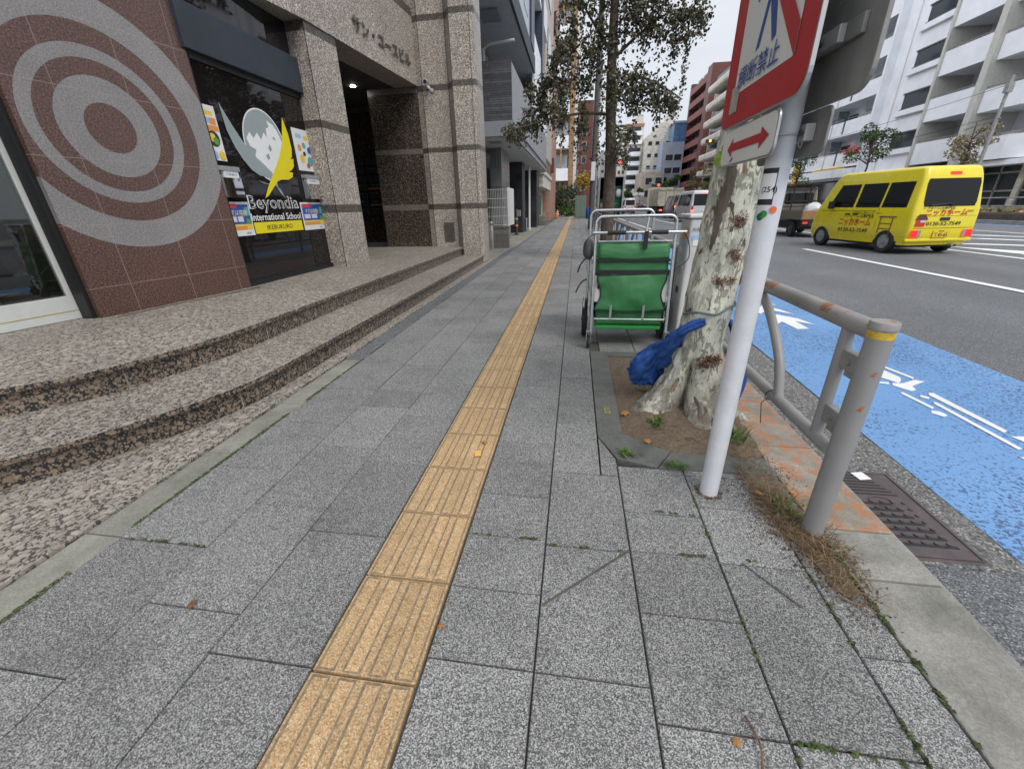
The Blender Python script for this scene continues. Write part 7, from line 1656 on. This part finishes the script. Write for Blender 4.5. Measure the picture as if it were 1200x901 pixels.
# --- kei truck
def kei_truck():
    t=thing('kei_truck','small brown grey flatbed truck with roof rack and loaded wooden sided bed','truck',(8.72,18.75,ZR),R(0))
    MAT['truckpaint']=carpaint('beige brown truck paint',(.23,.205,.165)); MAT['bedpaint']=mat('bed side copper',(.34,.20,.085),.35,.2,var=.15,scale=4,coat=.3); MAT['bedside']=mat('bed side brown grey',(.17,.145,.11),.5,.2,var=.15)
    v=Van(1.35,1.46,1.76,[(.3,.0),(1.0,.02),(1.76,.10)],[(.3,.0),(.8,.05),(1.0,.14),(1.76,.62)],[(.3,.98),(1.0,1),(1.6,.9),(1.76,.86)],.09)
    c=thing('cab','','',(0,0,0)); D.objects.remove(c)
    b=v.body([.32,.5,.8,1.0,1.2,1.4,1.6,1.69]); b.xf(Matrix.Translation((0,1.02,0))); cab=b.build('cab',MAT['truckpaint'],t,smooth=50)
    T=Matrix.Translation((0,1.02,0))
    glue(v.rearp(-.52,.52,1.12,1.52,r=.05).xf(T),t,'rear_window','carglass',cab)
    for sgn in (-1,1): glue(v.side(sgn,-.45,.30,1.02,1.55,slope1=-.2).xf(T),t,'side_window','carglass',cab)
    glue(v.frontp(-.6,.6,1.02,1.6).xf(T),t,'windscreen','carglass',cab)
    b=MB()
    for z in (1.02,1.20,1.62): b.box(-.68,.68,.22,.26,z,z+.04)
    for x in (-.66,-.3,.3,.66): b.box(x-.02,x+.02,.22,.26,.9,1.80)
    b.box(-.70,.70,.2,1.3,1.80,1.83); b.box(-.70,-.66,.2,1.3,1.83,1.87); b.box(.66,.70,.2,1.3,1.83,1.87); b.build('roof_rack',MAT['bumperblack'],t)
    b=MB(); b.box(-.71,.71,-1.68,.2,.60,.66); b.build('bed_floor',MAT['bedside'],t)
    b=MB(); b.box(-.71,.71,-1.71,-1.68,.62,.92); b.build('tailgate',MAT['bedpaint'],t,bevel=.006)
    for sgn in (-1,1): b=MB(); b.box(min(sgn*.71,sgn*.74),max(sgn*.71,sgn*.74),-1.70,.2,.62,.92); b.build('bed_side',MAT['bedside'],t,bevel=.006)
    b=MB(); b.box(-.66,.66,-1.69,-1.55,.40,.60); b.build('rear_beam',MAT['bumperblack'],t)
    for sgn in (-1,1):
        b=MB(); b.box(min(sgn*.42,sgn*.68),max(sgn*.42,sgn*.68),-1.72,-1.69,.46,.56); o=b.build('tail_lamp',MAT['bumperblack'],t); b=MB(); b.box(min(sgn*.50,sgn*.66),max(sgn*.50,sgn*.66),-1.728,-1.721,.475,.545); b.build('lens',MAT['taillit'] if sgn<0 else MAT['tailred'],o)
    b=MB(); b.box(-.08,.26,-1.735,-1.728,.36,.54); p=b.build('number_plate',MAT['plateyellow'],t); b=MB(); b.text('・・・1',frame((.09,-1.738,.43),(1,0,0),(0,0,1)),w=.24,h=.07); b.text('練馬480',frame((.09,-1.738,.51),(1,0,0),(0,0,1)),h=.03); b.build('plate_lettering',MAT['ink'],p)
    b=MB(); b.box(-.6,.6,-1.5,1.6,.28,.56); b.build('chassis',MAT['bumperblack'],t)
    for sgn in (-1,1):
        for y in (-.95,1.05): carwheel(t,sgn*.63,y,.27,.15,'steeldark')
    # load in the bed: things of their own
    r_=random.Random(2); L=Matrix.Translation((8.72,18.75,ZR))
    b=MB(); rg=[]
    for z,s_ in ((0,.6),(.1,1),(.22,.9),(.32,.5),(.36,.15)): rg.append([(.32*s_*math.cos(a*PI/8)*(1+.15*math.sin(3*a+z*9)),.25*s_*math.sin(a*PI/8)*(1+.15*math.cos(2*a)),z+.03*math.sin(2.3*a)) for a in range(16)])
    b.rings(rg); o=b.build('sheet_bundle',mat('translucent sheet',(.55,.56,.56),.35,var=.15,scale=8),None,smooth=60); o.matrix_world=L@Matrix.Translation((-.15,-1.2,.80)); tag(o,'crumpled pale plastic sheet lying in the bed of the small truck','plastic sheet')
    b=MB(); b.box(-.3,.3,-.4,.4,0,.36); b.box(-.27,.27,-.37,.37,.36,.40); o=b.build('crate',MAT['bedside'],None,bevel=.015); o.matrix_world=L@Matrix.Translation((.34,-.9,.661)); tag(o,'grey brown crate in the right half of the small truck bed','crate')
kei_truck()

# --- dump truck
dt=thing('dump_truck','big cream dump truck with rusty ribbed bed ahead of the black minivan','truck',(9.25,50,ZR),0)
MAT['cream']=mat('cream truck paint',(.50,.47,.38),.6,var=.12,grime=.45,scale=3)
b=MB(); b.box(-1.2,1.2,-3.6,-3.5,.95,2.55); b.box(-1.2,-1.1,-3.5,1.6,.95,2.6); b.box(1.1,1.2,-3.5,1.6,.95,2.6); b.box(-1.1,1.1,-3.5,1.6,.95,1.05); b.box(-1.2,1.2,1.6,1.7,.95,2.8); bd_=b.build('dump_bed',MAT['cream'],dt,bevel=.02)
b=MB()
for x in (-1.15,-.38,.38,1.15): b.box(x-.06,x+.06,-3.68,-3.601,.98,2.5)
b.box(-1.2,1.2,-3.68,-3.601,2.42,2.55); b.box(-1.2,1.2,-3.68,-3.601,.95,1.08)
for k in range(6): b.box(-1.26,-1.201,-3.3+k*.9,-3.18+k*.9,1.0,2.55); 
b.build('rib',MAT['cream'],bd_)
b=MB(); b.box(-.45,.45,-3.5,3.4,.55,.94); b.box(-1.15,1.15,-3.5,-3.35,.45,.7); b.build('chassis',MAT['bumperblack'],dt)
b=MB(); b.box(-1.15,1.15,1.9,3.7,.6,2.75); b.build('cab',MAT['cream'],dt,bevel=.08)
b=MB(); b.box(-.8,.8,1.88,1.897,1.9,2.5); b.build('rear_window',MAT['carglass'],dt)
for sgn in (-1,1):
    for y in (-2.6,-1.4,2.6): carwheel(dt,sgn*.98,y,.48,.34,'steeldark')
    b=MB(); b.box(min(sgn*.55,sgn*1.05),max(sgn*.55,sgn*1.05),-3.56,-3.501,.5,.66); o=b.build('tail_lamp',MAT['bumperblack'],dt); b=MB(); b.box(min(sgn*.7,sgn*.95),max(sgn*.7,sgn*.95),-3.575,-3.561,.52,.64); b.build('lens',MAT['brake'] if sgn<0 else MAT['tailred'],o)
b=MB(); b.box(.0,.42,-3.56,-3.501,.62,.84); b.build('number_plate',MAT['platewhite'],dt); b=MB(); b.box(-1.1,-.3,-3.45,-3.40,.2,.45); b.build('mud_flap',MAT['rubber'],dt)

# --- open delivery truck parked by the kerb
tk=thing('delivery_truck','parked box truck with its rear doors open on a dark cargo space','truck',(3.3,48,ZR),0)
MAT['boxgrey2']=mat('truck box grey',(.32,.32,.33),.5,var=.1,grime=.2)
b=MB(); b.box(-1.16,-1.08,-2.9,2.6,.95,3.72); b.box(1.08,1.16,-2.9,2.6,.95,3.72); b.box(-1.08,1.08,-2.9,2.6,3.62,3.72); b.box(-1.08,1.08,-2.9,2.6,.85,.95); b.box(-1.08,1.08,2.5,2.6,.95,3.62); b.build('cargo_box',mat('dark cargo lining',(.05,.048,.045),.8),tk)
b=MB(); b.box(-1.2,-1.09,-2.96,-2.9,.9,3.75); b.box(1.09,1.2,-2.96,-2.9,.9,3.75); b.box(-1.09,1.09,-2.96,-2.9,3.64,3.75); b.build('rear_frame',MAT['boxgrey2'],tk)
for sgn in (-1,1): b=MB(); x=sgn*1.18; b.box(min(x,x+sgn*.05),max(x,x+sgn*.05),-2.9,-1.75,.95,3.65); b.build('rear_door',MAT['boxgrey2'],tk)
b=MB(); b.box(-1.05,1.05,2.75,4.3,.5,2.6); b.build('cab',MAT['whitepaint'],tk,bevel=.1); b=MB(); b.box(-.45,.45,-2.8,4.2,.5,.84); b.box(-1.1,1.1,-2.95,-2.8,.45,.75); b.build('chassis',MAT['bumperblack'],tk)
for sgn in (-1,1):
    for y in (-1.7,3.3): carwheel(tk,sgn*.93,y,.42,.3,'steeldark')
    b=MB(); b.box(min(sgn*.6,sgn*1.0),max(sgn*.6,sgn*1.0),-2.98,-2.951,.55,.68); b.build('tail_lamp',MAT['tailred'],tk)
MAT['lockergreen']=mat('locker green',(.01,.22,.09),.45,var=.08)
lk=thing('green_locker','tall bright green roll cage panel standing in the open truck','roll cage',(3.95,45.9,.95+ZR)); b=MB(); b.box(-.42,.42,0,.06,0,1.95); b.build('front_panel',MAT['lockergreen'],lk,bevel=.02); b=MB(); b.box(-.42,-.38,.06,.8,0,1.95); b.build('side_panel',MAT['lockergreen'],lk); b=MB(); b.text('ヤマト',frame((.0,-.004,.35),(1,0,0),(0,0,1)),w=.3,h=.1) if False else b.text('お届け',frame((.0,-.004,.35),(1,0,0),(0,0,1)),w=.35,h=.12); b.build('lettering',MAT['vinylwhite'],lk)
b=MB(); b.ball((0,0,0),.36,10,(.95,.7,1.1)); 
b.v=[tuple(Vector(p)*(1+.09*noise.noise(Vector(p)*7))) for p in b.v]; o=b.build('white_bag',mat('white plastic bag',(.62,.62,.64),.4,var=.1,scale=9,bump=.5,bscale=14),None,smooth=180); o.location=(4.1,45.55,2.1); tag(o,'stuffed white plastic bag hanging on the green roll cage panel','bag')
lk2=thing('green_crate','low green crate deep in the left of the open truck','crate',(2.75,46.6,.95+ZR)); b=MB(); b.box(-.42,.42,0,.6,0,.75); b.build('crate_body',mat('crate green',(.01,.10,.05),.6),lk2,bevel=.02); b=MB(); b.box(-.44,.44,-.02,.62,.75,.80); b.build('rim',MAT['lockergreen'],lk2)
b=MB(); b.box(-.4,.4,-.3,.3,0,.4); b.box(-.38,.38,-.28,.28,.4,.405); o=b.build('carton',mat('carton',(.25,.18,.10),.8),None,bevel=.01); o.location=(2.75,45.9,.95+ZR); tag(o,'plain brown carton on the floor of the open truck','carton')
# ------------------------------------------------------------------ camera, sky, sun
f_px=474.8; yaw,pitch,roll=R(-8.87),R(23.74),R(-1.4); HC=1.17
cy,sy,cp,sp_,cr,sr=math.cos(yaw),math.sin(yaw),math.cos(pitch),math.sin(pitch),math.cos(roll),math.sin(roll)
Ry=Matrix(((cy,-sy,0),(sy,cy,0),(0,0,1))); M0=Matrix(((1,0,0),(0,0,-1),(0,1,0)))
Rp=Matrix(((1,0,0),(0,cp,-sp_),(0,sp_,cp))); Rr=Matrix(((cr,-sr,0),(sr,cr,0),(0,0,1)))
Rm=Rr@Rp@M0@Ry
cam=D.cameras.new('camera'); co=D.objects.new('camera',cam); COL.objects.link(co)
cam.sensor_width=36; cam.lens=36*f_px/1200; cam.clip_end=3000; cam.clip_start=.02
co.matrix_world=Matrix(((Rm[0][0],-Rm[1][0],-Rm[2][0],0),(Rm[0][1],-Rm[1][1],-Rm[2][1],0),(Rm[0][2],-Rm[1][2],-Rm[2][2],HC),(0,0,0,1)))
SC.camera=co
SUN_EL,SUN_AZ=R(50),R(138)     # azimuth: direction the light comes from, clockwise from +Y
w=D.worlds.new('World'); SC.world=w; w.use_nodes=True; nt=w.node_tree; bgn=nt.nodes['Background']
sky=nt.nodes.new('ShaderNodeTexSky'); sky.sky_type='NISHITA'; sky.sun_disc=False; sky.sun_elevation=SUN_EL; sky.sun_rotation=SUN_AZ
sky.dust_density=2.5; sky.ozone_density=1.5
tcn=nt.nodes.new('ShaderNodeTexCoord'); nz=nt.nodes.new('ShaderNodeTexNoise'); nz.inputs['Scale'].default_value=2.2; nz.inputs['Detail'].default_value=6
mp=nt.nodes.new('ShaderNodeMapping'); mp.inputs['Scale'].default_value=(1,1,2.6); nt.links.new(tcn.outputs['Generated'],mp.inputs[0]); nt.links.new(mp.outputs[0],nz.inputs['Vector'])
cl=nt.nodes.new('ShaderNodeValToRGB'); cl.color_ramp.elements[0].position=.35; cl.color_ramp.elements[0].color=(6.6,7.0,7.8,1); cl.color_ramp.elements[1].position=.68; cl.color_ramp.elements[1].color=(8.3,8.5,8.9,1)
nt.links.new(nz.outputs['Fac'],cl.inputs[0])
mx=nt.nodes.new('ShaderNodeMix'); mx.data_type='RGBA'; mx.inputs[0].default_value=.88; nt.links.new(sky.outputs[0],mx.inputs[6]); nt.links.new(cl.outputs[0],mx.inputs[7])
sxyz=nt.nodes.new('ShaderNodeSeparateXYZ'); nt.links.new(tcn.outputs['Generated'],sxyz.inputs[0])
def mapr(sock,a,b,hi):
    m=nt.nodes.new('ShaderNodeMapRange'); m.interpolation_type='SMOOTHSTEP'; m.inputs[1].default_value=a; m.inputs[2].default_value=b; m.inputs[3].default_value=0; m.inputs[4].default_value=hi; nt.links.new(sock,m.inputs[0]); return m.outputs[0]
a1_=nt.nodes.new('ShaderNodeMath'); a1_.operation='ADD'; nt.links.new(mapr(sxyz.outputs[0],-.15,-.75,1.5),a1_.inputs[0]); nt.links.new(mapr(sxyz.outputs[2],.55,.95,.5),a1_.inputs[1])
a2_=nt.nodes.new('ShaderNodeMath'); a2_.operation='ADD'; a2_.inputs[1].default_value=1; nt.links.new(a1_.outputs[0],a2_.inputs[0])
vm=nt.nodes.new('ShaderNodeVectorMath'); vm.operation='SCALE'; nt.links.new(mx.outputs[2],vm.inputs[0]); nt.links.new(a2_.outputs[0],vm.inputs['Scale'])
nt.links.new(vm.outputs[0],bgn.inputs['Color']); bgn.inputs['Strength'].default_value=.075
sd=D.lights.new('sun','SUN'); sd.energy=1.35; sd.angle=R(30); sd.color=(1,.96,.9); so=D.objects.new('sun',sd); COL.objects.link(so)
dv=Vector((math.sin(SUN_AZ)*math.cos(SUN_EL),math.cos(SUN_AZ)*math.cos(SUN_EL),math.sin(SUN_EL)))
so.rotation_euler=(-dv).to_track_quat('-Z','Y').to_euler(); so.location=(0,0,60)
SC.view_settings.view_transform='Standard'; SC.view_settings.look='None'; SC.view_settings.exposure=.6; SC.view_settings.gamma=1; SC.view_settings.use_curve_mapping=False
SC.render.engine='CYCLES'; cyc=SC.cycles; cyc.use_denoising=True; cyc.denoiser='OPENIMAGEDENOISE'; cyc.max_bounces=6; cyc.diffuse_bounces=3; cyc.glossy_bounces=4; cyc.transmission_bounces=4; cyc.transparent_max_bounces=12
cyc.caustics_reflective=False; cyc.caustics_refractive=False; cyc.sample_clamp_indirect=6
